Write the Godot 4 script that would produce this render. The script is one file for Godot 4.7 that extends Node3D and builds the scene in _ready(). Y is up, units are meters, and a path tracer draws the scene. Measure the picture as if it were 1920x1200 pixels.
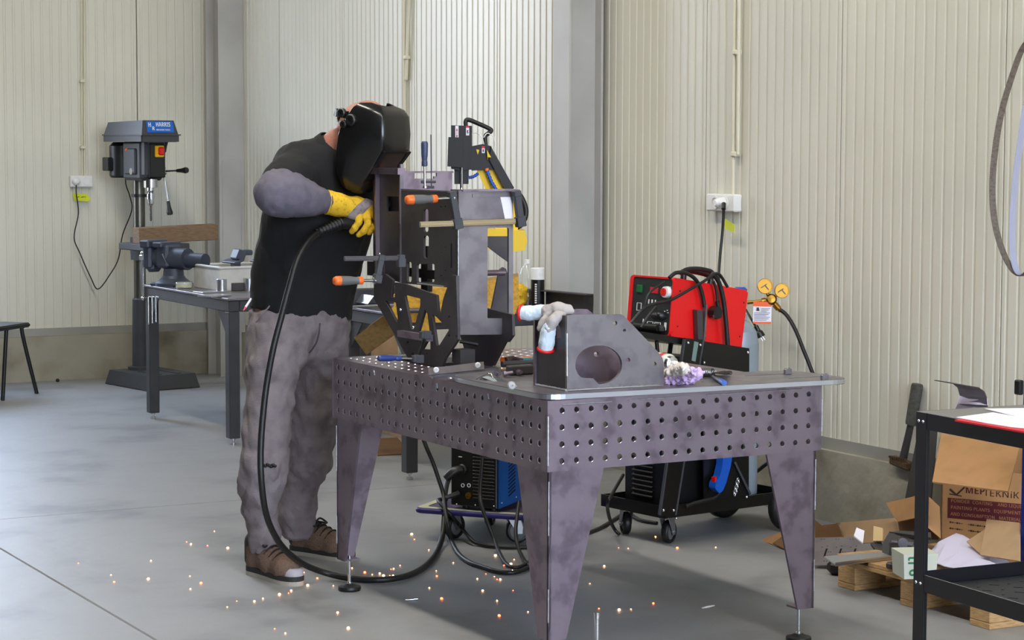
extends Node3D
# A metal workshop: a welder at a perforated welding table, drill press and benches behind,
# welding sets on trolleys, a parts rack, cardboard and a pallet by the wall.
# World frame: right wall runs along z at x = 2.42, back wall at z = -8.75, floor y = 0.

const CAM_POS := Vector3(-3.12825726, 1.55970037, 5.48220258)
const FOCAL := 4079.52   # in pixels of the 1920 x 1200 frame
const WALL_X := 2.42
const BACK_Z := -8.75
var cam_basis: Basis
var table_frame: Transform3D
var M := {}
var taken := {}

# ---------------------------------------------------------------- mesh builder
class MB:
	var v := PackedVector3Array()
	var n := PackedVector3Array()
	var uv := PackedVector2Array()
	var xf := Transform3D.IDENTITY
	func tri(a: Vector3, b: Vector3, c: Vector3) -> void:   # counter-clockwise seen from outside
		var A := xf * a
		var B := xf * b
		var C := xf * c
		var m := (B - A).cross(C - A)
		if m.length_squared() < 1e-18:
			return
		m = m.normalized()
		for p in [A, C, B]:
			v.append(p)
			n.append(m)
			uv.append(Vector2.ZERO)
	func trin(a: Vector3, b: Vector3, c: Vector3, na: Vector3, nb: Vector3, nc: Vector3) -> void:
		v.append(xf * a); v.append(xf * c); v.append(xf * b)
		n.append((xf.basis * na).normalized()); n.append((xf.basis * nc).normalized()); n.append((xf.basis * nb).normalized())
		uv.append(Vector2.ZERO); uv.append(Vector2.ZERO); uv.append(Vector2.ZERO)
	func quad(a: Vector3, b: Vector3, c: Vector3, d: Vector3) -> void:
		tri(a, b, c)
		tri(a, c, d)
	func quadn(a: Vector3, b: Vector3, c: Vector3, d: Vector3, na: Vector3, nb: Vector3, nc: Vector3, nd: Vector3) -> void:
		trin(a, b, c, na, nb, nc)
		trin(a, c, d, na, nc, nd)
	func quaduv(a: Vector3, b: Vector3, c: Vector3, d: Vector3) -> void:   # uv 0,1 / 1,1 / 1,0 / 0,0 (a bottom left)
		var m := (xf.basis * (b - a).cross(c - a)).normalized()
		var p := [a, b, c, d]
		var t := [Vector2(0, 1), Vector2(1, 1), Vector2(1, 0), Vector2(0, 0)]
		for i in [0, 2, 1, 0, 3, 2]:
			v.append(xf * p[i]); n.append(m); uv.append(t[i])
	func hull8(p: Array) -> void:   # p[0..3] bottom ring ccw from above, p[4..7] top ring
		quad(p[3], p[2], p[1], p[0])
		quad(p[4], p[5], p[6], p[7])
		for i in 4:
			var j := (i + 1) % 4
			quad(p[i], p[j], p[j + 4], p[i + 4])
	func box(c: Vector3, s: Vector3, b := Basis.IDENTITY) -> void:
		var h := s / 2
		var p := []
		for y in [-h.y, h.y]:
			for q in [Vector3(-h.x, y, h.z), Vector3(h.x, y, h.z), Vector3(h.x, y, -h.z), Vector3(-h.x, y, -h.z)]:
				p.append(c + b * q)
		hull8(p)
	func rbox(c: Vector3, s: Vector3, r: float, b := Basis.IDENTITY) -> void:   # box with chamfered edges
		var h := s / 2
		r = minf(r, minf(h.x, minf(h.y, h.z)) * 0.95)
		var k := h - Vector3(r, r, r)
		for ax in 3:
			var u := (ax + 1) % 3
			var w := (ax + 2) % 3
			for sg in [-1.0, 1.0]:
				var q := []
				for e in [[-1, -1], [1, -1], [1, 1], [-1, 1]]:
					var t := Vector3.ZERO
					t[ax] = h[ax] * sg; t[u] = k[u] * e[0]; t[w] = k[w] * e[1]
					q.append(c + b * t)
				if sg > 0: quad(q[0], q[1], q[2], q[3])
				else: quad(q[3], q[2], q[1], q[0])
			for su in [-1.0, 1.0]:
				for sw in [-1.0, 1.0]:
					var q := []
					for e in [[0, -1], [0, 1], [1, 1], [1, -1]]:
						var t := Vector3.ZERO
						t[u] = (h[u] if e[0] == 0 else k[u]) * su
						t[w] = (k[w] if e[0] == 0 else h[w]) * sw
						t[ax] = k[ax] * e[1]
						q.append(c + b * t)
					if su * sw > 0: quad(q[0], q[3], q[2], q[1])
					else: quad(q[0], q[1], q[2], q[3])
		for sx in [-1.0, 1.0]:
			for sy in [-1.0, 1.0]:
				for sz in [-1.0, 1.0]:
					var A := c + b * Vector3(h.x * sx, k.y * sy, k.z * sz)
					var B := c + b * Vector3(k.x * sx, h.y * sy, k.z * sz)
					var C := c + b * Vector3(k.x * sx, k.y * sy, h.z * sz)
					if sx * sy * sz > 0: tri(A, B, C)
					else: tri(A, C, B)
	func tube(path: Array, r, sides := 8, caps := true) -> void:   # r: a number or one per point
		var m := path.size()
		var rings := []
		var norms := []
		var t0: Vector3 = (path[1] - path[0]).normalized()
		var up := t0.cross(Vector3.UP if absf(t0.y) < 0.9 else Vector3.RIGHT).normalized()
		for i in m:
			var t: Vector3
			if i == 0: t = path[1] - path[0]
			elif i == m - 1: t = path[m - 1] - path[m - 2]
			else: t = (path[i + 1] - path[i]).normalized() + (path[i] - path[i - 1]).normalized()
			t = t.normalized()
			up = (up - t * up.dot(t)).normalized()
			var side := t.cross(up)
			var rr: float = r[i] if r is Array else r
			var ring := []
			var nn := []
			for k in sides:
				var a := TAU * k / sides
				var d := up * cos(a) + side * sin(a)
				ring.append(path[i] + d * rr)
				nn.append(d)
			rings.append(ring)
			norms.append(nn)
		for i in m - 1:
			for k in sides:
				var j := (k + 1) % sides
				quadn(rings[i][k], rings[i][j], rings[i + 1][j], rings[i + 1][k], norms[i][k], norms[i][j], norms[i + 1][j], norms[i + 1][k])
		if caps:
			for k in range(1, sides - 1):
				tri(rings[0][0], rings[0][k + 1], rings[0][k])
				tri(rings[m - 1][0], rings[m - 1][k], rings[m - 1][k + 1])
	func cyl(a: Vector3, b: Vector3, r: float, sides := 12, r2 := -1.0) -> void:
		tube([a, b], [r, r if r2 < 0 else r2], sides)
	func lathe(prof: Array, at: Transform3D, seg := 20, smooth := false) -> void:   # Vector2(radius, height) from bottom to top
		var m := prof.size()
		var nr := []
		for i in m:
			var d := Vector2.ZERO
			if i > 0: d += (prof[i] - prof[i - 1]).normalized()
			if i < m - 1: d += (prof[i + 1] - prof[i]).normalized()
			nr.append(Vector2(d.y, -d.x).normalized())
		for i in m - 1:
			var p: Vector2 = prof[i]
			var q: Vector2 = prof[i + 1]
			if p.is_equal_approx(q): continue
			var f := (q - p).normalized()
			var fn := Vector2(f.y, -f.x)
			var np: Vector2 = nr[i] if smooth else fn
			var nq: Vector2 = nr[i + 1] if smooth else fn
			for k in seg:
				var a := TAU * k / seg
				var b := TAU * (k + 1) / seg
				var ca := Vector3(cos(a), 0, -sin(a))
				var cb := Vector3(cos(b), 0, -sin(b))
				var Y := Vector3.UP
				var P := [ca * p.x + Y * p.y, cb * p.x + Y * p.y, cb * q.x + Y * q.y, ca * q.x + Y * q.y]
				var N := [ca * np.x + Y * np.y, cb * np.x + Y * np.y, cb * nq.x + Y * nq.y, ca * nq.x + Y * nq.y]
				for i4 in 4:
					P[i4] = at * P[i4]
					N[i4] = at.basis * N[i4]
				if p.x > 1e-6: trin(P[0], P[1], P[2], N[0], N[1], N[2])
				if q.x > 1e-6: trin(P[0], P[2], P[3], N[0], N[2], N[3])
	func ball(c: Vector3, r: Vector3, seg := 14, b := Basis.IDENTITY) -> void:
		var prof := []
		var h := seg / 2
		for i in h + 1:
			var a := -PI / 2 + PI * i / h
			prof.append(Vector2(maxf(cos(a), 0.0), sin(a)))
		lathe(prof, Transform3D(b * Basis.from_scale(r), c), seg, true)
	func plate(outer: PackedVector2Array, holes: Array, at: Transform3D, t: float) -> void:   # outline in at's xy plane, thickness t along at's -z
		var o := outer.duplicate()
		if Geometry2D.is_polygon_clockwise(o): o.reverse()
		var box := Rect2(o[0], Vector2.ZERO)
		for p in o: box = box.expand(p)
		box = box.grow(0.01)
		var cuts := [box.position.x]
		var mids := []
		for h in holes:
			var s := 0.0
			for p in h: s += p.x
			mids.append(s / h.size() + 0.000013 * mids.size())
		mids.sort()
		cuts.append_array(mids)
		cuts.append(box.end.x)
		for i in cuts.size() - 1:
			var strip := PackedVector2Array([Vector2(cuts[i], box.position.y), Vector2(cuts[i + 1], box.position.y), Vector2(cuts[i + 1], box.end.y), Vector2(cuts[i], box.end.y)])
			var polys := Geometry2D.intersect_polygons(o, strip)
			for h in holes:
				var left := []
				for q in polys: left.append_array(Geometry2D.clip_polygons(q, h))
				polys.assign(left)
			for q in polys:
				if Geometry2D.is_polygon_clockwise(q): q.reverse()
				var ix := Geometry2D.triangulate_polygon(q)
				for k in range(0, ix.size(), 3):
					var A: Vector2 = q[ix[k]]
					var B: Vector2 = q[ix[k + 1]]
					var C: Vector2 = q[ix[k + 2]]
					if (B - A).cross(C - A) < 0:
						var w := B
						B = C
						C = w
					tri(at * Vector3(A.x, A.y, 0), at * Vector3(B.x, B.y, 0), at * Vector3(C.x, C.y, 0))
					tri(at * Vector3(A.x, A.y, -t), at * Vector3(C.x, C.y, -t), at * Vector3(B.x, B.y, -t))
		var rims := [o]
		for h in holes:
			var r: PackedVector2Array = h.duplicate()
			if not Geometry2D.is_polygon_clockwise(r): r.reverse()
			rims.append(r)
		for r in rims:
			for i in r.size():
				var a: Vector2 = r[i]
				var b: Vector2 = r[(i + 1) % r.size()]
				quad(at * Vector3(a.x, a.y, -t), at * Vector3(b.x, b.y, -t), at * Vector3(b.x, b.y, 0), at * Vector3(a.x, a.y, 0))
	func mesh(inv: Transform3D) -> ArrayMesh:
		var vv := PackedVector3Array()
		var nn := PackedVector3Array()
		vv.resize(v.size())
		nn.resize(n.size())
		for i in v.size():
			vv[i] = inv * v[i]
			nn[i] = (inv.basis * n[i]).normalized()
		var a := []
		a.resize(Mesh.ARRAY_MAX)
		a[Mesh.ARRAY_VERTEX] = vv
		a[Mesh.ARRAY_NORMAL] = nn
		a[Mesh.ARRAY_TEX_UV] = uv
		var m := ArrayMesh.new()
		m.add_surface_from_arrays(Mesh.PRIMITIVE_TRIANGLES, a)
		return m

func mb(xf := Transform3D.IDENTITY) -> MB:
	var b := MB.new()
	b.xf = xf
	return b

# ---------------------------------------------------------------- nodes
func world_of(o: Node) -> Transform3D:
	var t := Transform3D.IDENTITY
	while o is Node3D and o != self:
		t = (o as Node3D).transform * t
		o = o.get_parent()
	return t

func numbered(called: String) -> String:
	taken[called] = taken.get(called, -1) + 1
	return called if taken[called] == 0 else "%s_%03d" % [called, taken[called]]

func tag(o: Node, label: String, category: String, group := "", kind := "") -> void:
	if label: o.set_meta("label", label)
	if category: o.set_meta("category", category)
	if group: o.set_meta("group", group)
	if kind: o.set_meta("kind", kind)

func thing(called: String, label: String, category: String, at: Vector3, turn := 0.0, group := "") -> Node3D:
	var o := Node3D.new()
	o.name = numbered(called)
	add_child(o, true)
	o.position = at
	o.rotation.y = turn
	tag(o, label, category, group)
	return o

# shapes are given in world coordinates and stored in the frame of the thing they belong to
func part(called: String, b: MB, m: Material, parent: Node = self, label := "") -> MeshInstance3D:
	var o := MeshInstance3D.new()
	o.name = called if parent != self else numbered(called)
	parent.add_child(o, true)
	o.mesh = b.mesh(world_of(parent).affine_inverse())
	o.material_override = m
	if label: o.set_meta("label", label)
	return o

func single(called: String, b: MB, m: Material, at: Vector3, label: String, category: String, group := "") -> MeshInstance3D:
	var o := MeshInstance3D.new()
	o.name = numbered(called)
	add_child(o, true)
	o.position = at
	o.mesh = b.mesh(Transform3D(Basis.IDENTITY, at).affine_inverse())
	o.material_override = m
	tag(o, label, category, group)
	return o

func struct(called: String, b: MB, m: Material, label := "", category := "") -> MeshInstance3D:
	var o := part(called, b, m)
	tag(o, label, category, "", "structure")
	return o

# ---------------------------------------------------------------- measuring helpers: where the sight line through a photo pixel meets a plane of the place
func sight(px: float, py: float) -> Vector3:
	return cam_basis * Vector3((px - 960.0) / FOCAL, -(py - 600.0) / FOCAL, -1.0)
func on(px: float, py: float, ax: int, val: float) -> Vector3:
	var d := sight(px, py)
	return CAM_POS + d * ((val - CAM_POS[ax]) / d[ax])
func fl(px: float, py: float, h := 0.0) -> Vector3:
	return on(px, py, 1, h)
func dp(px: float, py: float, depth: float) -> Vector3:
	return CAM_POS + sight(px, py) * depth
func ton(px: float, py: float, ax: int, val: float) -> Vector3:   # result in the table's own frame
	var iv := table_frame.affine_inverse()
	var d := iv.basis * sight(px, py)
	var c := iv * CAM_POS
	return c + d * ((val - c[ax]) / d[ax])
func spline(pts: Array, per := 6) -> Array:
	var out := []
	var m := pts.size()
	for i in m - 1:
		var p0: Vector3 = pts[maxi(i - 1, 0)]
		var p3: Vector3 = pts[mini(i + 2, m - 1)]
		for k in per:
			out.append((pts[i] as Vector3).cubic_interpolate(pts[i + 1], p0, p3, float(k) / per))
	out.append(pts[m - 1])
	return out
func circle2(c: Vector2, r: Vector2, seg := 20) -> PackedVector2Array:
	var o := PackedVector2Array()
	for i in seg: o.append(c + Vector2(cos(TAU * i / seg) * r.x, sin(TAU * i / seg) * r.y))
	return o
func slot2(a: Vector2, b: Vector2, r: float) -> PackedVector2Array:
	var o := PackedVector2Array()
	var d := (b - a).angle()
	for i in 7: o.append(b + Vector2.from_angle(d - PI / 2 + PI * i / 6) * r)
	for i in 7: o.append(a + Vector2.from_angle(d + PI / 2 + PI * i / 6) * r)
	return o
func round2(p: Array, r: float, seg := 4) -> PackedVector2Array:   # polygon with rounded corners
	var o := PackedVector2Array()
	var m := p.size()
	for i in m:
		var a: Vector2 = p[(i + m - 1) % m]
		var b: Vector2 = p[i]
		var c: Vector2 = p[(i + 1) % m]
		var t := minf(r, minf((a - b).length(), (c - b).length()) * 0.45)
		var s := b + (a - b).normalized() * t
		var e := b + (c - b).normalized() * t
		for k in seg + 1:
			var u := float(k) / seg
			o.append(s.lerp(b, u).lerp(b.lerp(e, u), u))
	return o
func frame(o: Vector3, x: Vector3, y: Vector3) -> Transform3D:   # right-handed frame with the given x, y near the given y
	x = x.normalized()
	var z := x.cross(y).normalized()
	return Transform3D(Basis(x, z.cross(x), z), o)
func look(a: Vector3, b: Vector3) -> Transform3D:   # y axis from a towards b
	var y := (b - a).normalized()
	var x := y.cross(Vector3.FORWARD if absf(y.z) < 0.9 else Vector3.RIGHT).normalized()
	return Transform3D(Basis(x, y, x.cross(y)), a)

# ---------------------------------------------------------------- materials
func noise(freq: float, octaves := 4, sd := 1, type := FastNoiseLite.TYPE_SIMPLEX_SMOOTH) -> FastNoiseLite:
	var f := FastNoiseLite.new()
	f.noise_type = type
	f.frequency = freq
	f.fractal_octaves = octaves
	f.seed = sd
	return f
func tex(freq: float, stops: Array, octaves := 4, sd := 1, size := 512) -> NoiseTexture2D:   # stops: [offset, Color] pairs
	var t := NoiseTexture2D.new()
	t.width = size; t.height = size
	t.seamless = true
	t.noise = noise(freq, octaves, sd)
	var g := Gradient.new()
	var offs := PackedFloat32Array()
	var cols := PackedColorArray()
	for s in stops:
		offs.append(s[0]); cols.append(s[1])
	g.offsets = offs
	g.colors = cols
	t.color_ramp = g
	return t
func bump(freq: float, strength: float, octaves := 4, sd := 2, size := 512) -> NoiseTexture2D:
	var t := NoiseTexture2D.new()
	t.width = size; t.height = size
	t.seamless = true
	t.as_normal_map = true
	t.bump_strength = strength
	t.noise = noise(freq, octaves, sd)
	return t
func mat(called: String, c: Color, rough := 0.6, metal := 0.0, albedo: Texture2D = null, scale := 1.0, normal: Texture2D = null, nscale := 1.0) -> StandardMaterial3D:
	var m := StandardMaterial3D.new()
	m.resource_name = called
	m.albedo_color = c
	m.roughness = rough
	m.metallic = metal
	if albedo: m.albedo_texture = albedo
	if normal:
		m.normal_enabled = true
		m.normal_texture = normal
		m.normal_scale = nscale
	if albedo or normal:
		m.uv1_triplanar = true
		m.uv1_world_triplanar = true
		m.uv1_scale = Vector3(scale, scale, scale)
	M[called] = m
	return m
func glow(called: String, c: Color, e: float) -> StandardMaterial3D:
	var m := mat(called, c, 0.5)
	m.emission_enabled = true
	m.emission = c
	m.emission_energy_multiplier = e
	return m
func g(v: float) -> Color:
	return Color(v, v, v)
func lettering(called: String, text: String, size: float, at: Transform3D, m: Material, parent: Node, font := "Droid Sans", bold := true, squeeze := 1.0) -> MeshInstance3D:
	var t := TextMesh.new()
	var f := SystemFont.new()
	f.font_names = PackedStringArray([font])
	if bold: f.font_weight = 700
	t.font = f
	t.text = text
	t.font_size = 64
	t.pixel_size = size / 64.0
	t.depth = 0.0008
	t.curve_step = 3
	t.horizontal_alignment = HORIZONTAL_ALIGNMENT_LEFT
	t.vertical_alignment = VERTICAL_ALIGNMENT_BOTTOM
	var o := MeshInstance3D.new()
	o.name = called
	parent.add_child(o, true)
	o.mesh = t
	o.material_override = m
	o.transform = world_of(parent).affine_inverse() * at * Transform3D(Basis.from_scale(Vector3(squeeze, 1, 1)), Vector3.ZERO)
	return o

func set_view() -> void:
	cam_basis = Basis.from_euler(Vector3(deg_to_rad(-4.50585), deg_to_rad(-28.75866), deg_to_rad(0.15367)), EULER_ORDER_YXZ)
	table_frame = Transform3D(Basis(Vector3.UP, asin(0.01269)), Vector3(0, 0.825, 0))
	var cam := Camera3D.new()
	cam.name = "camera"
	cam.fov = rad_to_deg(2.0 * atan(600.0 / FOCAL))
	cam.near = 0.1
	cam.far = 200.0
	add_child(cam)
	cam.transform = Transform3D(cam_basis, CAM_POS)
	cam.current = true
	var e := Environment.new()
	e.background_mode = Environment.BG_SKY
	var sky := Sky.new()
	var sm := ProceduralSkyMaterial.new()
	sm.sky_top_color = Color(0.70, 0.78, 0.91)
	sm.sky_horizon_color = Color(0.88, 0.90, 0.93)
	sm.ground_horizon_color = Color(0.62, 0.60, 0.56)
	sm.ground_bottom_color = Color(0.45, 0.43, 0.40)
	sm.sky_energy_multiplier = SKY
	sm.ground_energy_multiplier = SKY * 0.6
	sky.sky_material = sm
	e.sky = sky
	e.tonemap_mode = Environment.TONE_MAPPER_LINEAR
	e.tonemap_exposure = 1.57
	e.sdfgi_enabled = true
	e.ssao_enabled = true
	e.ssil_enabled = true
	var w := WorldEnvironment.new()
	w.name = "world_environment"
	w.environment = e
	add_child(w)

const SKY := 3.0
const LAMP := 6.6

func lamps() -> void:   # rows of linear high-bay fittings under the roof
	glow("lamp_glow", Color(1.0, 0.975, 0.93), 3.0)
	var body := mat("lamp_body", g(0.75), 0.5)
	for x in [-0.9]:
		for z in [-5.0, -2.2, 0.6, 3.4, 6.2]:
			var at := Vector3(x, 5.80, z)
			var t := thing("high_bay_lamp", "", "lamp", at, 0.0, "linear lamps hung in a row under the roof")
			t.set_meta("label", "long linear ceiling lamp hung high under the workshop roof")
			var b := mb()
			b.rbox(at + Vector3(0, 0.03, 0), Vector3(0.34, 0.05, 1.7), 0.012)
			b.cyl(at + Vector3(0, 0.05, 0.6), at + Vector3(0, 0.199, 0.6), 0.008, 6)
			b.cyl(at + Vector3(0, 0.05, -0.6), at + Vector3(0, 0.199, -0.6), 0.008, 6)
			part("housing", b, body, t)
			b = mb()
			b.rbox(at, Vector3(0.30, 0.012, 1.64), 0.004)
			part("diffuser", b, M.lamp_glow, t)
			var l := AreaLight3D.new()
			l.name = "lamp_light"
			l.area_size = Vector2(0.30, 1.64)
			l.light_energy = LAMP
			l.light_color = Color(1.0, 0.975, 0.93)
			l.shadow_enabled = true
			l.area_range = 30.0
			l.area_attenuation = 2.0
			t.add_child(l)
			l.position = Vector3(0, -0.012, 0)
			l.rotation = Vector3(-PI / 2, 0, 0)

func materials() -> void:
	var cloudy := tex(0.004, [[0.0, g(0.86)], [0.5, g(0.96)], [1.0, g(1.0)]], 5, 3)
	var smudge := tex(0.0045, [[0.0, Color(0.84, 0.82, 0.84)], [0.40, Color(0.92, 0.91, 0.93)], [0.55, g(0.97)], [1.0, Color(1.0, 0.99, 1.0)]], 5, 8)
	var fine := bump(0.05, 2.0, 3, 5)
	var grain := bump(0.25, 3.0, 2, 6)
	mat("panel", Color(0.83, 0.82, 0.76), 0.33, 0.0, tex(0.004, [[0.0, g(0.95)], [1.0, g(1.0)]], 3, 12), 0.3)
	mat("panel_edge", Color(0.20, 0.195, 0.18), 0.7)
	mat("flashing", Color(0.62, 0.615, 0.58), 0.45, 0.2, cloudy, 0.8)
	mat("concrete", Color(0.62, 0.60, 0.54), 0.9, 0.0, tex(0.004, [[0.0, Color(0.66, 0.63, 0.58)], [0.3, Color(0.86, 0.84, 0.81)], [0.55, g(0.95)], [1.0, g(1.0)]], 7, 21, 1024), 0.5, bump(0.02, 4.0, 6, 22), 0.5)
	var ft := tex(0.003, [[0.0, Color(0.80, 0.80, 0.81)], [0.25, Color(0.92, 0.92, 0.92)], [0.45, g(0.97)], [1.0, g(1.0)]], 8, 31, 1024)
	mat("floor_concrete", Color(0.55, 0.555, 0.555), 0.5, 0.0, ft, 0.45, bump(0.02, 1.2, 5, 32), 0.35)
	mat("column_paint", Color(0.70, 0.695, 0.675), 0.45, 0.0, cloudy, 0.5)
	mat("roof", Color(0.72, 0.72, 0.70), 0.7)
	mat("conduit", Color(0.83, 0.81, 0.72), 0.5)
	mat("white_plastic", Color(0.88, 0.88, 0.87), 0.35)
	mat("black_plastic", g(0.075), 0.42)
	mat("black_rubber", g(0.065), 0.5)
	mat("black_paint", g(0.06), 0.3, 0.0, cloudy, 3.0)
	mat("yellow_tag", Color(0.80, 0.84, 0.10), 0.6)
	mat("steel", Color(0.585, 0.535, 0.58), 0.38, 0.88, tex(0.009, [[0.0, Color(0.76, 0.74, 0.75)], [0.28, Color(0.85, 0.84, 0.85)], [0.42, Color(0.95, 0.94, 0.95)], [0.6, g(0.98)], [1.0, g(1.0)]], 4, 9), 1.6, fine, 0.10)
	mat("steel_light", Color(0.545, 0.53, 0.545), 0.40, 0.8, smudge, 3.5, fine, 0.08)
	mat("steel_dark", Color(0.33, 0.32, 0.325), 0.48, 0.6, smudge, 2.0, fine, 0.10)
	mat("steel_cut", Color(0.80, 0.81, 0.84), 0.28, 1.0)
	mat("hole_dark", g(0.05), 0.8, 0.4)
	mat("chrome", Color(0.82, 0.83, 0.85), 0.18, 1.0)
	mat("zinc", Color(0.66, 0.67, 0.69), 0.42, 0.9)
	mat("brass", Color(0.62, 0.47, 0.20), 0.40, 1.0)
	mat("bench_paint", Color(0.25, 0.255, 0.275), 0.5, 0.15, cloudy, 2.5)
	mat("machine_gray", Color(0.225, 0.23, 0.24), 0.48, 0.0, grain, 6.0)
	M.machine_gray.albedo_texture = null
	mat("vise_paint", Color(0.22, 0.245, 0.30), 0.5, 0.1)
	mat("machine_black", g(0.05), 0.4)
	mat("yellow_paint", Color(0.86, 0.72, 0.06), 0.42)
	mat("red_paint", Color(0.86, 0.075, 0.085), 0.34)
	mat("red_plastic", Color(0.80, 0.06, 0.08), 0.4)
	mat("blue_paint", Color(0.05, 0.30, 0.58), 0.4)
	mat("blue_plastic", Color(0.06, 0.30, 0.66), 0.4)
	mat("blue_handle", Color(0.12, 0.20, 0.44), 0.45)
	mat("slate_handle", Color(0.21, 0.245, 0.36), 0.45)
	mat("orange_plastic", Color(0.90, 0.42, 0.14), 0.45)
	mat("teal_plastic", Color(0.05, 0.45, 0.50), 0.45)
	mat("gray_plastic", g(0.36), 0.5)
	mat("dark_gray_plastic", Color(0.22, 0.22, 0.23), 0.5)
	mat("cardboard", Color(0.68, 0.51, 0.33), 0.85, 0.0, cloudy, 3.0)
	mat("cardboard_pale", Color(0.70, 0.58, 0.44), 0.85, 0.0, cloudy, 3.0)
	mat("cardboard_dark", Color(0.45, 0.32, 0.19), 0.85, 0.0, cloudy, 3.0)
	mat("paper", Color(0.90, 0.89, 0.93), 0.7)
	mat("white_ink", g(0.85), 0.6)
	mat("dark_ink", g(0.09), 0.6)
	mat("red_ink", Color(0.80, 0.10, 0.18), 0.5)
	var woodt := tex(0.02, [[0.0, Color(0.78, 0.72, 0.65)], [0.5, Color(0.93, 0.91, 0.88)], [1.0, g(1.0)]], 5, 44)
	mat("pallet_wood", Color(0.74, 0.61, 0.43), 0.8, 0.0, woodt, 1.0)
	M.pallet_wood.uv1_scale = Vector3(2.0, 14.0, 2.0)
	mat("old_wood", Color(0.52, 0.43, 0.34), 0.85, 0.0, woodt, 1.0)
	M.old_wood.uv1_scale = Vector3(1.5, 12.0, 1.5)
	var weave := bump(0.12, 3.0, 3, 52)
	mat("shirt_cloth", Color(0.052, 0.052, 0.060), 0.9, 0.0, null, 5.0, weave, 0.6)
	mat("sleeve_cloth", Color(0.415, 0.395, 0.445), 0.85, 0.0, tex(0.01, [[0.0, g(0.82)], [1.0, g(1.0)]], 4, 54), 4.0, weave, 0.5)
	mat("trouser_cloth", Color(0.50, 0.465, 0.475), 0.88, 0.0, tex(0.008, [[0.0, Color(0.72, 0.70, 0.70)], [0.5, g(0.92)], [1.0, g(1.0)]], 5, 56), 3.0, weave, 0.6)
	mat("skin", Color(0.73, 0.525, 0.455), 0.5, 0.0, tex(0.03, [[0.0, Color(0.86, 0.78, 0.76)], [1.0, g(1.0)]], 3, 58), 6.0)
	M.skin.subsurf_scatter_enabled = true
	M.skin.subsurf_scatter_strength = 0.15
	mat("hair", Color(0.44, 0.38, 0.35), 0.9, 0.0, null, 30.0, grain, 0.8)
	mat("glove_yellow", Color(0.87, 0.70, 0.14), 0.8, 0.0, tex(0.03, [[0.0, Color(0.50, 0.42, 0.28)], [0.25, Color(0.88, 0.84, 0.72)], [0.38, g(1.0)], [1.0, g(1.0)]], 5, 61), 3.0, weave, 0.4)
	mat("glove_gray", Color(0.60, 0.56, 0.57), 0.85, 0.0, tex(0.03, [[0.0, Color(0.45, 0.40, 0.40)], [0.4, Color(0.9, 0.88, 0.88)], [1.0, g(1.0)]], 5, 63), 3.0, weave, 0.4)
	mat("mask_black", g(0.085), 0.24)
	mat("lens_dark", Color(0.20, 0.14, 0.12), 0.10)
	mat("boot_suede", Color(0.46, 0.375, 0.315), 0.9, 0.0, tex(0.03, [[0.0, Color(0.66, 0.62, 0.58)], [0.5, g(0.92)], [1.0, g(1.0)]], 4, 66), 8.0)
	mat("boot_dark", Color(0.14, 0.135, 0.13), 0.7)
	mat("sole_pale", Color(0.62, 0.60, 0.55), 0.8)
	mat("toe_guard", Color(0.66, 0.64, 0.66), 0.6)
	mat("lace", Color(0.10, 0.06, 0.06), 0.8)

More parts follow.
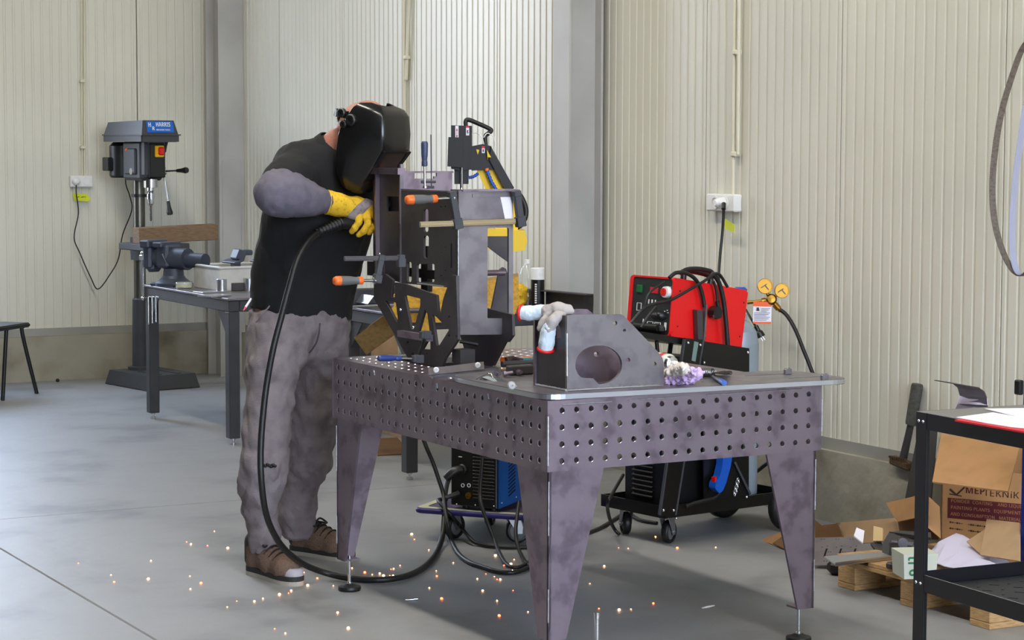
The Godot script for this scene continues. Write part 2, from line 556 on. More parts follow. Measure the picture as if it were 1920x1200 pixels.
func setting() -> void:
	# floor: cast slabs between saw-cut joints
	var root := thing("floor", "", "", Vector3.ZERO)
	root.set_meta("kind", "structure")
	var xs := [-22.0, -16.84, -12.84, -8.84, -4.84, -0.84, 2.52]
	var zs := [-8.85, -3.49, 0.51, 4.51, 10.1]
	for i in 6:
		for j in 4:
			var b := mb()
			var gap := 0.003
			b.rbox(Vector3((xs[i] + xs[i + 1]) / 2, -0.1, (zs[j] + zs[j + 1]) / 2), Vector3(xs[i + 1] - xs[i] - gap, 0.2, zs[j + 1] - zs[j] - gap), 0.004)
			part("floor_slab", b, M.floor_concrete, root)
	var bed := mb()
	bed.box(Vector3(-9.7, -0.2, 0.6), Vector3(25.4, 0.36, 19.6))
	part("joint_filler", bed, mat("joint", g(0.16), 0.95), root)
	var top := 6.0
	# ribbed sandwich panels, one metre wide
	var wr := thing("wall_right", "", "", Vector3(WALL_X, 0, 0))
	wr.set_meta("kind", "structure")
	var zj := on(1579.77, 0, 0, WALL_X).z
	for k in range(-8, 13):
		var z0 := zj + k
		var z1 := minf(z0 + 1.0, 10.0)
		if z0 > 10.0 or z1 < BACK_Z: continue
		panel(wr, Vector3(WALL_X, 0.30, maxf(z0, BACK_Z)), Vector3(0, 0, 1), Vector3(-1, 0, 0), z1 - maxf(z0, BACK_Z), top - 0.30)
	var wb := thing("wall_back", "", "", Vector3(0, 0, BACK_Z))
	wb.set_meta("kind", "structure")
	var xj := on(255.5, 0, 2, BACK_Z).x
	for k in range(-26, 3):   # a window opening further left, outside the picture
		var x0 := xj + k
		var x1 := minf(x0 + 1.0, WALL_X)
		if x0 >= WALL_X or x1 < -22.0: continue
		if k == -2:
			panel(wb, Vector3(x0, 0.30, BACK_Z), Vector3(1, 0, 0), Vector3(0, 0, 1), x1 - x0, 0.75)
			panel(wb, Vector3(x0, 4.4, BACK_Z), Vector3(1, 0, 0), Vector3(0, 0, 1), x1 - x0, top - 4.4)
		else:
			panel(wb, Vector3(maxf(x0, -22.0), 0.30, BACK_Z), Vector3(1, 0, 0), Vector3(0, 0, 1), x1 - maxf(x0, -22.0), top - 0.30)
	var b := mb()
	b.box(Vector3(WALL_X - 0.015 + 0.09, 0.14, 0.6), Vector3(0.21, 0.32, 19.0))
	part("concrete_plinth", b, M.concrete, wr)
	b = mb()
	b.box(Vector3(-9.8, 0.14, BACK_Z - 0.065), Vector3(24.4, 0.32, 0.21))
	part("concrete_plinth", b, M.concrete, wb)
	b = mb()
	b.box(Vector3(WALL_X + 0.003, 0.325, 0.6), Vector3(0.012, 0.052, 18.7))
	part("flashing", b, M.flashing, wr)
	b = mb()
	b.box(Vector3(-9.8, 0.322, BACK_Z + 0.006), Vector3(24.4, 0.06, 0.012))
	part("flashing", b, M.flashing, wb)
	b = mb()
	b.box(Vector3(-9.7, top + 0.1, 0.6), Vector3(25.4, 0.2, 19.6))
	struct("ceiling", b, M.roof)
	b = mb()
	b.box(Vector3(-22.1, 3.0, 0.6), Vector3(0.2, 6.4, 19.6))
	struct("wall_left", b, mat("far_wall", Color(0.45, 0.45, 0.44), 0.7))
	b = mb()   # front wall with a wide open roller door
	b.box(Vector3(-12.9, 3.0, 10.1), Vector3(18.2, 6.4, 0.2))
	b.box(Vector3(2.35, 3.0, 10.1), Vector3(0.5, 6.4, 0.2))
	b.box(Vector3(-0.85, 5.7, 10.1), Vector3(6.0, 1.0, 0.2))
	struct("wall_front", b, M.roof)
	# steel columns: H sections
	b = mb()
	var x := 2.20
	var z := -3.735
	b.box(Vector3(x + 0.005, 3.0, z), Vector3(0.012, 6.0, 0.155))
	b.box(Vector3(x + 0.185, 3.0, z), Vector3(0.012, 6.0, 0.155))
	b.box(Vector3(x + 0.095, 3.0, z + 0.01), Vector3(0.17, 6.0, 0.02))
	struct("column_2", b, M.column_paint)
	b = mb()
	var p := on(412, 400, 2, -8.42)
	var q := on(459, 400, 2, -8.42)
	b.rbox(Vector3((p.x + q.x) / 2, 3.0, -8.427), Vector3(q.x - p.x, 6.0, 0.014), 0.002)
	b.box(Vector3((p.x + q.x) / 2, 3.0, -8.66), Vector3(q.x - p.x, 6.0, 0.014))
	b.box(Vector3((p.x + q.x) / 2 - 0.03, 3.0, -8.55), Vector3(0.012, 6.0, 0.24))
	struct("column_1", b, M.column_paint)
	b = mb()
	var r := on(435, 470, 2, -8.42)
	b.rbox(Vector3(r.x, 1.0, -8.417), Vector3(0.135, 0.95, 0.008), 0.003)
	var o := struct("column_3", b, M.column_paint)
	o.name = "column_cover"

func panel(parent: Node, at: Vector3, along: Vector3, out: Vector3, width: float, height: float) -> void:
	var b := mb()
	var back := at - out * 0.1
	var up := Vector3.UP * height
	var prof := [Vector2(0.0035, -0.05), Vector2(0.0035, -0.002), Vector2(0.005, 0.0)]
	for i in 16:
		var c := (i + 0.5) * 0.0625
		prof.append_array([Vector2(c - 0.0095, 0.0), Vector2(c - 0.0045, -0.0042), Vector2(c + 0.0045, -0.0042), Vector2(c + 0.0095, 0.0)])
	prof.append_array([Vector2(0.9955, 0.0), Vector2(0.997, -0.002), Vector2(0.997, -0.05)])
	var flip := along.cross(Vector3.UP).dot(out) < 0
	for i in prof.size() - 1:
		var u: Vector2 = prof[i]
		var w: Vector2 = prof[i + 1]
		if u.x > width: break
		w.x = minf(w.x, width)
		var A := at + along * u.x + out * u.y
		var B := at + along * w.x + out * w.y
		if flip: b.quad(B, A, A + up, B + up)
		else: b.quad(A, B, B + up, A + up)
	var o := part("wall_panel", b, M.panel, parent)
	b = mb()
	b.box(at + along * width / 2 + up / 2 - out * 0.075, along.abs() * width + Vector3.UP * height + out.abs() * 0.05)
	part("panel_core", b, M.panel_edge, o)

# ================================================================ welding table and what stands on it (all in the table's frame)
func tplate(b: MB, ax: int, val: float, outline: Array, t: float, holes := [], r := 0.0) -> void:   # plate traced on a plane of the table's frame
	var conv := func(p: Vector2) -> Vector2:
		var w := ton(p.x, p.y, ax, val)
		return Vector2(w.z, w.y) if ax == 0 else Vector2(w.x, w.y) if ax == 2 else Vector2(w.x, -w.z)
	var o := PackedVector2Array()
	for p in outline: o.append(conv.call(p))
	if r > 0: o = round2(Array(o), r)
	var hs := []
	for h in holes:
		var q := PackedVector2Array()
		for p in h: q.append(conv.call(p))
		hs.append(q)
	var bs := Basis(Vector3(0, 0, 1), Vector3(0, 1, 0), Vector3(-1, 0, 0)) if ax == 0 else Basis.IDENTITY if ax == 2 else Basis(Vector3(1, 0, 0), Vector3(0, 0, -1), Vector3(0, 1, 0))
	var og := Vector3.ZERO
	og[ax] = val
	b.plate(o, hs, Transform3D(bs, og), t)

func hole_sheet(b: MB, rims: MB, F: Transform3D, w: float, h: float, x0: float, y0: float, nx: int, ny: int, t: float, skip = null, bright := false) -> void:
	var P := 0.05
	var r := 0.0085
	var seg := 12
	var q := func(x: float, y: float, z: float) -> Vector3: return F * Vector3(x, y, z)
	var X0 := x0 - P / 2
	var X1 := X0 + nx * P
	var Y0 := y0 - P / 2
	var Y1 := Y0 + ny * P
	for z in [0.0, -t]:
		for rc in [[0.0, 0.0, w, Y0], [0.0, Y1, w, h], [0.0, Y0, X0, Y1], [X1, Y0, w, Y1]]:
			if rc[2] - rc[0] < 1e-5 or rc[3] - rc[1] < 1e-5: continue
			var A: Vector3 = q.call(rc[0], rc[1], z)
			var B: Vector3 = q.call(rc[2], rc[1], z)
			var C: Vector3 = q.call(rc[2], rc[3], z)
			var D: Vector3 = q.call(rc[0], rc[3], z)
			if z == 0.0: b.quad(A, B, C, D)
			else: b.quad(D, C, B, A)
	for e in [[Vector2(0, 0), Vector2(w, 0)], [Vector2(w, 0), Vector2(w, h)], [Vector2(w, h), Vector2(0, h)], [Vector2(0, h), Vector2(0, 0)]]:
		b.quad(q.call(e[0].x, e[0].y, -t), q.call(e[1].x, e[1].y, -t), q.call(e[1].x, e[1].y, 0.0), q.call(e[0].x, e[0].y, 0.0))
	for i in nx:
		for j in ny:
			var cx := x0 + i * P
			var cy := y0 + j * P
			var solid: bool = skip != null and skip.call(i, j)
			if solid:
				b.quad(q.call(cx - P / 2, cy - P / 2, 0.0), q.call(cx + P / 2, cy - P / 2, 0.0), q.call(cx + P / 2, cy + P / 2, 0.0), q.call(cx - P / 2, cy + P / 2, 0.0))
				continue
			for k in seg:
				var a0 := TAU * k / seg + PI / 4
				var a1 := TAU * (k + 1) / seg + PI / 4
				var s0 := Vector2(cos(a0), sin(a0))
				var s1 := Vector2(cos(a1), sin(a1))
				var e0 := s0 / maxf(absf(s0.x), absf(s0.y)) * P / 2
				var e1 := s1 / maxf(absf(s1.x), absf(s1.y)) * P / 2
				b.quad(q.call(cx + s0.x * (r + 0.0012), cy + s0.y * (r + 0.0012), 0.0), q.call(cx + e0.x, cy + e0.y, 0.0), q.call(cx + e1.x, cy + e1.y, 0.0), q.call(cx + s1.x * (r + 0.0012), cy + s1.y * (r + 0.0012), 0.0))
				rims.quad(q.call(cx + s0.x * r, cy + s0.y * r, -0.0014), q.call(cx + s0.x * (r + 0.0012), cy + s0.y * (r + 0.0012), 0.0), q.call(cx + s1.x * (r + 0.0012), cy + s1.y * (r + 0.0012), 0.0), q.call(cx + s1.x * r, cy + s1.y * r, -0.0014))
				var wall := rims if bright else b
				wall.quad(q.call(cx + s0.x * r, cy + s0.y * r, -t), q.call(cx + s0.x * r, cy + s0.y * r, -0.0014), q.call(cx + s1.x * r, cy + s1.y * r, -0.0014), q.call(cx + s1.x * r, cy + s1.y * r, -t))
				b.quad(q.call(cx + e0.x, cy + e0.y, -t), q.call(cx + s0.x * r, cy + s0.y * r, -t), q.call(cx + s1.x * r, cy + s1.y * r, -t), q.call(cx + e1.x, cy + e1.y, -t))

func weld(b: MB, a: Vector3, c: Vector3, r := 0.0035, sd := 1) -> void:   # a lumpy weld bead
	var m := int((c - a).length() / 0.008) + 2
	var path := []
	var rr := []
	var rng := RandomNumberGenerator.new()
	rng.seed = sd
	for i in m + 1:
		path.append(a.lerp(c, float(i) / m))
		rr.append(r * rng.randf_range(0.7, 1.2))
	b.tube(path, rr, 6)

func welding_table() -> void:
	var TF := table_frame
	var t := thing("welding_table", "large purplish steel welding table with rows of holes in its top and skirts", "table", Vector3(0.5, 0, -0.75))
	var rims := mb(TF)
	var b := mb(TF)
	hole_sheet(b, rims, Transform3D(Basis(Vector3(1, 0, 0), Vector3(0, 0, -1), Vector3(0, 1, 0)), Vector3(0, 0, 0)), 1.0, 1.5, 0.05, 0.05, 19, 29, 0.012, null, true)
	part("table_top", b, M.steel, t)
	var sk := [
		[Transform3D(Basis(Vector3(0, 0, 1), Vector3(0, 1, 0), Vector3(-1, 0, 0)), Vector3(0, -0.21, -1.5)), 1.5, 29],
		[Transform3D(Basis.IDENTITY, Vector3(0, -0.21, 0)), 1.0, 19],
		[Transform3D(Basis(Vector3(0, 0, -1), Vector3(0, 1, 0), Vector3(1, 0, 0)), Vector3(1, -0.21, 0)), 1.5, 29],
		[Transform3D(Basis(Vector3(-1, 0, 0), Vector3(0, 1, 0), Vector3(0, 0, -1)), Vector3(1, -0.21, -1.5)), 1.0, 19]]
	for i in 4:
		b = mb(TF)
		var F: Transform3D = sk[i][0]
		F.origin -= F.basis.z * 0.0005
		hole_sheet(b, rims, F, sk[i][1], 0.198, 0.05, 0.03, sk[i][2], 4, 0.010, (func(k, j): return k in [6, 14, 22] and (j == 3 or j == 0)) if i == 0 else null)
		part("skirt_panel", b, M.steel, t)
	var ro := part("hole_rims", rims, M.steel_cut, t)
	ro.set_meta("kind", "stuff")
	b = mb(TF)
	weld(b, Vector3(0.001, -0.045, 0.001), Vector3(0.001, -0.19, 0.001), 0.0032, 3)
	weld(b, Vector3(1.0, -0.05, 0.001), Vector3(1.0, -0.15, 0.001), 0.002, 4)
	weld(b, Vector3(0.05, -0.013, 0.002), Vector3(0.22, -0.013, 0.002), 0.002, 5)
	weld(b, Vector3(0.28, -0.012, 0.002), Vector3(0.50, -0.012, 0.002), 0.002, 6)
	weld(b, Vector3(0.56, -0.012, 0.002), Vector3(0.92, -0.012, 0.002), 0.002, 7)
	for z in [-0.36, -0.70, -1.16]:
		weld(b, Vector3(-0.001, -0.014, z), Vector3(-0.001, -0.030, z + 0.006), 0.003, 8)
	part("weld_seams", b, M.steel_cut, t)
	# legs: two tapered plates meeting at the outer corner, a levelling foot below
	for c in [[0.0, 0.0, 1.0, -1.0], [1.0, 0.0, -1.0, -1.0], [0.0, -1.5, 1.0, 1.0], [1.0, -1.5, -1.0, 1.0]]:
		var x: float = c[0] + c[2] * 0.012
		var z: float = c[1] + c[3] * 0.012
		b = mb(TF)
		var pr := [Vector2(0, -0.21), Vector2(0.19, -0.21), Vector2(0.062, -0.715), Vector2(0, -0.715)]
		for side in 2:
			var d := Vector3(c[2], 0, 0) if side == 0 else Vector3(0, 0, c[3])
			var inn := Vector3(0, 0, c[3]) if side == 0 else Vector3(c[2], 0, 0)
			var o := Vector3(x, 0, z)
			var f := []
			for p in pr: f.append(o + d * p.x + Vector3.UP * p.y)
			var k := []
			for p in f: k.append(p + inn * 0.009)
			var fl2: bool = d.cross(Vector3.UP).dot(-inn) > 0
			for face in [[f[0], f[3], f[2], f[1]], [k[0], k[1], k[2], k[3]], [f[0], f[1], k[1], k[0]], [f[1], f[2], k[2], k[1]], [f[2], f[3], k[3], k[2]], [f[3], f[0], k[0], k[3]]]:
				if fl2: b.quad(face[0], face[1], face[2], face[3])
				else: b.quad(face[3], face[2], face[1], face[0])
		b.box(Vector3(x + c[2] * 0.033, -0.712, z + c[3] * 0.033), Vector3(0.056, 0.006, 0.056))
		var leg := part("leg", b, M.steel, t)
		b = mb(TF)
		weld(b, Vector3(x, -0.24, z), Vector3(x, -0.40, z), 0.0022, 11)
		weld(b, Vector3(x, -0.56, z), Vector3(x, -0.66, z), 0.0022, 12)
		part("weld_seam", b, M.steel_cut, leg)
		b = mb(TF)
		var fp := Vector3(x + c[2] * 0.033, 0, z + c[3] * 0.033)
		b.cyl(fp + Vector3(0, -0.70, 0), fp + Vector3(0, -0.80, 0), 0.006, 10)
		b.cyl(fp + Vector3(0, -0.803, 0), fp + Vector3(0, -0.795, 0), 0.011, 6)
		part("levelling_rod", b, M.chrome, leg)
		b = mb(TF)
		b.lathe([Vector2(0, -0.825), Vector2(0.038, -0.825), Vector2(0.041, -0.818), Vector2(0.040, -0.810), Vector2(0.026, -0.806), Vector2(0.014, -0.800), Vector2(0, -0.799)], Transform3D(Basis.IDENTITY, fp), 24)
		part("foot_pad", b, M.black_rubber, leg)
	# the loose base plate with rounded corners
	b = mb(TF)
	var o2 := PackedVector2Array()
	var corners := [[Vector2(-0.012, 0.0), 0.07], [Vector2(1.075, -0.062), 0.075], [Vector2(1.062, 0.245), 0.10], [Vector2(0.885, 0.262), 0.02], [Vector2(0.872, 0.60), 0.02], [Vector2(0.70, 0.66), 0.02], [Vector2(-0.004, 0.668), 0.15]]
	for i in corners.size():
		var A: Vector2 = corners[(i + 6) % 7][0]
		var B: Vector2 = corners[i][0]
		var C: Vector2 = corners[(i + 1) % 7][0]
		var s: Vector2 = B + (A - B).normalized() * corners[i][1]
		var e: Vector2 = B + (C - B).normalized() * corners[i][1]
		for k in 9:
			var u := k / 8.0
			o2.append(s.lerp(B, u).lerp(B.lerp(e, u), u))
	var HF := Transform3D(Basis(Vector3(1, 0, 0), Vector3(0, 0, -1), Vector3(0, 1, 0)), Vector3(0, 0.019, 0))
	var hs := []
	for p in [[0.10, 0.10], [0.22, 0.03], [0.40, 0.025], [0.52, 0.03], [0.30, 0.03], [0.66, 0.24], [0.62, 0.32], [0.70, 0.32], [0.80, 0.40], [0.95, 0.14], [0.60, 0.08]]:
		hs.append(circle2(Vector2(p[0], p[1]), Vector2(0.004, 0.004), 8))
	hs.append(slot2(Vector2(0.82, 0.16), Vector2(0.98, 0.15), 0.006))
	hs.append(slot2(Vector2(0.90, 0.035), Vector2(1.02, 0.03), 0.006))
	b.plate(o2, hs, HF, 0.017)
	var bp := single("base_plate", b, M.steel_light, TF * Vector3(0.5, 0.002, -0.3), "wide flat steel plate with rounded corners lying on the welding table front", "steel plate")
	b = mb(TF)
	for i in o2.size():
		var p: Vector2 = o2[i]
		var q: Vector2 = o2[(i + 1) % o2.size()]
		b.quad(Vector3(p.x, 0.0035, -p.y) + Vector3(0, 0, 0), Vector3(q.x, 0.0035, -q.y), Vector3(q.x, 0.0175, -q.y), Vector3(p.x, 0.0175, -p.y))
	for i in b.v.size(): b.v[i] += b.n[i] * 0.0006
	part("machined_edge", b, M.steel_cut, bp, "bright machined rim of the plate")

func P2(a: Array) -> Array:   # flat list of pixel pairs -> Vector2 list
	var o := []
	for i in range(0, a.size(), 2): o.append(Vector2(a[i], a[i + 1]))
	return o

func px_circle(x: float, y: float, rx: float, ry: float, seg := 16) -> Array:
	return Array(circle2(Vector2(x, y), Vector2(rx, ry), seg))

func weldment() -> void:
	var TF := table_frame
	var t := thing("steel_weldment", "tall dark machine frame of cut steel plates clamped together on the table", "machine frame", TF * Vector3(0.28, 0.0, -1.2))
	var X := 0.18
	var b := mb(TF)
	tplate(b, 0, X, P2([752, 354, 860, 359, 860, 541, 752, 531]), 0.008, [
		Array(slot2(Vector2(798.5, 396), Vector2(798.5, 431), 4.6)), Array(slot2(Vector2(799, 446), Vector2(799, 480), 4.8)),
		Array(slot2(Vector2(767.3, 495), Vector2(767.3, 525), 4.4)), P2([783, 495, 813, 495, 814.5, 497, 814.5, 527, 813, 529, 783, 529, 781.5, 527, 781.5, 497]),
		P2([843.5, 457, 847.5, 456, 847.5, 504, 843.5, 503]), px_circle(835, 387, 1.2, 1.4, 8), px_circle(827, 388, 1.2, 1.4, 8), px_circle(835, 464, 1.2, 1.5, 8), px_circle(827, 474, 1.2, 1.5, 8), px_circle(835, 507, 1, 1.3, 8), px_circle(827, 517, 1.1, 1.4, 8)])
	part("side_plate", b, M.steel_dark, t, "front left side plate with slots and windows")
	b = mb(TF)
	tplate(b, 0, X - 0.0005, P2([752, 354, 860, 358.6, 860, 361, 752, 357]), 0.012)
	var zf := ton(752, 400, 0, X).z
	b.box(Vector3(X + 0.004, 0.42, zf - 0.004), Vector3(0.012, 0.52, 0.010))
	part("flange", b, M.steel_light, t)
	# rear side plate, further back
	b = mb(TF)
	tplate(b, 0, X + 0.012, P2([699, 322, 752, 324, 752, 530, 706, 518, 700, 516]), 0.008, [P2([724.5, 368.5, 749, 368.5, 749, 396.5, 724.5, 396.5]), px_circle(730, 403, 0.9, 1.2, 8), px_circle(734, 403, 0.9, 1.2, 8), px_circle(712, 471, 1.1, 1.5, 8)])
	part("side_plate", b, M.steel_dark, t, "rear left side plate with a square opening")
	b = mb(TF)
	var zr := ton(700, 400, 0, X).z
	b.box(Vector3(X + 0.0, 0.655, (zr + zf) / 2), Vector3(0.030, 0.022, zf - zr + 0.01))
	b.box(Vector3(X + 0.004, 0.43, zr + 0.022), Vector3(0.016, 0.43, 0.010))
	part("flange", b, M.steel, t)
	b = mb(TF)   # square tube end in the opening
	var tc := ton(731, 382, 0, X + 0.03)
	b.plate(PackedVector2Array([Vector2(-0.036, -0.027), Vector2(0.036, -0.027), Vector2(0.036, 0.027), Vector2(-0.036, 0.027)]), [circle2(Vector2.ZERO, Vector2(0.012, 0.015))], Transform3D(Basis(Vector3(0, 0, 1), Vector3(0, 1, 0), Vector3(-1, 0, 0)), tc), 0.05)
	part("tube_stub", b, M.steel_dark, t)
	b = mb(TF)
	b.box(ton(744, 376, 0, X + 0.12), Vector3(0.08, 0.05, 0.07))
	part("red_stop", b, M.red_plastic, t, "red block inside the frame")
	# back panel standing above the front half
	b = mb(TF)
	tplate(b, 2, zf, P2([750, 323, 848, 322, 848, 420, 750, 420]), 0.008, [P2([777, 324.5, 819, 324, 819, 330.5, 814, 330.5, 814, 335, 777, 335])])
	part("back_panel", b, M.steel, t)
	b = mb(TF)
	b.box(ton(799, 322.5, 2, zf - 0.02), Vector3(0.19, 0.006, 0.05))
	part("flange", b, M.steel, t)
	# front panel with its tall window
	var zc := ton(860, 400, 0, X).z
	b = mb(TF)
	tplate(b, 2, zc, P2([860, 357, 962, 357, 962.5, 627, 862, 628]), 0.010, [Array(round2(P2([914.5, 427, 954, 427, 954, 597, 914, 597]), 3.0))])
	part("front_panel", b, M.steel_light, t, "pale front panel with a tall window")
	b = mb(TF)
	tplate(b, 2, zc + 0.006, P2([860, 358, 885, 358, 885, 626, 862, 627]), 0.006)
	tplate(b, 2, zc + 0.004, P2([886, 364, 960, 363, 960, 369, 886, 370]), 0.004)
	part("corner_strip", b, M.steel_light, t)
	b = mb(TF)
	b.box(ton(910, 356.5, 2, zc - 0.03), Vector3(0.215, 0.006, 0.09))
	part("top_flange", b, M.steel, t)
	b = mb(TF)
	tplate(b, 2, zc + 0.0015, P2([938, 368, 957, 368, 961, 384, 962, 411, 947, 411]), 0.002)  # glare on the bare steel, painted as a thin white patch
	part("painted_glare", b, M.paper, t, "white patch painted as glare on the front panel")
	# inside the window
	b = mb(TF)
	tplate(b, 2, zc - 0.16, P2([905, 443, 956, 443, 956, 493, 938, 480, 905, 455]), 0.008)
	part("gusset", b, M.steel_dark, t)
	b = mb(TF)
	tplate(b, 2, zc - 0.16, P2([917, 604, 934, 518, 938, 505, 943, 501, 949, 504, 952, 514, 960, 610]), 0.008, [px_circle(940, 590, 3, 6)])
	part("gusset", b, M.steel_dark, t)
	b = mb(TF)
	b.cyl(ton(870, 513, 2, zc - 0.15), ton(946, 511, 2, zc - 0.15), 0.010, 14)
	part("cross_rod", b, M.steel, t)
	b = mb(TF)
	for q in [[742, 786], [829, 900]]:
		b.box(ton(820, 516, 0, X + 0.13), Vector3(0.02, 0.03, 0.46))
		b.box(ton(800, 504, 0, X + 0.13), Vector3(0.02, 0.16, 0.05))
	b.box(ton(728, 504, 0, X + 0.06), Vector3(0.10, 0.05, 0.14))
	part("inner_rail", b, M.steel_dark, t)
	# lower truss plates
	b = mb(TF)
	var tri1 := Array(round2(P2([722, 564, 742, 567, 746, 598, 744, 606]), 1.5))
	var tri2 := Array(round2(P2([758, 552.5, 788, 560, 788, 573, 775.5, 618, 770.5, 618]), 1.6))
	var tri3 := Array(round2(P2([796, 580, 801, 587, 806, 624, 784.5, 622]), 1.5))
	var tri4 := Array(round2(P2([809.5, 589, 818, 594, 842, 618.5, 824, 647, 818, 648]), 1.8))
	var tri5 := P2([803, 634, 807, 635, 807, 655.5, 791.5, 654.5])
	tplate(b, 0, X - 0.014, P2([700.5, 514, 722, 514, 736, 525, 733, 557, 740, 558, 740, 529.6, 757, 532, 818, 553.4, 821, 585.5, 826, 585.5, 831, 560, 838, 540, 847, 515, 855, 517, 858, 613, 858, 637, 834, 672, 829, 688, 801, 687, 766, 674, 716, 586, 701, 560]), 0.010,
		[tri1, tri2, tri3, tri4, tri5, px_circle(764.5, 642, 2, 2.8, 10), px_circle(774, 663, 1.8, 2.4, 10), px_circle(800, 663, 1.2, 1.6, 8), px_circle(842, 594, 1.5, 2, 8), px_circle(856, 630, 1.2, 1.6, 8), px_circle(842, 629, 1.5, 2, 8), px_circle(750, 538, 1.1, 1.4, 8)])
	part("truss_plate", b, M.steel_dark, t, "dark truss plate with triangular openings")
	b = mb(TF)
	tplate(b, 0, X + 0.165, P2([840, 560, 960, 590, 961, 629, 952, 641.5, 947, 641.5, 924, 686, 880, 690, 866, 640]), 0.010)
	part("truss_plate", b, M.steel_dark, t)
	b = mb(TF)
	b.box(ton(869, 667, 2, zc - 0.02), Vector3(0.055, 0.045, 0.06))
	b.box(ton(815, 678, 0, X + 0.07), Vector3(0.14, 0.02, 0.3))
	part("gearbox", b, M.dark_gray_plastic, t)
	b = mb(TF)
	b.tube(spline([ton(862, 640, 2, zc - 0.03), ton(880, 643, 2, zc - 0.02), ton(896, 646, 2, zc - 0.01)], 4), 0.006, 8)
	part("motor_cable", b, M.black_rubber, t)
	b = mb(TF)
	b.box(ton(778, 629.5, 0, X - 0.028), Vector3(0.026, 0.022, 0.22))
	part("ledge", b, M.steel, t)
	b = mb(TF)
	for p in [[751.5, 581], [775, 614], [712, 476], [701, 527]]:
		b.ball(ton(p[0], p[1], 0, X - 0.016), Vector3(0.006, 0.006, 0.006), 8)
	part("bolt", b, M.chrome, t)
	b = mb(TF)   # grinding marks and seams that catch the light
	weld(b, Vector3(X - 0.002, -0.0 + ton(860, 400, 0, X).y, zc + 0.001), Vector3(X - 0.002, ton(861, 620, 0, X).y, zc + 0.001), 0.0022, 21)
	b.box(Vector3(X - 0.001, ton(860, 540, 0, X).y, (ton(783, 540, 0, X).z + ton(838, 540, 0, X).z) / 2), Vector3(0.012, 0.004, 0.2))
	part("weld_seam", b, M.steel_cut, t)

# F-clamp: rail along `along`, screw with handle, two jaws. All points in the table's frame
func bar_clamp(label: String, rail_a: Vector3, rail_b: Vector3, w: float, railm: Material, h0: Vector3, h1: Vector3, hr: float, hm: Material, h2: Vector3, jaw_top: Vector3, jaw_bot: Vector3, jaw2_top: Vector3, jaw2_bot: Vector3, banded := true) -> void:
	var TF := table_frame
	var t := thing("bar_clamp", label, "clamp", TF * ((rail_a + rail_b) / 2), 0.0, "clamps holding the machine frame")
	var b := mb(TF)
	var d := (rail_b - rail_a).normalized()
	var f := Basis.looking_at(d, Vector3.UP if absf(d.y) < 0.9 else Vector3.FORWARD)
	b.rbox((rail_a + rail_b) / 2, Vector3(w * 0.45, w, (rail_b - rail_a).length()), 0.0015, f)
	b.rbox((rail_a + rail_b) / 2 , Vector3(w * 0.62, w * 0.5, (rail_b - rail_a).length() * 0.998), 0.001, f)
	part("rail", b, railm, t)
	b = mb(TF)
	var hd := look(h0, h1)
	var L := (h1 - h0).length()
	b.lathe([Vector2(0, 0), Vector2(hr * 0.75, 0), Vector2(hr, L * 0.07), Vector2(hr * 1.02, L * 0.2), Vector2(hr * 0.92, L * 0.55), Vector2(hr * 0.72, L * 0.75), Vector2(hr * 0.85, L * 0.83), Vector2(hr * 0.85, L * 0.97), Vector2(hr * 0.5, L), Vector2(0, L)], hd, 12, banded)
	var hn := part("handle", b, hm, t)
	if banded:
		b = mb(TF)
		b.lathe([Vector2(hr * 1.04, L * 0.22), Vector2(hr * 0.965, L * 0.55), Vector2(hr * 0.76, L * 0.75), Vector2(hr * 0.87, L * 0.82)], hd, 12, true)
		part("grip_band", b, M.gray_plastic, hn, "gray grip on the handle")
	b = mb(TF)
	b.cyl(h1, h2, hr * 0.34, 10)
	var tip := h2 + (h2 - h1).normalized() * 0.006
	b.cyl(h2, tip, hr * 0.75, 12)
	part("screw", b, M.chrome, t)
	for j in [[jaw_top, jaw_bot], [jaw2_top, jaw2_bot]]:
		b = mb(TF)
		var jd: Vector3 = (j[1] - j[0]).normalized()
		var jf := Basis.looking_at(jd, d)
		b.rbox((j[0] + j[1]) / 2, Vector3(w * 1.05, w * 1.25, (j[1] - j[0]).length()), 0.002, jf)
		b.rbox(j[1] - jd * w * 0.8, Vector3(w * 1.35, w * 1.7, w * 1.8), 0.002, jf)
		b.rbox(j[0] + jd * 0.006, Vector3(w * 1.2, w * 1.4, 0.02), 0.002, jf)
		part("jaw", b, M.bench_paint, t)

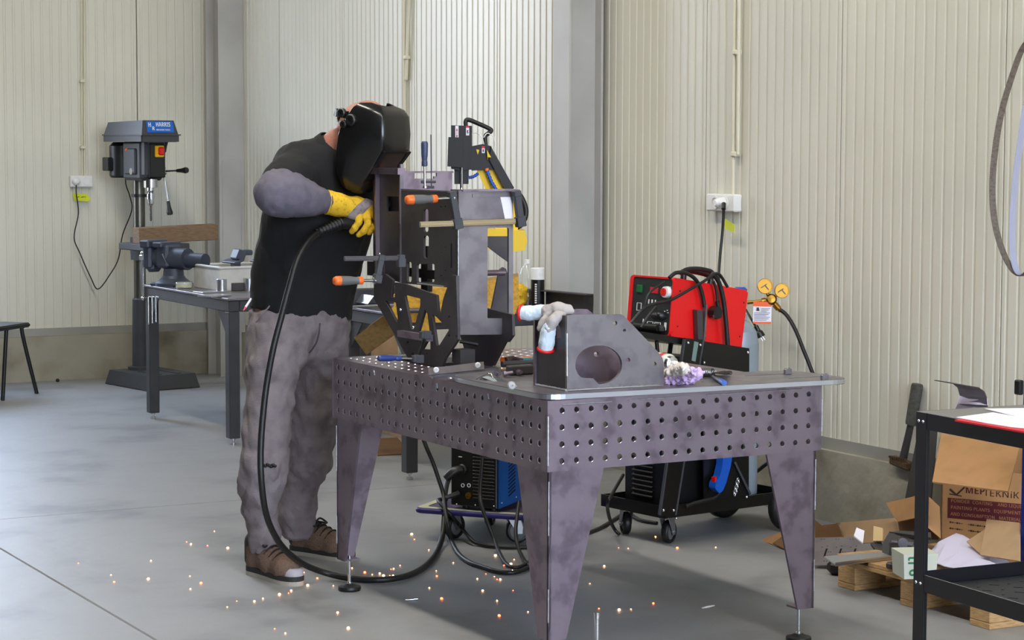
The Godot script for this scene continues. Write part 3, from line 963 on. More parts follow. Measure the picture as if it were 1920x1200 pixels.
func clamps() -> void:
	var zc := ton(860, 400, 0, 0.18).z
	var z := zc + 0.030
	var a := func(x: float, y: float) -> Vector3: return ton(x, y, 2, z)
	bar_clamp("orange and gray handled clamp with a tan rail across the pale front panel", a.call(787, 421), a.call(966, 415), 0.019, mat("rail_tan", Color(0.66, 0.60, 0.48), 0.35, 0.7), a.call(761, 375), a.call(820, 372.5), 0.0155, M.orange_plastic, a.call(848, 371), a.call(847, 361), a.call(859, 428), a.call(968, 360), a.call(977, 424))
	z = ton(715, 484, 0, 0.16).z
	bar_clamp("orange and gray handled clamp below the glove, its dark rail reaching left past the frame", a.call(645, 485), a.call(752, 484), 0.016, M.steel_dark, a.call(626, 526.5), a.call(681, 526), 0.0150, M.orange_plastic, a.call(700, 526), a.call(715, 480), a.call(706, 530), a.call(752, 480), a.call(752, 500))
	z = ton(752, 400, 0, 0.18).z + 0.03
	bar_clamp("slate blue handled clamp standing upright on the frame top", a.call(808, 252), a.call(809, 352), 0.006, M.steel, a.call(796, 265), a.call(796, 312), 0.0115, M.slate_handle, a.call(796.5, 349), a.call(815, 341), a.call(790, 341), a.call(812, 351), a.call(800, 351), false)
	z = ton(775, 672, 0, 0.13).z
	bar_clamp("blue handled clamp lying at the foot of the truss plate", a.call(799, 626), a.call(783, 675), 0.016, M.black_paint, a.call(709, 671.5), a.call(752, 672), 0.0105, M.blue_handle, a.call(786, 673), a.call(775, 673), a.call(792, 673), a.call(790, 628), a.call(806, 628), false)

func gusset_block() -> void:
	var TF := table_frame
	var t := thing("gusset_block", "gray steel bracket with an oval cut-out welded at the table's front corner", "bracket", TF * Vector3(0.25, 0.019, -0.15))
	var zf := ton(1063, 733, 1, 0.02).z
	var xl := ton(1063, 733, 1, 0.02).x
	var b := mb(TF)
	var ell := []
	for i in 28:
		var an := TAU * i / 28
		var r := Vector2(44, 36.5)
		var p := Vector2(1122.5, 684) + Vector2(cos(an) * r.x, sin(an) * r.y)
		if p.y > 700 and p.x < 1118: p.y = minf(p.y, 710 - (1118 - p.x) * 0.06)
		ell.append(p)
	tplate(b, 2, zf, P2([1063, 592, 1074, 590.5, 1163, 589, 1170, 592, 1234, 660, 1242, 671, 1244.5, 680, 1245, 723, 1063, 734]), 0.010, [ell, px_circle(1153.5, 606, 4.0, 4.2), px_circle(1171, 619.5, 2.8, 3.0), px_circle(1177.5, 675, 4.2, 4.4), px_circle(1227, 682.5, 3.8, 4.2)])
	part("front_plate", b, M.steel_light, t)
	b = mb(TF)
	tplate(b, 0, xl, P2([1003, 588, 1063, 592, 1063, 734, 1003, 727]), 0.010, [P2([1039, 633, 1038.5, 616, 1045, 603, 1052, 620, 1053, 634])])
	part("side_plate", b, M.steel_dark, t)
	b = mb(TF)
	var zb := ton(1003, 700, 0, xl).z
	tplate(b, 2, zb + 0.01, P2([1003, 590, 1060, 588, 1072, 582, 1085, 579.5, 1102, 580, 1112, 588, 1190, 655, 1195, 718, 1003, 727]), 0.010, [px_circle(1118, 664, 4.5, 5)])
	part("back_plate", b, M.steel, t)
	b = mb(TF)
	weld(b, Vector3(xl, 0.022, zf + 0.003), ton(1243, 722, 2, zf + 0.003), 0.004, 31)
	weld(b, Vector3(xl - 0.002, 0.022, zf), Vector3(xl - 0.002, 0.022, zb), 0.004, 32)
	weld(b, ton(1063, 625, 2, zf + 0.001), ton(1063, 705, 2, zf + 0.001), 0.0035, 33)
	part("weld_seam", b, M.steel_cut, t)

# ================================================================ the welder
# bones: [a, b, ra, rb]; joined with a smooth minimum on a grid, meshed as surface nets
func flesh(out: MB, bones: Array, cell: float, k: float, clips := [], wrinkle := 0.0, wscale := Vector3.ONE, sd := 1) -> void:
	var lo := Vector3.ONE * 1e9
	var hi := -lo
	for bn in bones:
		var rr := maxf(bn[2], bn[3]) + 2.5 * cell
		for p in [bn[0], bn[1]]:
			lo = lo.min(p - Vector3.ONE * rr)
			hi = hi.max(p + Vector3.ONE * rr)
	var nx := int((hi.x - lo.x) / cell) + 2
	var ny := int((hi.y - lo.y) / cell) + 2
	var nz := int((hi.z - lo.z) / cell) + 2
	var f := PackedFloat32Array()
	f.resize(nx * ny * nz)
	f.fill(0.3)
	for bn in bones:
		var a: Vector3 = bn[0]
		var ba: Vector3 = bn[1] - bn[0]
		var ra: float = bn[2]
		var dr: float = bn[3] - bn[2]
		var bb := maxf(ba.length_squared(), 1e-9)
		var m := maxf(bn[2], bn[3]) + k + 2.0 * cell
		var l := ((a.min(bn[1]) - Vector3.ONE * m - lo) / cell).floor()
		var h := ((a.max(bn[1]) + Vector3.ONE * m - lo) / cell).ceil()
		for z in range(maxi(int(l.z), 0), mini(int(h.z) + 1, nz)):
			for y in range(maxi(int(l.y), 0), mini(int(h.y) + 1, ny)):
				var at := (z * ny + y) * nx
				for x in range(maxi(int(l.x), 0), mini(int(h.x) + 1, nx)):
					var pa := lo + Vector3(x, y, z) * cell - a
					var t := clampf(pa.dot(ba) / bb, 0.0, 1.0)
					var d := (pa - ba * t).length() - ra - dr * t
					var o := f[at + x]
					var q := k - absf(o - d)
					f[at + x] = minf(o, d) - (q * q / k * 0.25 if q > 0.0 else 0.0)
	if clips:
		for z in nz:
			for y in ny:
				var at := (z * ny + y) * nx
				for x in nx:
					if f[at + x] < 2.0 * cell:
						var p := lo + Vector3(x, y, z) * cell
						for c in clips:
							f[at + x] = maxf(f[at + x], (c[0] as Vector3).dot(p - c[1]))
	var id := {}
	var verts := PackedVector3Array()
	var step := [0, 1, nx, nx + 1, nx * ny, nx * ny + 1, nx * ny + nx, nx * ny + nx + 1]
	var edges := [[0, 1], [2, 3], [4, 5], [6, 7], [0, 2], [1, 3], [4, 6], [5, 7], [0, 4], [1, 5], [2, 6], [3, 7]]
	for z in nz - 1:
		for y in ny - 1:
			var row := (z * ny + y) * nx
			for x in nx - 1:
				var b := row + x
				var f0 := f[b]
				if f0 > 2.5 * cell or f0 < -2.5 * cell: continue
				var mask := 0
				for c in 8:
					if f[b + step[c]] < 0.0: mask |= 1 << c
				if mask == 0 or mask == 255: continue
				var s := Vector3.ZERO
				var cnt := 0
				for e in edges:
					var i: int = e[0]
					var j: int = e[1]
					if ((mask >> i) & 1) != ((mask >> j) & 1):
						var u := f[b + step[i]]
						var w := f[b + step[j]]
						var t := u / (u - w)
						var p := Vector3(i & 1, (i >> 1) & 1, (i >> 2) & 1)
						s += p.lerp(Vector3(j & 1, (j >> 1) & 1, (j >> 2) & 1), t)
						cnt += 1
				id[b] = verts.size()
				verts.append(lo + (Vector3(x, y, z) + s / cnt) * cell)
	var idx := PackedInt32Array()
	var dirs := [[1, nx, nx * ny], [nx, nx * ny, 1], [nx * ny, 1, nx]]
	for b: int in id:
		for d in 3:
			var s: int = dirs[d][0]
			var u: int = dirs[d][1]
			var w: int = dirs[d][2]
			var in0 := f[b] < 0.0
			if b + s >= f.size() or in0 == (f[b + s] < 0.0): continue
			if not (id.has(b - u) and id.has(b - w) and id.has(b - u - w)): continue
			var q := [id[b - u - w], id[b - w], id[b], id[b - u]]
			if not in0: q.reverse()
			idx.append_array(PackedInt32Array([q[0], q[1], q[2], q[0], q[2], q[3]]))
	var nn := PackedVector3Array()
	for pass_no in 2:
		nn.clear()
		nn.resize(verts.size())
		for i in range(0, idx.size(), 3):
			var A := verts[idx[i]]
			var m := (verts[idx[i + 1]] - A).cross(verts[idx[i + 2]] - A)
			for j in 3: nn[idx[i + j]] += m
		for i in nn.size(): nn[i] = nn[i].normalized()
		if pass_no == 0:
			if wrinkle <= 0.0: break
			var ns := noise(1.0, 3, sd)
			for i in verts.size():
				var p := verts[i] * wscale
				var v := absf(ns.get_noise_3dv(p)) * 2.0 - 0.6
				verts[i] += nn[i] * v * wrinkle
	for i in range(0, idx.size(), 3):
		out.trin(verts[idx[i]], verts[idx[i + 1]], verts[idx[i + 2]], nn[idx[i]], nn[idx[i + 1]], nn[idx[i + 2]])

func chain(pts: Array, grow := 0.0) -> Array:   # [px, py, depth, radius] joints -> bones
	var o := []
	for i in pts.size() - 1:
		var a: Array = pts[i]
		var b: Array = pts[i + 1]
		o.append([dp(a[0], a[1], a[2]), dp(b[0], b[1], b[2]), a[3] + grow, b[3] + grow])
	return o

func shoe(who: Node3D, heel: Vector3, toe: Vector3, ankle: Vector3) -> void:
	var d := toe - heel
	var L := d.length()
	d = d.normalized()
	var F := Transform3D(Basis(d.cross(Vector3.UP) * -1.0, Vector3.UP, d.cross(Vector3.UP).cross(Vector3.UP) * 1.0), heel)
	F.basis = Basis(Vector3.UP.cross(d), Vector3.UP, d)   # local z forward
	var P := func(x: float, y: float, z: float) -> Vector3: return F * Vector3(x, y, z * L / 0.31)
	var b := mb()
	flesh(b, [[P.call(0, 0.062, 0.045), P.call(0, 0.125, 0.055), 0.038, 0.046], [P.call(0, 0.06, 0.045), P.call(0, 0.06, 0.15), 0.038, 0.043], [P.call(0, 0.06, 0.15), P.call(0.0, 0.052, 0.235), 0.045, 0.046], [P.call(0, 0.052, 0.235), P.call(0, 0.045, 0.27), 0.046, 0.034], [P.call(0, 0.105, 0.06), P.call(0, 0.075, 0.16), 0.042, 0.034]], 0.006, 0.03, [[Vector3.DOWN, P.call(0, 0.026, 0)]], 0.002, Vector3(40, 40, 40), 5)
	var up := part("shoe", b, M.boot_suede, who, "worn brown suede safety shoe")
	b = mb()
	var o := PackedVector2Array()
	for p in [[0.0, -0.002], [0.026, 0.004], [0.039, 0.03], [0.037, 0.09], [0.040, 0.15], [0.050, 0.21], [0.047, 0.26], [0.034, 0.295], [0.012, 0.312]]: o.append(Vector2(p[0], p[1]))
	for p in [[-0.012, 0.312], [-0.034, 0.295], [-0.046, 0.26], [-0.047, 0.21], [-0.039, 0.15], [-0.036, 0.09], [-0.038, 0.03], [-0.026, 0.004]]: o.append(Vector2(p[0], p[1]))
	o = round2(Array(o), 0.02, 2)
	var SF := Transform3D(F.basis * Basis(Vector3(1, 0, 0), Vector3(0, 0, 1) * (L / 0.31), Vector3(0, -1, 0)), heel)
	b.plate(o, [], SF.translated_local(Vector3(0, 0, 0)), 0.016)
	part("sole", b, M.sole_pale, up, "pale rubber sole")
	b = mb()
	var SF2 := SF
	SF2.origin += Vector3.UP * 0.016
	b.plate(o, [], SF2, 0.018)
	part("midsole", b, M.boot_dark, up, "dark midsole")
	b = mb()
	flesh(b, [[P.call(0, 0.045, 0.245), P.call(0, 0.040, 0.275), 0.0475, 0.037]], 0.006, 0.02, [[Vector3.DOWN, P.call(0, 0.018, 0)], [-d, P.call(0, 0, 0.255)], [Vector3.UP, P.call(0, 0.062, 0)]])
	part("toe_guard", b, M.toe_guard, up, "scuffed pale toe guard")
	b = mb()
	flesh(b, [[P.call(0, 0.062, 0.040), P.call(0, 0.12, 0.050), 0.0445, 0.0505]], 0.006, 0.02, [[Vector3.DOWN, P.call(0, 0.03, 0)], [d, P.call(0, 0, 0.070)]])
	part("heel_counter", b, M.boot_dark, up, "dark heel counter")
	b = mb()
	for i in 4:
		var z := 0.125 + i * 0.026
		var y := 0.127 - i * 0.0085
		b.tube(spline([P.call(-0.040, y - 0.022, z), P.call(-0.015, y + 0.004, z + 0.006), P.call(0.015, y + 0.004, z + 0.006), P.call(0.040, y - 0.022, z)], 3), 0.0035, 6)
	b.tube(spline([P.call(0, 0.135, 0.125), P.call(0.03, 0.142, 0.12), P.call(0.04, 0.125, 0.145), P.call(0.01, 0.132, 0.14)], 4), 0.004, 6)
	b.tube(spline([P.call(0, 0.135, 0.125), P.call(-0.03, 0.142, 0.12), P.call(-0.04, 0.122, 0.15), P.call(-0.01, 0.132, 0.14)], 4), 0.004, 6)
	part("laces", b, M.lace, up, "dark laces")
	b = mb()
	b.rbox(P.call(0, 0.112, 0.135), Vector3(0.05, 0.03, 0.075), 0.012, F.basis * Basis(Vector3.RIGHT, 0.42))
	part("tongue", b, M.lace, up)

func welder() -> void:
	var base := (fl(500, 1085) + fl(600, 1045)) / 2
	var who := thing("person", "person in black polo shirt, gray trousers and welding mask bending over the steel frame", "person", base)
	var near := [[520, 640, 7.93, 0.116], [511, 690, 7.90, 0.098], [506, 761, 7.88, 0.085], [499, 815, 7.87, 0.087], [495, 872, 7.86, 0.087], [491, 914, 7.88, 0.081], [488, 958, 7.90, 0.064], [495, 1000, 7.92, 0.058], [497, 1050, 7.94, 0.062]]
	var far := [[604, 640, 8.08, 0.100], [604, 690, 8.10, 0.084], [594, 761, 8.15, 0.089], [584, 820, 8.20, 0.086], [580, 864, 8.23, 0.083], [561, 918, 8.28, 0.068], [557, 958, 8.31, 0.073], [561, 990, 8.33, 0.064], [561, 1035, 8.35, 0.062]]
	var pelvis := [[[534, 600, 7.98, 0.129], [527, 640, 7.95, 0.122]], [[590, 600, 8.06, 0.129], [594, 640, 8.07, 0.112]], [[534, 600, 7.98, 0.125], [590, 600, 8.06, 0.125]]]
	var torso := [
		[[536, 592, 7.98, 0.130], [539, 544, 7.98, 0.133], [545, 500, 7.97, 0.134], [552, 472, 7.95, 0.134], [561, 433, 7.93, 0.135], [567, 394, 7.90, 0.134], [572, 355, 7.87, 0.124], [567, 318, 7.85, 0.098]],
		[[592, 594, 8.07, 0.131], [595, 544, 8.06, 0.133], [606, 500, 8.04, 0.134], [613, 472, 8.02, 0.134], [626, 433, 7.99, 0.135], [637, 394, 7.97, 0.130], [648, 350, 7.95, 0.120], [668, 318, 7.95, 0.098]],
		[[567, 318, 7.85, 0.098], [612, 308, 7.86, 0.088], [668, 318, 7.95, 0.098]]]
	var arm := [[566, 318, 7.83, 0.078], [538, 345, 7.71, 0.068], [517, 364, 7.62, 0.0625], [550, 368, 7.65, 0.060], [582, 376, 7.69, 0.045], [622, 379, 7.75, 0.037]]
	var arm2 := [[668, 318, 7.96, 0.078], [700, 350, 7.99, 0.062], [722, 390, 7.99, 0.052], [735, 400, 7.93, 0.046], [742, 402, 7.86, 0.038]]
	var neck := [[610, 302, 7.88, 0.064], [634, 274, 7.85, 0.056], [664, 247, 7.82, 0.054]]
	var head := [[677, 235, 7.80, 0.081], [690, 230, 7.78, 0.072], [692, 262, 7.75, 0.062]]
	# body: one continuous surface under the clothes
	var bones := []
	for c in [near, far]: bones.append_array(chain(c.slice(0, c.size() - 1), -0.022))
	for c in pelvis: bones.append_array(chain(c, -0.022))
	for c in torso: bones.append_array(chain(c, -0.022))
	bones.append_array(chain(arm, -0.014))
	bones.append_array(chain(arm2, -0.014))
	bones.append_array(chain(neck))
	bones.append_array(chain(head))
	var b := mb()
	flesh(b, bones, 0.012, 0.03)
	# face under the mask, ears
	var hc := dp(676, 236, 7.79)
	var HB := head_basis()
	part("body", b, M.skin, who, "bald head and neck")
	b = mb()
	flesh(b, [[dp(645, 233, 7.735), dp(641, 240, 7.72), 0.012, 0.015], [dp(641, 240, 7.72), dp(643, 252, 7.72), 0.014, 0.009]], 0.004, 0.008)
	flesh(b, [[hc + HB * Vector3(0.088, -0.02, -0.02), hc + HB * Vector3(0.092, 0.012, -0.025), 0.010, 0.014]], 0.004, 0.008)
	flesh(b, [[hc + HB * Vector3(0, -0.02, 0.075), hc + HB * Vector3(0, -0.055, 0.098), 0.010, 0.015], [hc + HB * Vector3(-0.012, -0.058, 0.086), hc + HB * Vector3(0.012, -0.058, 0.086), 0.010, 0.010]], 0.004, 0.012)
	part("face_features", b, M.skin, who, "ears and nose")
	b = mb()
	bones = chain([[664, 247, 7.82, 0.0555], [677, 235, 7.80, 0.0822]])
	flesh(b, bones, 0.008, 0.03, [[HB * Vector3(0, 1, 0.75).normalized(), hc + HB * Vector3(0, 0.012, -0.03)], [-(HB * Vector3(0, 1, 0.2).normalized()), hc + HB * Vector3(0, -0.06, -0.06)]])
	part("hair", b, M.hair, who, "very short gray hair at the back of the head")
	# shirt
	bones = []
	for c in torso: bones.append_array(chain(c))
	bones.append_array(chain([[567, 318, 7.84, 0.096], [543, 341, 7.73, 0.091], [532, 350, 7.69, 0.088]]))
	bones.append_array(chain([[668, 318, 7.96, 0.092], [698, 350, 7.99, 0.080]]))
	bones.append_array(chain([[612, 305, 7.87, 0.080], [618, 289, 7.865, 0.070]]))
	b = mb()
	var ed := (dp(517, 364, 7.62) - dp(560, 322, 7.82)).normalized()
	var lowl := dp(468, 566, 7.98)
	var lowr := dp(656, 606, 8.05)
	var hem := Vector3(0, -1, 0) + (lowr - lowl).normalized() * -0.16
	flesh(b, bones, 0.012, 0.028, [[hem.normalized(), (lowl + lowr) / 2 + Vector3(0, -0.01, 0)]], 0.007, Vector3(7, 3.5, 7), 11)
	var sh := part("polo_shirt", b, M.shirt_cloth, who, "black short sleeved polo shirt")
	b = mb()
	var nk := dp(621, 284, 7.862)
	var nd := (dp(640, 256, 7.84) - dp(608, 300, 7.88)).normalized()
	b.lathe([Vector2(0.078, -0.020), Vector2(0.080, 0.004), Vector2(0.072, 0.030), Vector2(0.066, 0.034), Vector2(0.067, 0.026), Vector2(0.072, 0.002), Vector2(0.071, -0.020)], look(nk, nk + nd), 26, true)
	part("collar", b, M.shirt_cloth, sh)
	# gray sleeve of the undershirt, visible below the shirt sleeve
	b = mb()
	flesh(b, chain([[546, 343, 7.745, 0.072], [531, 353, 7.685, 0.0715], [517, 364, 7.62, 0.0665], [550, 368.5, 7.65, 0.061], [582, 376, 7.69, 0.046], [624, 379, 7.75, 0.0385]]), 0.008, 0.045, [], 0.0035, Vector3(14, 10, 14), 13)
	part("sleeve", b, M.sleeve_cloth, who, "gray sleeve of an undershirt")
	b = mb()
	flesh(b, chain([[690, 340, 7.98, 0.068], [700, 350, 7.99, 0.066], [722, 390, 7.99, 0.055], [735, 400, 7.93, 0.048], [741, 402, 7.87, 0.041]]), 0.010, 0.03)
	part("sleeve", b, M.sleeve_cloth, who)
	# trousers
	bones = []
	for c in [near, far]: bones.append_array(chain(c))
	for c in pelvis: bones.append_array(chain(c))
	b = mb()
	var hn := dp(497, 1037, 7.94)
	var hf := dp(561, 1011, 8.35)
	var hd := Vector3(hf.x - hn.x, 0, hf.z - hn.z)
	var cuff := Vector3(0, -1, 0) + hd.normalized() * ((hf.y - hn.y) / hd.length())
	flesh(b, bones, 0.012, 0.022, [[cuff.normalized(), hn], [Vector3.UP, dp(560, 578, 8.0)]], 0.011, Vector3(10, 5.5, 10), 17)
	var tr := part("trousers", b, M.trouser_cloth, who, "worn gray work trousers with a torn knee")
	b = mb()
	b.tube(spline([dp(600, 606, 7.84), dp(598, 625, 7.84), dp(592, 645, 7.845), dp(580, 662, 7.86)], 4), 0.003, 6)
	part("fly_seam", b, M.dark_gray_plastic, tr)
	b = mb()
	b.tube(spline([dp(506, 573, 7.86), dp(490, 592, 7.86), dp(474, 612, 7.88)], 4), 0.003, 6)
	part("pocket_seam", b, M.trouser_cloth, tr)
	b = mb()
	for i in 7:
		var q := dp(494 + i * 3.6, 872 + [0.0, 2.0, -1.0, 1.0, 3.0, 0.0, 2.0][i], 7.775)
		b.ball(q, Vector3(0.008, 0.006, 0.006), 6)
	part("knee_tear", b, M.black_rubber, tr, "dark tear at the knee")
	shoe(who, fl(470, 1074), fl(561, 1099), Vector3.ZERO)
	shoe(who, fl(548, 1036), fl(662, 1052), Vector3.ZERO)
	# gloves
	for side in 2:
		b = mb()
		var G := mb()
		if side == 0:
			flesh(b, chain([[616, 379.5, 7.74, 0.0435], [634, 384, 7.755, 0.0425], [652, 388, 7.77, 0.038], [668, 389, 7.785, 0.040], [686, 392, 7.80, 0.036]])
				+ chain([[660, 402, 7.765, 0.022], [676, 405, 7.775, 0.020]])
				+ chain([[674, 402, 7.765, 0.0145], [673, 416, 7.75, 0.0125], [665, 428, 7.752, 0.0115], [660, 434, 7.762, 0.0105]])
				+ chain([[688, 403, 7.775, 0.0150], [690, 420, 7.757, 0.0128], [682, 433, 7.755, 0.0117], [673, 440, 7.765, 0.0107]])
				+ chain([[699, 398, 7.79, 0.0150], [707, 413, 7.775, 0.0125], [702, 428, 7.765, 0.0115], [692, 436, 7.77, 0.0105]])
				+ chain([[704, 388, 7.81, 0.0150], [718, 397, 7.805, 0.0123], [720, 412, 7.80, 0.0112]])
				+ chain([[664, 400, 7.82, 0.017], [676, 412, 7.845, 0.0145], [690, 417, 7.85, 0.0125]]), 0.0032, 0.005, [[(dp(600, 379, 7.73) - dp(620, 380, 7.75)).normalized(), dp(613, 379, 7.735)]], 0.0013, Vector3(40, 40, 40), 23)
			var pa := dp(662, 412, 7.77)
			var pn := (dp(690, 422, 7.77) - dp(655, 388, 7.77)).normalized()
			flesh(G, chain([[656, 388.5, 7.77, 0.0395], [668, 389, 7.785, 0.0415], [687, 392, 7.80, 0.0375]]) + chain([[660, 402, 7.765, 0.0235], [676, 405, 7.775, 0.0215]]), 0.004, 0.010, [[pn, dp(684, 399, 7.78)], [-pn, dp(671, 386, 7.78)]], 0.0015, Vector3(30, 30, 30), 24)
		else:
			flesh(b, chain([[738, 401, 7.90, 0.045], [744, 402, 7.85, 0.040], [748, 402, 7.80, 0.036]])
				+ chain([[745, 398, 7.78, 0.016], [748, 396, 7.73, 0.013], [745, 404, 7.71, 0.012]]) + chain([[748, 402, 7.78, 0.016], [752, 402, 7.73, 0.013], [749, 410, 7.71, 0.012]])
				+ chain([[750, 406, 7.78, 0.016], [755, 408, 7.74, 0.013], [751, 416, 7.72, 0.012]]) + chain([[750, 410, 7.79, 0.015], [756, 415, 7.76, 0.012], [752, 421, 7.74, 0.011]])
				+ chain([[741, 408, 7.80, 0.016], [734, 412, 7.76, 0.013], [732, 408, 7.73, 0.012]]), 0.005, 0.008)
			flesh(G, chain([[744, 402, 7.855, 0.0415], [748, 402, 7.81, 0.0375]]), 0.006, 0.01)
		var gl := part("glove", b, M.glove_yellow, who, "yellow leather work glove")
		part("palm_patch", G, M.glove_gray, gl, "gray band across the glove's back")
		if side == 0:
			b = mb()
			b.tube([dp(612.0, 379, 7.735) , dp(614.5, 379.3, 7.737)], [0.0445, 0.0445], 20)
			part("cuff_hem", b, M.glove_yellow, gl)
	mask(who, hc, HB)

func head_basis() -> Basis:   # x to his left, y up, z forward
	var er := Vector3(0.8766, 0, 0.4811)
	var to := Vector3(-0.4811, 0, 0.8766)
	var fh := er * sin(deg_to_rad(58)) + to * cos(deg_to_rad(58))
	var p := deg_to_rad(17)
	var f := fh * cos(p) + Vector3.DOWN * sin(p)
	var u := fh * sin(p) + Vector3.UP * cos(p)
	return Basis(u.cross(f), u, f)

func mask(who: Node3D, hc: Vector3, HB: Basis) -> void:
	var o := hc + HB * Vector3(0, -0.015, 0.012)
	var F := Transform3D(HB, o)
	# rows: y, back z, side x, side front z, front x, front z
	var rows := [[0.114, 0.045, 0.050, 0.066, 0.036, 0.082], [0.106, 0.022, 0.084, 0.076, 0.070, 0.110], [0.088, 0.010, 0.100, 0.084, 0.080, 0.130], [0.03, -0.012, 0.108, 0.086, 0.086, 0.152], [-0.02, -0.018, 0.109, 0.082, 0.086, 0.163],
		[-0.10, -0.010, 0.103, 0.064, 0.072, 0.132], [-0.16, 0.004, 0.090, 0.052, 0.058, 0.100], [-0.200, 0.022, 0.064, 0.050, 0.040, 0.078], [-0.210, 0.032, 0.045, 0.048, 0.028, 0.068]]
	var b := mb(F)
	var rings := []
	for r in rows:
		var half := []
		half.append(Vector3(r[2] * 0.98, r[0], r[1]))
		half.append(Vector3(r[2], r[0], lerpf(r[1], r[3], 0.5)))
		half.append(Vector3(r[2] * 0.985, r[0], r[3] - 0.012))
		half.append(Vector3(lerpf(r[2], r[4], 0.25), r[0], r[3] + 0.004))
		half.append(Vector3(lerpf(r[2], r[4], 0.85), r[0], lerpf(r[3], r[5], 0.85)))
		half.append(Vector3(r[4] * 0.86, r[0], r[5]))
		half.append(Vector3(r[4] * 0.4, r[0], r[5] + 0.004))
		var ring := half.duplicate()
		for i in range(half.size() - 1, -1, -1): ring.append(half[i] * Vector3(-1, 1, 1))
		rings.append(ring)
	var nr := []
	for i in rows.size():
		var nl := []
		for j in 14:
			var du: Vector3 = rings[mini(i + 1, rows.size() - 1)][j] - rings[maxi(i - 1, 0)][j]
			var dv: Vector3 = rings[i][mini(j + 1, 13)] - rings[i][maxi(j - 1, 0)]
			nl.append(du.cross(dv).normalized())
		nr.append(nl)
	for lay in 2:
		var s := 0.0 if lay == 0 else 0.004
		for i in rows.size() - 1:
			for j in 13:
				var q := []
				var w := []
				for e in [[i, j], [i + 1, j], [i + 1, j + 1], [i, j + 1]]:
					q.append(rings[e[0]][e[1]] - nr[e[0]][e[1]] * s)
					w.append(nr[e[0]][e[1]])
				if lay == 0: b.quadn(q[0], q[1], q[2], q[3], w[0], w[1], w[2], w[3])
				else: b.quadn(q[3], q[2], q[1], q[0], -w[3], -w[2], -w[1], -w[0])
	var mk := part("welding_mask", b, M.mask_black, who, "glossy black welding mask")
	b = mb(F)
	var rim := []
	for i in rows.size(): rim.append(rings[i][0])
	b.tube(rim, 0.0035, 6)
	rim = []
	for i in rows.size(): rim.append(rings[i][13])
	b.tube(rim, 0.0035, 6)
	b.tube(rings[0], 0.003, 6)
	part("rim", b, M.mask_black, mk)
	b = mb(F)   # lens panel on the lower front
	var at := frame(Vector3(0, -0.062, 0.1515), Vector3.RIGHT, Vector3(0, 0.08, 0.031))
	b.plate(round2([Vector2(-0.074, -0.042), Vector2(0.074, -0.042), Vector2(0.084, 0.042), Vector2(-0.084, 0.042)], 0.008), [round2([Vector2(-0.058, -0.032), Vector2(0.058, -0.032), Vector2(0.062, 0.034), Vector2(-0.062, 0.034)], 0.006)], at.translated_local(Vector3(0, 0, 0.006)), 0.008)
	part("lens_frame", b, M.mask_black, mk)
	b = mb(F)
	b.box(at * Vector3(0, 0, 0.0015), Vector3(0.122, 0.068, 0.004), at.basis)
	part("lens", b, M.lens_dark, mk, "dark brownish welding glass")
	b = mb(F)   # headband with its ratchet and pivot knobs
	var band := []
	for i in 15:
		var a := PI * (i / 14.0) * 1.0 + PI
		band.append(Vector3(cos(a) * 0.092, 0.055 + 0.02 * sin(a), sin(a) * 0.112 - 0.005))
	for i in 14:
		var p: Vector3 = band[i]
		var q: Vector3 = band[i + 1]
		b.box((p + q) / 2, Vector3(0.004, 0.026, (q - p).length() * 1.1), Basis.looking_at(q - p, Vector3.UP))
	part("headband", b, M.black_plastic, mk)
	b = mb(F)
	b.xf = Transform3D.IDENTITY
	var kb := look(dp(646, 220, 7.80), dp(634, 219, 7.81))
	b.lathe([Vector2(0, -0.012), Vector2(0.026, -0.012), Vector2(0.029, -0.004), Vector2(0.029, 0.012), Vector2(0.024, 0.018), Vector2(0, 0.018)], kb, 10)
	part("ratchet_knob", b, M.black_plastic, mk)
	for s in [-1.0, 1.0]:
		for e in [[0.058, 0.020, 0.017], [0.045, 0.066, 0.022], [0.022, 0.040, 0.014]]:
			b = mb(F)
			var kt := Transform3D(Basis(Vector3(0, 0, 1), -s * PI / 2), Vector3(s * 0.108, e[0], e[1] - 0.045))
			b.lathe([Vector2(0, 0), Vector2(e[2], 0), Vector2(e[2], 0.010), Vector2(e[2] * 0.8, 0.014), Vector2(e[2] * 0.45, 0.014), Vector2(e[2] * 0.4, 0.008), Vector2(0, 0.008)], kt, 14)
			part("pivot_knob", b, M.black_plastic, mk)

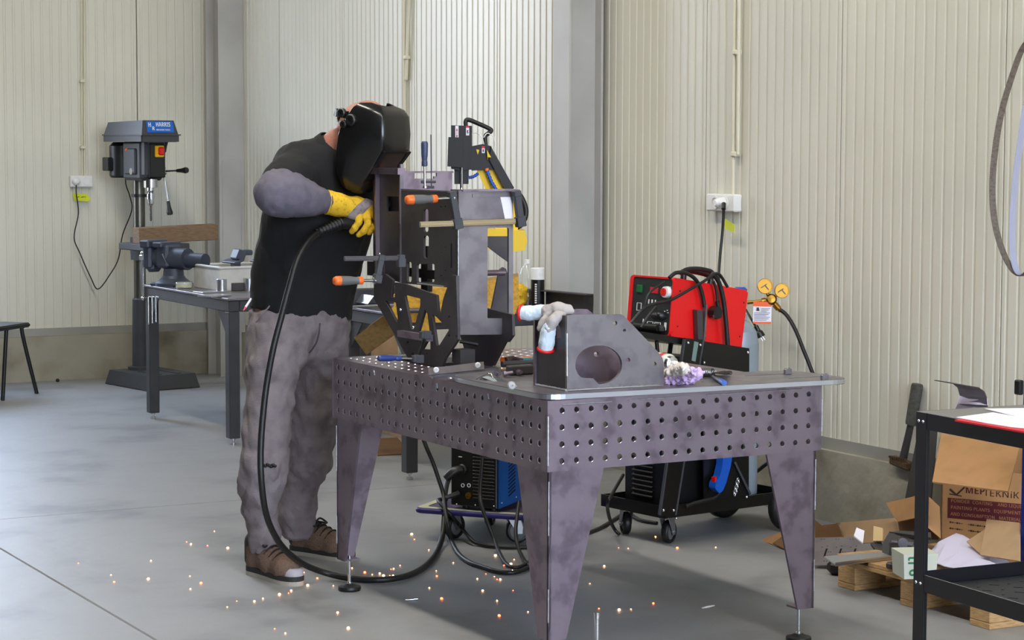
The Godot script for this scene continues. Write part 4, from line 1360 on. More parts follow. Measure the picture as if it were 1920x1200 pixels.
func torch_and_cable() -> void:
	var t := thing("welding_torch", "black ribbed welding torch in the yellow glove, its long cable looping to the floor", "welding torch", fl(660, 1085))
	var b := mb()
	b.tube(spline([dp(722, 392, 7.83), dp(708, 400, 7.82), dp(690, 409, 7.81), dp(668, 416, 7.785), dp(652, 418, 7.765), dp(638, 419, 7.75)], 4), [0.008, 0.009, 0.010, 0.011, 0.012, 0.014, 0.016, 0.018, 0.019, 0.02, 0.021, 0.022, 0.022, 0.023, 0.024, 0.024, 0.023, 0.022, 0.020, 0.019, 0.018], 12)
	part("handle", b, M.black_plastic, t)
	b = mb()
	var A := dp(641, 418, 7.752)
	var B := dp(602, 433, 7.72)
	var prof := []
	for i in 9:
		var y := 0.012 * i
		var r := 0.023 - i * 0.0007
		prof.append_array([Vector2(r * 0.86, y), Vector2(r, y + 0.002), Vector2(r, y + 0.007), Vector2(r * 0.86, y + 0.009)])
	b.lathe(prof, look(A, B), 14)
	part("strain_relief", b, M.black_rubber, t)
	b = mb()
	var path := [dp(612, 428, 7.73), dp(598, 435, 7.71), dp(577, 455, 7.65), dp(557, 490, 7.60), dp(542, 540, 7.57), dp(528, 592, 7.55), dp(513, 650, 7.54), dp(500, 720, 7.54), dp(492, 790, 7.53), dp(488.5, 850, 7.52), dp(490, 900, 7.52), dp(496, 950, 7.55), dp(507, 987, 7.60), dp(530, 1026, 7.68), dp(566, 1056, 7.78), dp(610, 1074, 7.86)]
	path.append_array([fl(660, 1085, 0.013), fl(720, 1087, 0.013), fl(770, 1077, 0.013), fl(806, 1053, 0.013), fl(826, 1018, 0.02), dp(833, 975, 8.62), dp(834, 930, 8.75), dp(840, 900, 8.84), dp(852, 886, 8.88)])
	b.tube(spline(path, 6), 0.0115, 10)
	part("cable", b, M.black_rubber, t)

# ================================================================ left and back of the hall
func bench(label: String, x0: float, x1: float, z0: float, z1: float, h: float) -> Node3D:
	var t := thing("workbench", label, "workbench", Vector3((x0 + x1) / 2, 0, (z0 + z1) / 2))
	var b := mb()
	b.rbox(Vector3((x0 + x1) / 2, h - 0.006, (z0 + z1) / 2), Vector3(x1 - x0 + 0.02, 0.012, z1 - z0 + 0.02), 0.002)
	part("bench_top", b, M.steel_light, t)
	b = mb()
	var s := 0.06
	for z in [z0 + s / 2, z1 - s / 2]:
		b.rbox(Vector3((x0 + x1) / 2, h - 0.042, z), Vector3(x1 - x0 - 2 * s, s, s), 0.004)
	for x in [x0 + s / 2, x1 - s / 2]:
		b.rbox(Vector3(x, h - 0.042, (z0 + z1) / 2), Vector3(s, s, z1 - z0 - 0.002), 0.004)
	part("apron", b, M.bench_paint, t)
	for x in [x0 + s / 2, x1 - s / 2]:
		for z in [z0 + s / 2, z1 - s / 2]:
			b = mb()
			b.rbox(Vector3(x, (h - 0.072 + 0.035) / 2, z), Vector3(s, h - 0.072 - 0.035, s), 0.004)
			var dz := 1.0 if z < (z0 + z1) / 2 else -1.0
			var g3 := PackedVector2Array([Vector2(0, 0), Vector2(dz * 0.13, 0), Vector2(0, -0.13)])
			b.plate(g3, [], Transform3D(Basis(Vector3(0, 0, 1), Vector3(0, 1, 0), Vector3(-1, 0, 0)), Vector3(x - 0.02, h - 0.072, z + dz * s / 2)), 0.008)
			var lg := part("leg", b, M.bench_paint, t)
			b = mb()
			b.cyl(Vector3(x, 0.004, z), Vector3(x, 0.05, z), 0.007, 8)
			b.cyl(Vector3(x, 0.0, z), Vector3(x, 0.012, z), 0.016, 8)
			b.cyl(Vector3(x, 0.026, z), Vector3(x, 0.034, z), 0.012, 6)
			part("levelling_foot", b, M.chrome, lg)
	return t

func socket(label: String, at: Vector3, along: Vector3, out: Vector3, plug_x: float) -> void:
	var B := Basis(along, Vector3.UP, along.cross(Vector3.UP))
	if B.z.dot(out) < 0: B = Basis(-along, Vector3.UP, out)
	var F := Transform3D(B, at)
	var t := thing("wall_socket", label, "socket", at)
	var b := mb(F)
	b.rbox(Vector3(0, 0, 0.022), Vector3(0.155 if out.x == 0.0 else 0.225, 0.078, 0.044), 0.006)
	part("box", b, M.white_plastic, t)
	for x in [-0.037, 0.037]:
		b = mb(F)
		b.lathe([Vector2(0.030, 0.0), Vector2(0.030, 0.004), Vector2(0.022, 0.004), Vector2(0.021, 0.001), Vector2(0, 0.001)], Transform3D(Basis(Vector3.RIGHT, PI / 2), Vector3(x, 0, 0.0445)), 18)
		part("outlet", b, M.white_plastic, t)
	b = mb(F)
	b.lathe([Vector2(0.0, 0), Vector2(0.027, 0), Vector2(0.026, 0.02), Vector2(0.020, 0.036), Vector2(0.011, 0.045), Vector2(0, 0.045)], Transform3D(Basis(Vector3.RIGHT, PI / 2), Vector3(plug_x, 0, 0.046)), 16)
	part("plug", b, M.white_plastic, t, "round white plug")

func conduit(label: String, lines: Array, r: float, clips: Array) -> void:
	var t := thing("cable_conduit", label, "conduit", lines[0][0])
	for l in lines:
		var b := mb()
		var hi: Vector3 = l[0]
		var lo: Vector3 = l[1]
		b.cyl(hi + (hi - lo) * ((5.98 - hi.y) / (hi.y - lo.y)), lo, r, 10)
		part("pipe", b, M.conduit, t)
	for c in clips:
		var b := mb()
		b.rbox(c, Vector3(0.034, 0.022, 0.034), 0.004)
		part("clip", b, M.conduit, t)

func walls_fittings() -> void:
	var o := Vector3(-1, 0, 0)
	var w := on(1365, 380, 0, WALL_X)
	socket("white double wall socket on the right wall with a black plug cord hanging down", w, Vector3(0, 0, 1), o, 0.03)
	var px0 := WALL_X - 0.016
	conduit("cream conduit running down the right wall to the double socket", [[on(1379, -120, 0, px0), on(1374.5, 366, 0, px0)], [on(1387.5, -120, 0, px0), on(1384, 290, 0, px0)]], 0.0085, [on(1382, 98, 0, px0), on(1379, 289, 0, px0)])
	conduit("cream conduit on the right wall above the mask, a second pipe crossing beside it", [[on(757, -120, 0, px0), on(760, 520, 0, px0)], [on(771, -100, 0, px0), on(762, 150, 0, px0)]], 0.011, [on(763, 108, 0, px0)])
	var pz0 := BACK_Z + 0.016
	var v := on(150, 340, 2, BACK_Z)
	socket("white double wall socket beside the drill press with a yellow tag under it", v, Vector3(1, 0, 0), Vector3(0, 0, 1), -0.045)
	conduit("cream conduit on the back wall above the socket", [[on(153, -120, 2, pz0), on(154, 331, 2, pz0)], [on(157.5, -120, 2, pz0), on(158.5, 331, 2, pz0)]], 0.006, [on(154, 152, 2, pz0), on(155, 276, 2, pz0)])
	# tags with a note clipped to the cords
	var b := mb()
	b.quad(on(137, 363, 2, pz0 + 0.05), on(170, 377, 2, pz0 + 0.05), on(163, 366, 2, pz0 + 0.05), on(138, 362, 2, pz0 + 0.05))
	b = mb()
	var tg := [on(136, 362.5, 2, pz0 + 0.03), on(140, 376, 2, pz0 + 0.03), on(165, 378, 2, pz0 + 0.03), on(170, 374, 2, pz0 + 0.03), on(163, 364, 2, pz0 + 0.03)]
	var pl := PackedVector2Array()
	for p in tg: pl.append(Vector2(p.x, p.y))
	b.plate(pl, [], Transform3D(Basis.IDENTITY, Vector3(0, 0, pz0 + 0.03)), 0.001)
	var t1 := single("cord_tag", b, M.yellow_tag, tg[0], "yellow paper tag hanging under the socket by the drill press", "tag")
	b = mb()
	for s in [[143, 149], [152, 158], [159, 161]]: b.tube([on(s[0], 370, 2, pz0 + 0.0315), on(s[1], 369, 2, pz0 + 0.0315)], 0.002, 4)
	part("handwriting", b, M.dark_ink, t1)
	b = mb()
	var xx := WALL_X - 0.05
	tg = [on(1358, 409, 0, xx), on(1358, 428, 0, xx), on(1377, 437, 0, xx), on(1377, 421, 0, xx)]
	pl = PackedVector2Array()
	for p in tg: pl.append(Vector2(p.z, p.y))
	b.plate(pl, [], Transform3D(Basis(Vector3(0, 0, 1), Vector3(0, 1, 0), Vector3(-1, 0, 0)), Vector3(xx, 0, 0)), 0.001)
	single("cord_tag", b, M.yellow_tag, tg[0], "yellow paper tag on the black cord under the right wall socket", "tag")
	# cords
	b = mb()
	var q := WALL_X - 0.08
	b.tube(spline([on(1357, 381, 0, q), on(1356.5, 392, 0, q - 0.01)], 2), 0.010, 8)
	b.tube(spline([on(1357, 390, 0, q), on(1355, 430, 0, q), on(1350, 480, 0, q - 0.02), on(1347.5, 520, 0, q - 0.05), on(1349, 560, 0, q - 0.08)], 5), 0.0065, 8)
	single("power_cord", b, M.black_rubber, on(1355, 430, 0, q), "black power cord hanging from the right wall socket down behind the red welder", "power cord")
	b = mb()
	var zz := BACK_Z + 0.09
	b.tube(spline([on(143, 347, 2, zz), on(143, 362, 2, zz), on(147, 400, 2, zz), on(139, 445, 2, zz), on(150, 475, 2, zz), on(170, 520, 2, zz), on(184, 542, 2, zz), on(206, 515, 2, zz), on(222, 485, 2, zz), on(230, 440, 2, zz), on(247, 395, 2, zz + 0.1), on(244, 370, 2, zz + 0.2), on(236, 345, 2, zz + 0.25), on(235, 318, 2, zz + 0.28)], 6), 0.0042, 7)
	single("power_cord", b, M.black_rubber, on(184, 542, 2, zz), "thin black cord looping from the back wall socket to the drill press", "power cord")

func drill_press() -> void:
	var foot := fl(263, 712)
	foot.z = -8.27
	foot.x = on(263, 600, 2, -8.27).x
	var turn := deg_to_rad(9)
	var t := thing("drill_press", "gray pillar drill press with a blue sign on its head", "drill press", foot, turn)
	var F := t.transform
	var b := mb(F)
	var o := []
	for p in [[-0.215, -0.14], [0.215, -0.14], [0.215, 0.44], [-0.215, 0.44]]: o.append(p)
	b.hull8([Vector3(-0.195, 0.005, 0.44), Vector3(0.195, 0.005, 0.44), Vector3(0.195, 0.005, -0.13), Vector3(-0.195, 0.005, -0.13), Vector3(-0.175, 0.095, 0.415), Vector3(0.175, 0.095, 0.415), Vector3(0.175, 0.095, -0.105), Vector3(-0.175, 0.095, -0.105)])
	for x in [-0.165, 0.165]:
		for z in [-0.10, 0.41]: b.box(Vector3(x, 0.004, z), Vector3(0.06, 0.008, 0.06))
	for x in [-0.07, 0.07]: b.box(Vector3(x, 0.097, 0.25), Vector3(0.025, 0.006, 0.28))
	part("base", b, M.machine_gray, t)
	b = mb(F)
	b.lathe([Vector2(0.085, 0.09), Vector2(0.085, 0.115), Vector2(0.055, 0.12), Vector2(0.050, 0.56), Vector2(0.044, 0.57), Vector2(0, 0.57)], Transform3D.IDENTITY, 24)
	part("column_sleeve", b, M.bench_paint, t)
	b = mb(F)
	b.cyl(Vector3(0, 0.57, 0), Vector3(0, 1.42, 0), 0.039, 24)
	part("column", b, mat("column_steel", Color(0.42, 0.41, 0.385), 0.32, 0.9), t)
	b = mb(F)
	b.lathe([Vector2(0.050, 1.235), Vector2(0.050, 1.255), Vector2(0.04, 1.255)], Transform3D.IDENTITY, 18)
	b.box(Vector3(0.05, 1.245, 0.02), Vector3(0.03, 0.02, 0.02))
	part("collar", b, M.black_plastic, t)
	b = mb(F)   # work table on its bracket
	b.rbox(Vector3(0.0, 0.918, 0.20), Vector3(0.34, 0.045, 0.34), 0.006)
	b.box(Vector3(0, 0.873, 0.06), Vector3(0.12, 0.10, 0.14))
	b.lathe([Vector2(0.06, 0.86), Vector2(0.06, 0.97), Vector2(0.04, 0.97)], Transform3D.IDENTITY, 16)
	part("work_table", b, M.machine_gray, t)
	b = mb(F)   # head casting
	b.rbox(Vector3(0, 1.475, 0.06), Vector3(0.17, 0.26, 0.26), 0.02)
	b.rbox(Vector3(0, 1.49, 0.20), Vector3(0.15, 0.24, 0.07), 0.015)
	b.rbox(Vector3(-0.09, 1.47, 0.06), Vector3(0.02, 0.17, 0.15), 0.008)
	part("head", b, M.machine_gray, t)
	b = mb(F)
	b.rbox(Vector3(0.005, 1.475, 0.242), Vector3(0.115, 0.22, 0.02), 0.006)
	part("front_cover", b, M.black_plastic, t)
	b = mb(F)
	b.rbox(Vector3(0.015, 1.535, 0.256), Vector3(0.066, 0.075, 0.016), 0.005)
	var sw := part("switch", b, mat("switch_yellow", Color(0.90, 0.68, 0.05), 0.4), t, "yellow safety switch")
	b = mb(F)
	b.rbox(Vector3(0.022, 1.537, 0.270), Vector3(0.042, 0.052, 0.022), 0.008)
	part("stop_button", b, M.red_plastic, sw, "red stop button")
	b = mb(F)   # belt cover
	b.hull8([Vector3(-0.135, 1.595, 0.31), Vector3(0.105, 1.595, 0.31), Vector3(0.135, 1.595, 0.26), Vector3(0.135, 1.595, -0.22), Vector3(-0.135, 1.635, 0.31), Vector3(0.105, 1.635, 0.31), Vector3(0.135, 1.635, 0.26), Vector3(0.135, 1.635, -0.22)])
	b.hull8([Vector3(-0.14, 1.597, 0.30), Vector3(0.13, 1.597, 0.31), Vector3(0.13, 1.597, -0.22), Vector3(-0.14, 1.597, -0.22), Vector3(-0.14, 1.64, 0.30), Vector3(0.13, 1.64, 0.31), Vector3(0.13, 1.64, -0.22), Vector3(-0.14, 1.64, -0.22)])
	b.box(Vector3(-0.003, 1.642, 0.045), Vector3(0.285, 0.008, 0.55))
	b.hull8([Vector3(-0.137, 1.645, 0.305), Vector3(0.128, 1.645, 0.305), Vector3(0.128, 1.645, -0.22), Vector3(-0.137, 1.645, -0.22), Vector3(-0.120, 1.735, 0.285), Vector3(0.105, 1.735, 0.285), Vector3(0.105, 1.725, -0.19), Vector3(-0.12, 1.725, -0.19)])
	part("belt_cover", b, M.machine_gray, t)
	b = mb(F)
	var n := Vector3(0, 0.02, 0.09).normalized()
	var SP := Transform3D(Basis(Vector3.RIGHT, -0.215), Vector3(0.0, 1.692, 0.2975))
	b.xf = F * SP
	b.rbox(Vector3(0.0, 0, 0), Vector3(0.195, 0.074, 0.003), 0.001)
	var sg := part("sign", b, mat("sign_blue", Color(0.03, 0.36, 0.72), 0.4), t, "blue sign with white lettering")
	lettering("lettering", "HARRIS", 0.038, F * SP * Transform3D(Basis.IDENTITY, Vector3(-0.032, -0.006, 0.0018)), M.white_ink, sg, "Droid Sans", true, 0.80)
	lettering("lettering", "MACHINE TOOLS", 0.0125, F * SP * Transform3D(Basis.IDENTITY, Vector3(-0.031, -0.026, 0.0018)), M.white_ink, sg, "Droid Sans", true, 1.0)
	lettering("lettering", "H", 0.040, F * SP * Transform3D(Basis.IDENTITY, Vector3(-0.088, -0.010, 0.0018)), M.white_ink, sg, "Droid Sans", true, 0.85)
	lettering("lettering", "R", 0.034, F * SP * Transform3D(Basis.IDENTITY, Vector3(-0.062, -0.030, 0.0018)), M.white_ink, sg, "Droid Sans", true, 1.0)
	b = mb(F)   # motor behind the head
	b.lathe([Vector2(0, 1.36), Vector2(0.075, 1.36), Vector2(0.085, 1.375), Vector2(0.085, 1.57), Vector2(0.06, 1.595), Vector2(0, 1.595)], Transform3D(Basis.IDENTITY, Vector3(-0.03, 0, -0.17)), 20)
	b.rbox(Vector3(-0.11, 1.45, -0.20), Vector3(0.06, 0.09, 0.09), 0.006)
	part("motor", b, M.machine_black, t)
	b = mb(F)
	b.ball(Vector3(-0.095, 1.545, 0.02), Vector3(0.012, 0.014, 0.012), 8)
	part("lamp_knob", b, M.orange_plastic, t)
	b = mb(F)
	var ct := Transform3D(Basis.IDENTITY, Vector3(0, 0, 0.16))
	b.lathe([Vector2(0.046, 1.30), Vector2(0.046, 1.355), Vector2(0, 1.355)], ct, 20)
	b.lathe([Vector2(0.018, 1.27), Vector2(0.024, 1.28), Vector2(0.022, 1.30), Vector2(0.046, 1.30)], ct, 18)
	part("quill", b, M.chrome, t)
	b = mb(F)
	b.lathe([Vector2(0.008, 1.180), Vector2(0.020, 1.195), Vector2(0.022, 1.225), Vector2(0.026, 1.225), Vector2(0.026, 1.262), Vector2(0.015, 1.27), Vector2(0, 1.27)], ct, 14)
	part("chuck", b, M.chrome, t)
	b = mb(F)
	var bit := []
	for i in 25: bit.append(Vector2(0.0075 if i % 3 else 0.0058, 1.085 + 0.004 * i))
	bit[0] = Vector2(0, 1.078)
	b.lathe(bit, ct, 8)
	part("drill_bit", b, M.steel_dark, t)
	b = mb(F)   # feed levers
	b.cyl(Vector3(-0.105, 1.405, 0.09), Vector3(-0.085, 1.405, 0.09), 0.022, 14)
	b.cyl(Vector3(0.08, 1.405, 0.13), Vector3(0.125, 1.405, 0.13), 0.026, 14)
	part("feed_hub", b, M.chrome, t)
	for e in [[Vector3(0.115, 1.405, 0.14), Vector3(0.16, 1.412, 0.30)], [Vector3(0.115, 1.39, 0.13), Vector3(0.13, 1.16, 0.17)], [Vector3(0.115, 1.42, 0.12), Vector3(0.11, 1.58, 0.16)]]:
		b = mb(F)
		b.cyl(e[0], e[1], 0.007, 8)
		var lv := part("feed_lever", b, M.chrome, t)
		b = mb(F)
		var kd: Vector3 = (e[1] - e[0]).normalized()
		b.lathe([Vector2(0.0, -0.02), Vector2(0.011, -0.02), Vector2(0.014, 0.02), Vector2(0.021, 0.055), Vector2(0.018, 0.07), Vector2(0, 0.073)], look(e[1] - kd * 0.03, e[1]), 12)
		part("lever_knob", b, M.black_plastic, lv)
	# timber lying on the drill table
	b = mb()
	var ft := foot + t.basis * Vector3(0.16, 0.9965, 0.20)
	b.rbox(ft, Vector3(0.56, 0.105, 0.11), 0.005, Basis(Vector3.UP, deg_to_rad(4)) * Basis(Vector3(0, 0, 1), 0.03))
	single("timber_block", b, M.old_wood, ft - Vector3(0, 0.05, 0), "old brown squared timber lying on the drill press table", "timber")

func left_bench() -> void:
	var h := 0.775
	var x0 := 1.03
	bench("dark steel workbench at the left carrying a vise and a white box", x0, 1.85, -6.48, -5.17, h)
	# vise on the far left corner
	var vp := fl(318, 528, h)
	vp = Vector3(1.13, h, -6.28)
	var t := thing("bench_vise", "blue-gray bench vise bolted to the far corner of the left workbench", "vise", vp, deg_to_rad(-62))
	var F := t.transform.translated_local(Vector3(0, 0, 0))
	var b := mb(F)   # local x: towards the moving jaw's back (image right), -x: front jaw
	b.lathe([Vector2(0, 0.0), Vector2(0.105, 0.0), Vector2(0.105, 0.018), Vector2(0.07, 0.045), Vector2(0.060, 0.06), Vector2(0.056, 0.10), Vector2(0, 0.10)], Transform3D.IDENTITY, 20)
	for a in [0.6, 2.7, 4.8]: b.rbox(Vector3(cos(a) * 0.105, 0.01, sin(a) * 0.105), Vector3(0.05, 0.02, 0.05), 0.006)
	part("swivel_base", b, M.vise_paint, t)
	b = mb(F)
	b.tube([Vector3(-0.06, 0.155, 0), Vector3(0.11, 0.155, 0)], 0.062, 18)
	b.rbox(Vector3(-0.035, 0.17, 0), Vector3(0.09, 0.13, 0.13), 0.012)
	b.rbox(Vector3(-0.05, 0.235, 0), Vector3(0.07, 0.03, 0.17), 0.006)
	part("body", b, M.vise_paint, t)
	b = mb(F)
	b.cyl(Vector3(0.10, 0.150, 0), Vector3(0.24, 0.150, 0), 0.042, 16)
	part("slide_tube", b, M.vise_paint, t)
	b = mb(F)
	b.rbox(Vector3(-0.155, 0.17, 0), Vector3(0.06, 0.15, 0.12), 0.012)
	b.rbox(Vector3(-0.15, 0.12, 0), Vector3(0.06, 0.09, 0.10), 0.02)
	b.rbox(Vector3(-0.15, 0.237, 0), Vector3(0.07, 0.045, 0.17), 0.008)
	b.tube([Vector3(-0.17, 0.155, 0), Vector3(-0.05, 0.155, 0)], 0.05, 16)
	part("moving_jaw", b, M.vise_paint, t)
	b = mb(F)
	b.cyl(Vector3(-0.185, 0.155, 0), Vector3(-0.25, 0.155, 0), 0.017, 12)
	part("screw", b, M.chrome, t)
	b = mb(F)
	b.cyl(Vector3(-0.235, 0.175, 0.0), Vector3(-0.235, -0.08, 0.0), 0.0075, 8)
	b.ball(Vector3(-0.235, 0.18, 0), Vector3(0.013, 0.013, 0.013), 8)
	b.ball(Vector3(-0.235, -0.08, 0), Vector3(0.013, 0.013, 0.013), 8)
	b.cyl(Vector3(0.0, 0.14, 0.06), Vector3(0.01, 0.185, 0.10), 0.005, 6)
	part("handle_bar", b, M.chrome, t)
	# white plastic crate
	var c := fl(431, 548, h)
	b = mb()
	var cz := -5.93
	var cx := 1.43
	var s := Vector3(0.46, 0.13, 0.40)
	b.rbox(Vector3(cx, h + 0.004, cz), Vector3(s.x, 0.008, s.z), 0.003)
	for e in [[Vector3(0, 0, s.z / 2), Vector3(s.x, s.y, 0.008)], [Vector3(0, 0, -s.z / 2), Vector3(s.x, s.y, 0.008)], [Vector3(s.x / 2, 0, 0), Vector3(0.008, s.y, s.z)], [Vector3(-s.x / 2, 0, 0), Vector3(0.008, s.y, s.z)]]:
		b.rbox(Vector3(cx, h + s.y / 2, cz) + e[0], e[1], 0.003)
		var rimsize: Vector3 = e[1] + Vector3(0.012, 0, 0.012)
		rimsize.y = 0.014
		b.rbox(Vector3(cx, h + s.y - 0.003, cz) + e[0], rimsize, 0.004)
	single("plastic_crate", b, mat("crate_white", Color(0.80, 0.80, 0.78), 0.5, 0.0, M.cardboard.albedo_texture, 2.0), Vector3(cx, h, cz), "scuffed white plastic crate on the left workbench", "crate")
	# gray castings resting in the crate
	for k in 2:
		b = mb()
		var p := Vector3(cx - 0.07 + 0.17 * k, h + 0.13, cz - 0.03)
		var lab: String = ["dark gray metal bracket lying across the white crate, leftmost of the pair", "dark gray metal bracket in the white crate next to the black shirt"][k]
		b.rbox(p + Vector3(0.0, 0.02, 0), Vector3(0.05, 0.012, 0.20), 0.003, Basis(Vector3(0, 0, 1), 0.3))
		b.rbox(p + Vector3(0.03, 0.055, 0.02), Vector3(0.05, 0.06, 0.10), 0.006, Basis(Vector3(0, 0, 1), -0.4))
		b.rbox(p + Vector3(0.07, 0.07, 0.03), Vector3(0.06, 0.03, 0.07), 0.006)
		b.box(p + Vector3(0.02, -0.03, 0), Vector3(0.03, 0.1, 0.08))
		single("metal_bracket", b, M.vise_paint, p, lab, "bracket", "brackets in the white crate")
	# machined cylinders, jar, plates, small tool
	for k in 2:
		var p := fl([415.5, 467][k], [547, 545][k], h)
		b = mb()
		b.lathe([Vector2(0, 0), Vector2(0.028, 0), Vector2(0.029, 0.002), Vector2(0.029, 0.068), Vector2(0.027, 0.070), Vector2(0.018, 0.070), Vector2(0.018, 0.05), Vector2(0, 0.05)], Transform3D(Basis.IDENTITY, p), 24)
		single("steel_bushing", b, M.steel_cut, p, ["shiny machined steel bushing on the bench corner, in front of the white crate", "shiny machined steel bushing half hidden behind the black shirt"][k], "bushing", "bushings on the left workbench")
	b = mb()
	var sb := fl(440, 545, h)
	b.rbox(sb + Vector3(0.02, 0.022, 0), Vector3(0.09, 0.044, 0.05), 0.003)
	single("steel_block", b, M.steel_dark, sb, "dark rectangular steel block between the two shiny bushings", "steel block")
	b = mb()
	var jp := fl(345, 541, h)
	var jt := thing("glass_jar", "small clear glass jar with yellow liquid on the left workbench", "jar", jp)
	b.lathe([Vector2(0.042, 0.001), Vector2(0.046, 0.006), Vector2(0.046, 0.03), Vector2(0.044, 0.036), Vector2(0.042, 0.036), Vector2(0.043, 0.03), Vector2(0.043, 0.008), Vector2(0, 0.006)], Transform3D(Basis.IDENTITY, jp), 24)
	var glass := mat("clear_glass", Color(0.92, 0.96, 0.94, 0.16), 0.05)
	glass.transparency = BaseMaterial3D.TRANSPARENCY_ALPHA
	part("glass", b, glass, jt)
	b = mb()
	b.lathe([Vector2(0, 0.0065), Vector2(0.041, 0.0085), Vector2(0.041, 0.016), Vector2(0, 0.016)], Transform3D(Basis.IDENTITY, jp), 20)
	part("liquid", b, mat("oil_yellow", Color(0.72, 0.66, 0.10), 0.2), jt)
	b = mb()
	var tp := fl(375, 533, h)
	b.rbox(tp + Vector3(0, 0.015, 0), Vector3(0.02, 0.03, 0.10), 0.006)
	var st := single("tape_reel", b, M.black_plastic, tp, "small black tool with a red end beside the white crate", "tool")
	b = mb()
	b.rbox(tp + Vector3(0.03, 0.02, 0.02), Vector3(0.03, 0.018, 0.03), 0.004)
	part("red_end", b, M.red_plastic, st)
	for k in 2:
		b = mb()
		var pp := fl([385, 392][k], [549, 557][k], h)
		b.rbox(pp + Vector3(0.03, 0.004 + 0.002 * k, 0), Vector3(0.16, 0.008, 0.10), 0.001, Basis(Vector3.UP, 0.2 + 0.3 * k))
		single("flat_bar", b, M.steel_cut, pp, ["bright flat steel offcut on the left bench, further from the edge", "bright flat steel offcut at the near edge of the left bench"][k], "steel plate", "flat offcuts on the left bench")
	# hex keys hanging at the leg, pencil sticking out of the pocket
	for k in 3:
		b = mb()
		var x := 278.0 + k * 7
		b.tube([dp(x, 556, 12.2), dp(x + 0.5, 608 - 2 * k, 12.2)], 0.004, 6)
		b.tube([dp(x, 556, 12.2), dp(x + 5, 557, 12.2)], 0.004, 6)
		single("hex_key", b, M.chrome, dp(x, 580, 12.2), ["hex key hanging on the bench leg, leftmost of three", "hex key hanging on the bench leg, middle of three", "hex key hanging on the bench leg, rightmost of three"][k], "hex key", "hex keys on the bench leg")
	b = mb()
	var p0 := dp(456, 583, 7.9)
	var p1 := dp(471, 560, 7.93)
	b.cyl(p0.lerp(p1, 0.3), p1, 0.0045, 6)
	var pe := single("pencil", b, M.paper, p0, "white pencil with a pink tip sticking out behind the trouser pocket", "pencil")
	b = mb()
	b.cyl(p0.lerp(p1, 0.3), p0, 0.0045, 6, 0.001)
	part("tip", b, mat("pink_tip", Color(0.85, 0.3, 0.4), 0.5), pe)

func side_chair() -> void:
	var a := fl(5, 751)
	var c := fl(69, 738)
	var t := thing("stacking_chair", "black stacking chair at the left edge, only its seat side and legs in view", "chair", a)
	var hh := 0.45
	var sa := on(30, 600, 2, -7.9)
	var p1 := dp(14, 603, 12.95)
	var p2 := dp(45, 600, 13.1)
	var b := mb()
	var back := Vector3(-0.42, 0, 0.02)
	for s in 2:
		var off := back * s
		var m1 := Vector3(a.x + 0.03, 0.44, a.z) + off
		var m2 := Vector3(c.x - 0.10, 0.44, c.z) + off
		var lg := mb()
		lg.tube([a + off, m1], 0.013, 8)
		part("leg", lg, M.black_paint, t)
		lg = mb()
		lg.tube(spline([m1, m1.lerp(m2, 0.7) + Vector3(0, 0.008, 0), m2 + Vector3(0.02, -0.01, 0), m2.lerp(c + off, 0.12), c + off], 5), 0.013, 8)
		part("leg", lg, M.black_paint, t)
	b = mb()
	var ctr := Vector3((a.x + c.x) / 2 - 0.20, 0.45, (a.z + c.z) / 2)
	b.rbox(ctr, Vector3(0.44, 0.03, 0.36), 0.012, Basis(Vector3.UP, atan2(-(c.z - a.z), c.x - a.x) + PI / 2 + PI / 2))
	part("seat", b, M.black_plastic, t)
	b = mb()
	b.rbox(ctr + Vector3(-0.25, 0.32, 0.1), Vector3(0.03, 0.28, 0.38), 0.01)
	b.tube([ctr + Vector3(-0.23, 0, -0.05), ctr + Vector3(-0.25, 0.4, -0.05)], 0.011, 8)
	b.tube([ctr + Vector3(-0.23, 0, 0.22), ctr + Vector3(-0.25, 0.4, 0.22)], 0.011, 8)
	part("backrest", b, M.black_plastic, t)

func cardboard_box(called: String, label: String, c: Vector3, s: Vector3, turn: float, m: Material) -> Node3D:
	var t := thing(called, label, "box", c, turn)
	var F := t.transform
	for e in [[Vector3(0, s.y / 2, s.z / 2), Vector3(s.x, s.y, 0.006)], [Vector3(0, s.y / 2, -s.z / 2), Vector3(s.x, s.y, 0.006)], [Vector3(s.x / 2, s.y / 2, 0), Vector3(0.006, s.y, s.z)], [Vector3(-s.x / 2, s.y / 2, 0), Vector3(0.006, s.y, s.z)], [Vector3(0, 0.004, 0), Vector3(s.x, 0.006, s.z)], [Vector3(0, s.y - 0.003, 0), Vector3(s.x * 0.99, 0.006, s.z * 0.99)]]:
		var b := mb(F)
		b.rbox(e[0], e[1], 0.002)
		part("side", b, m, t)
	return t

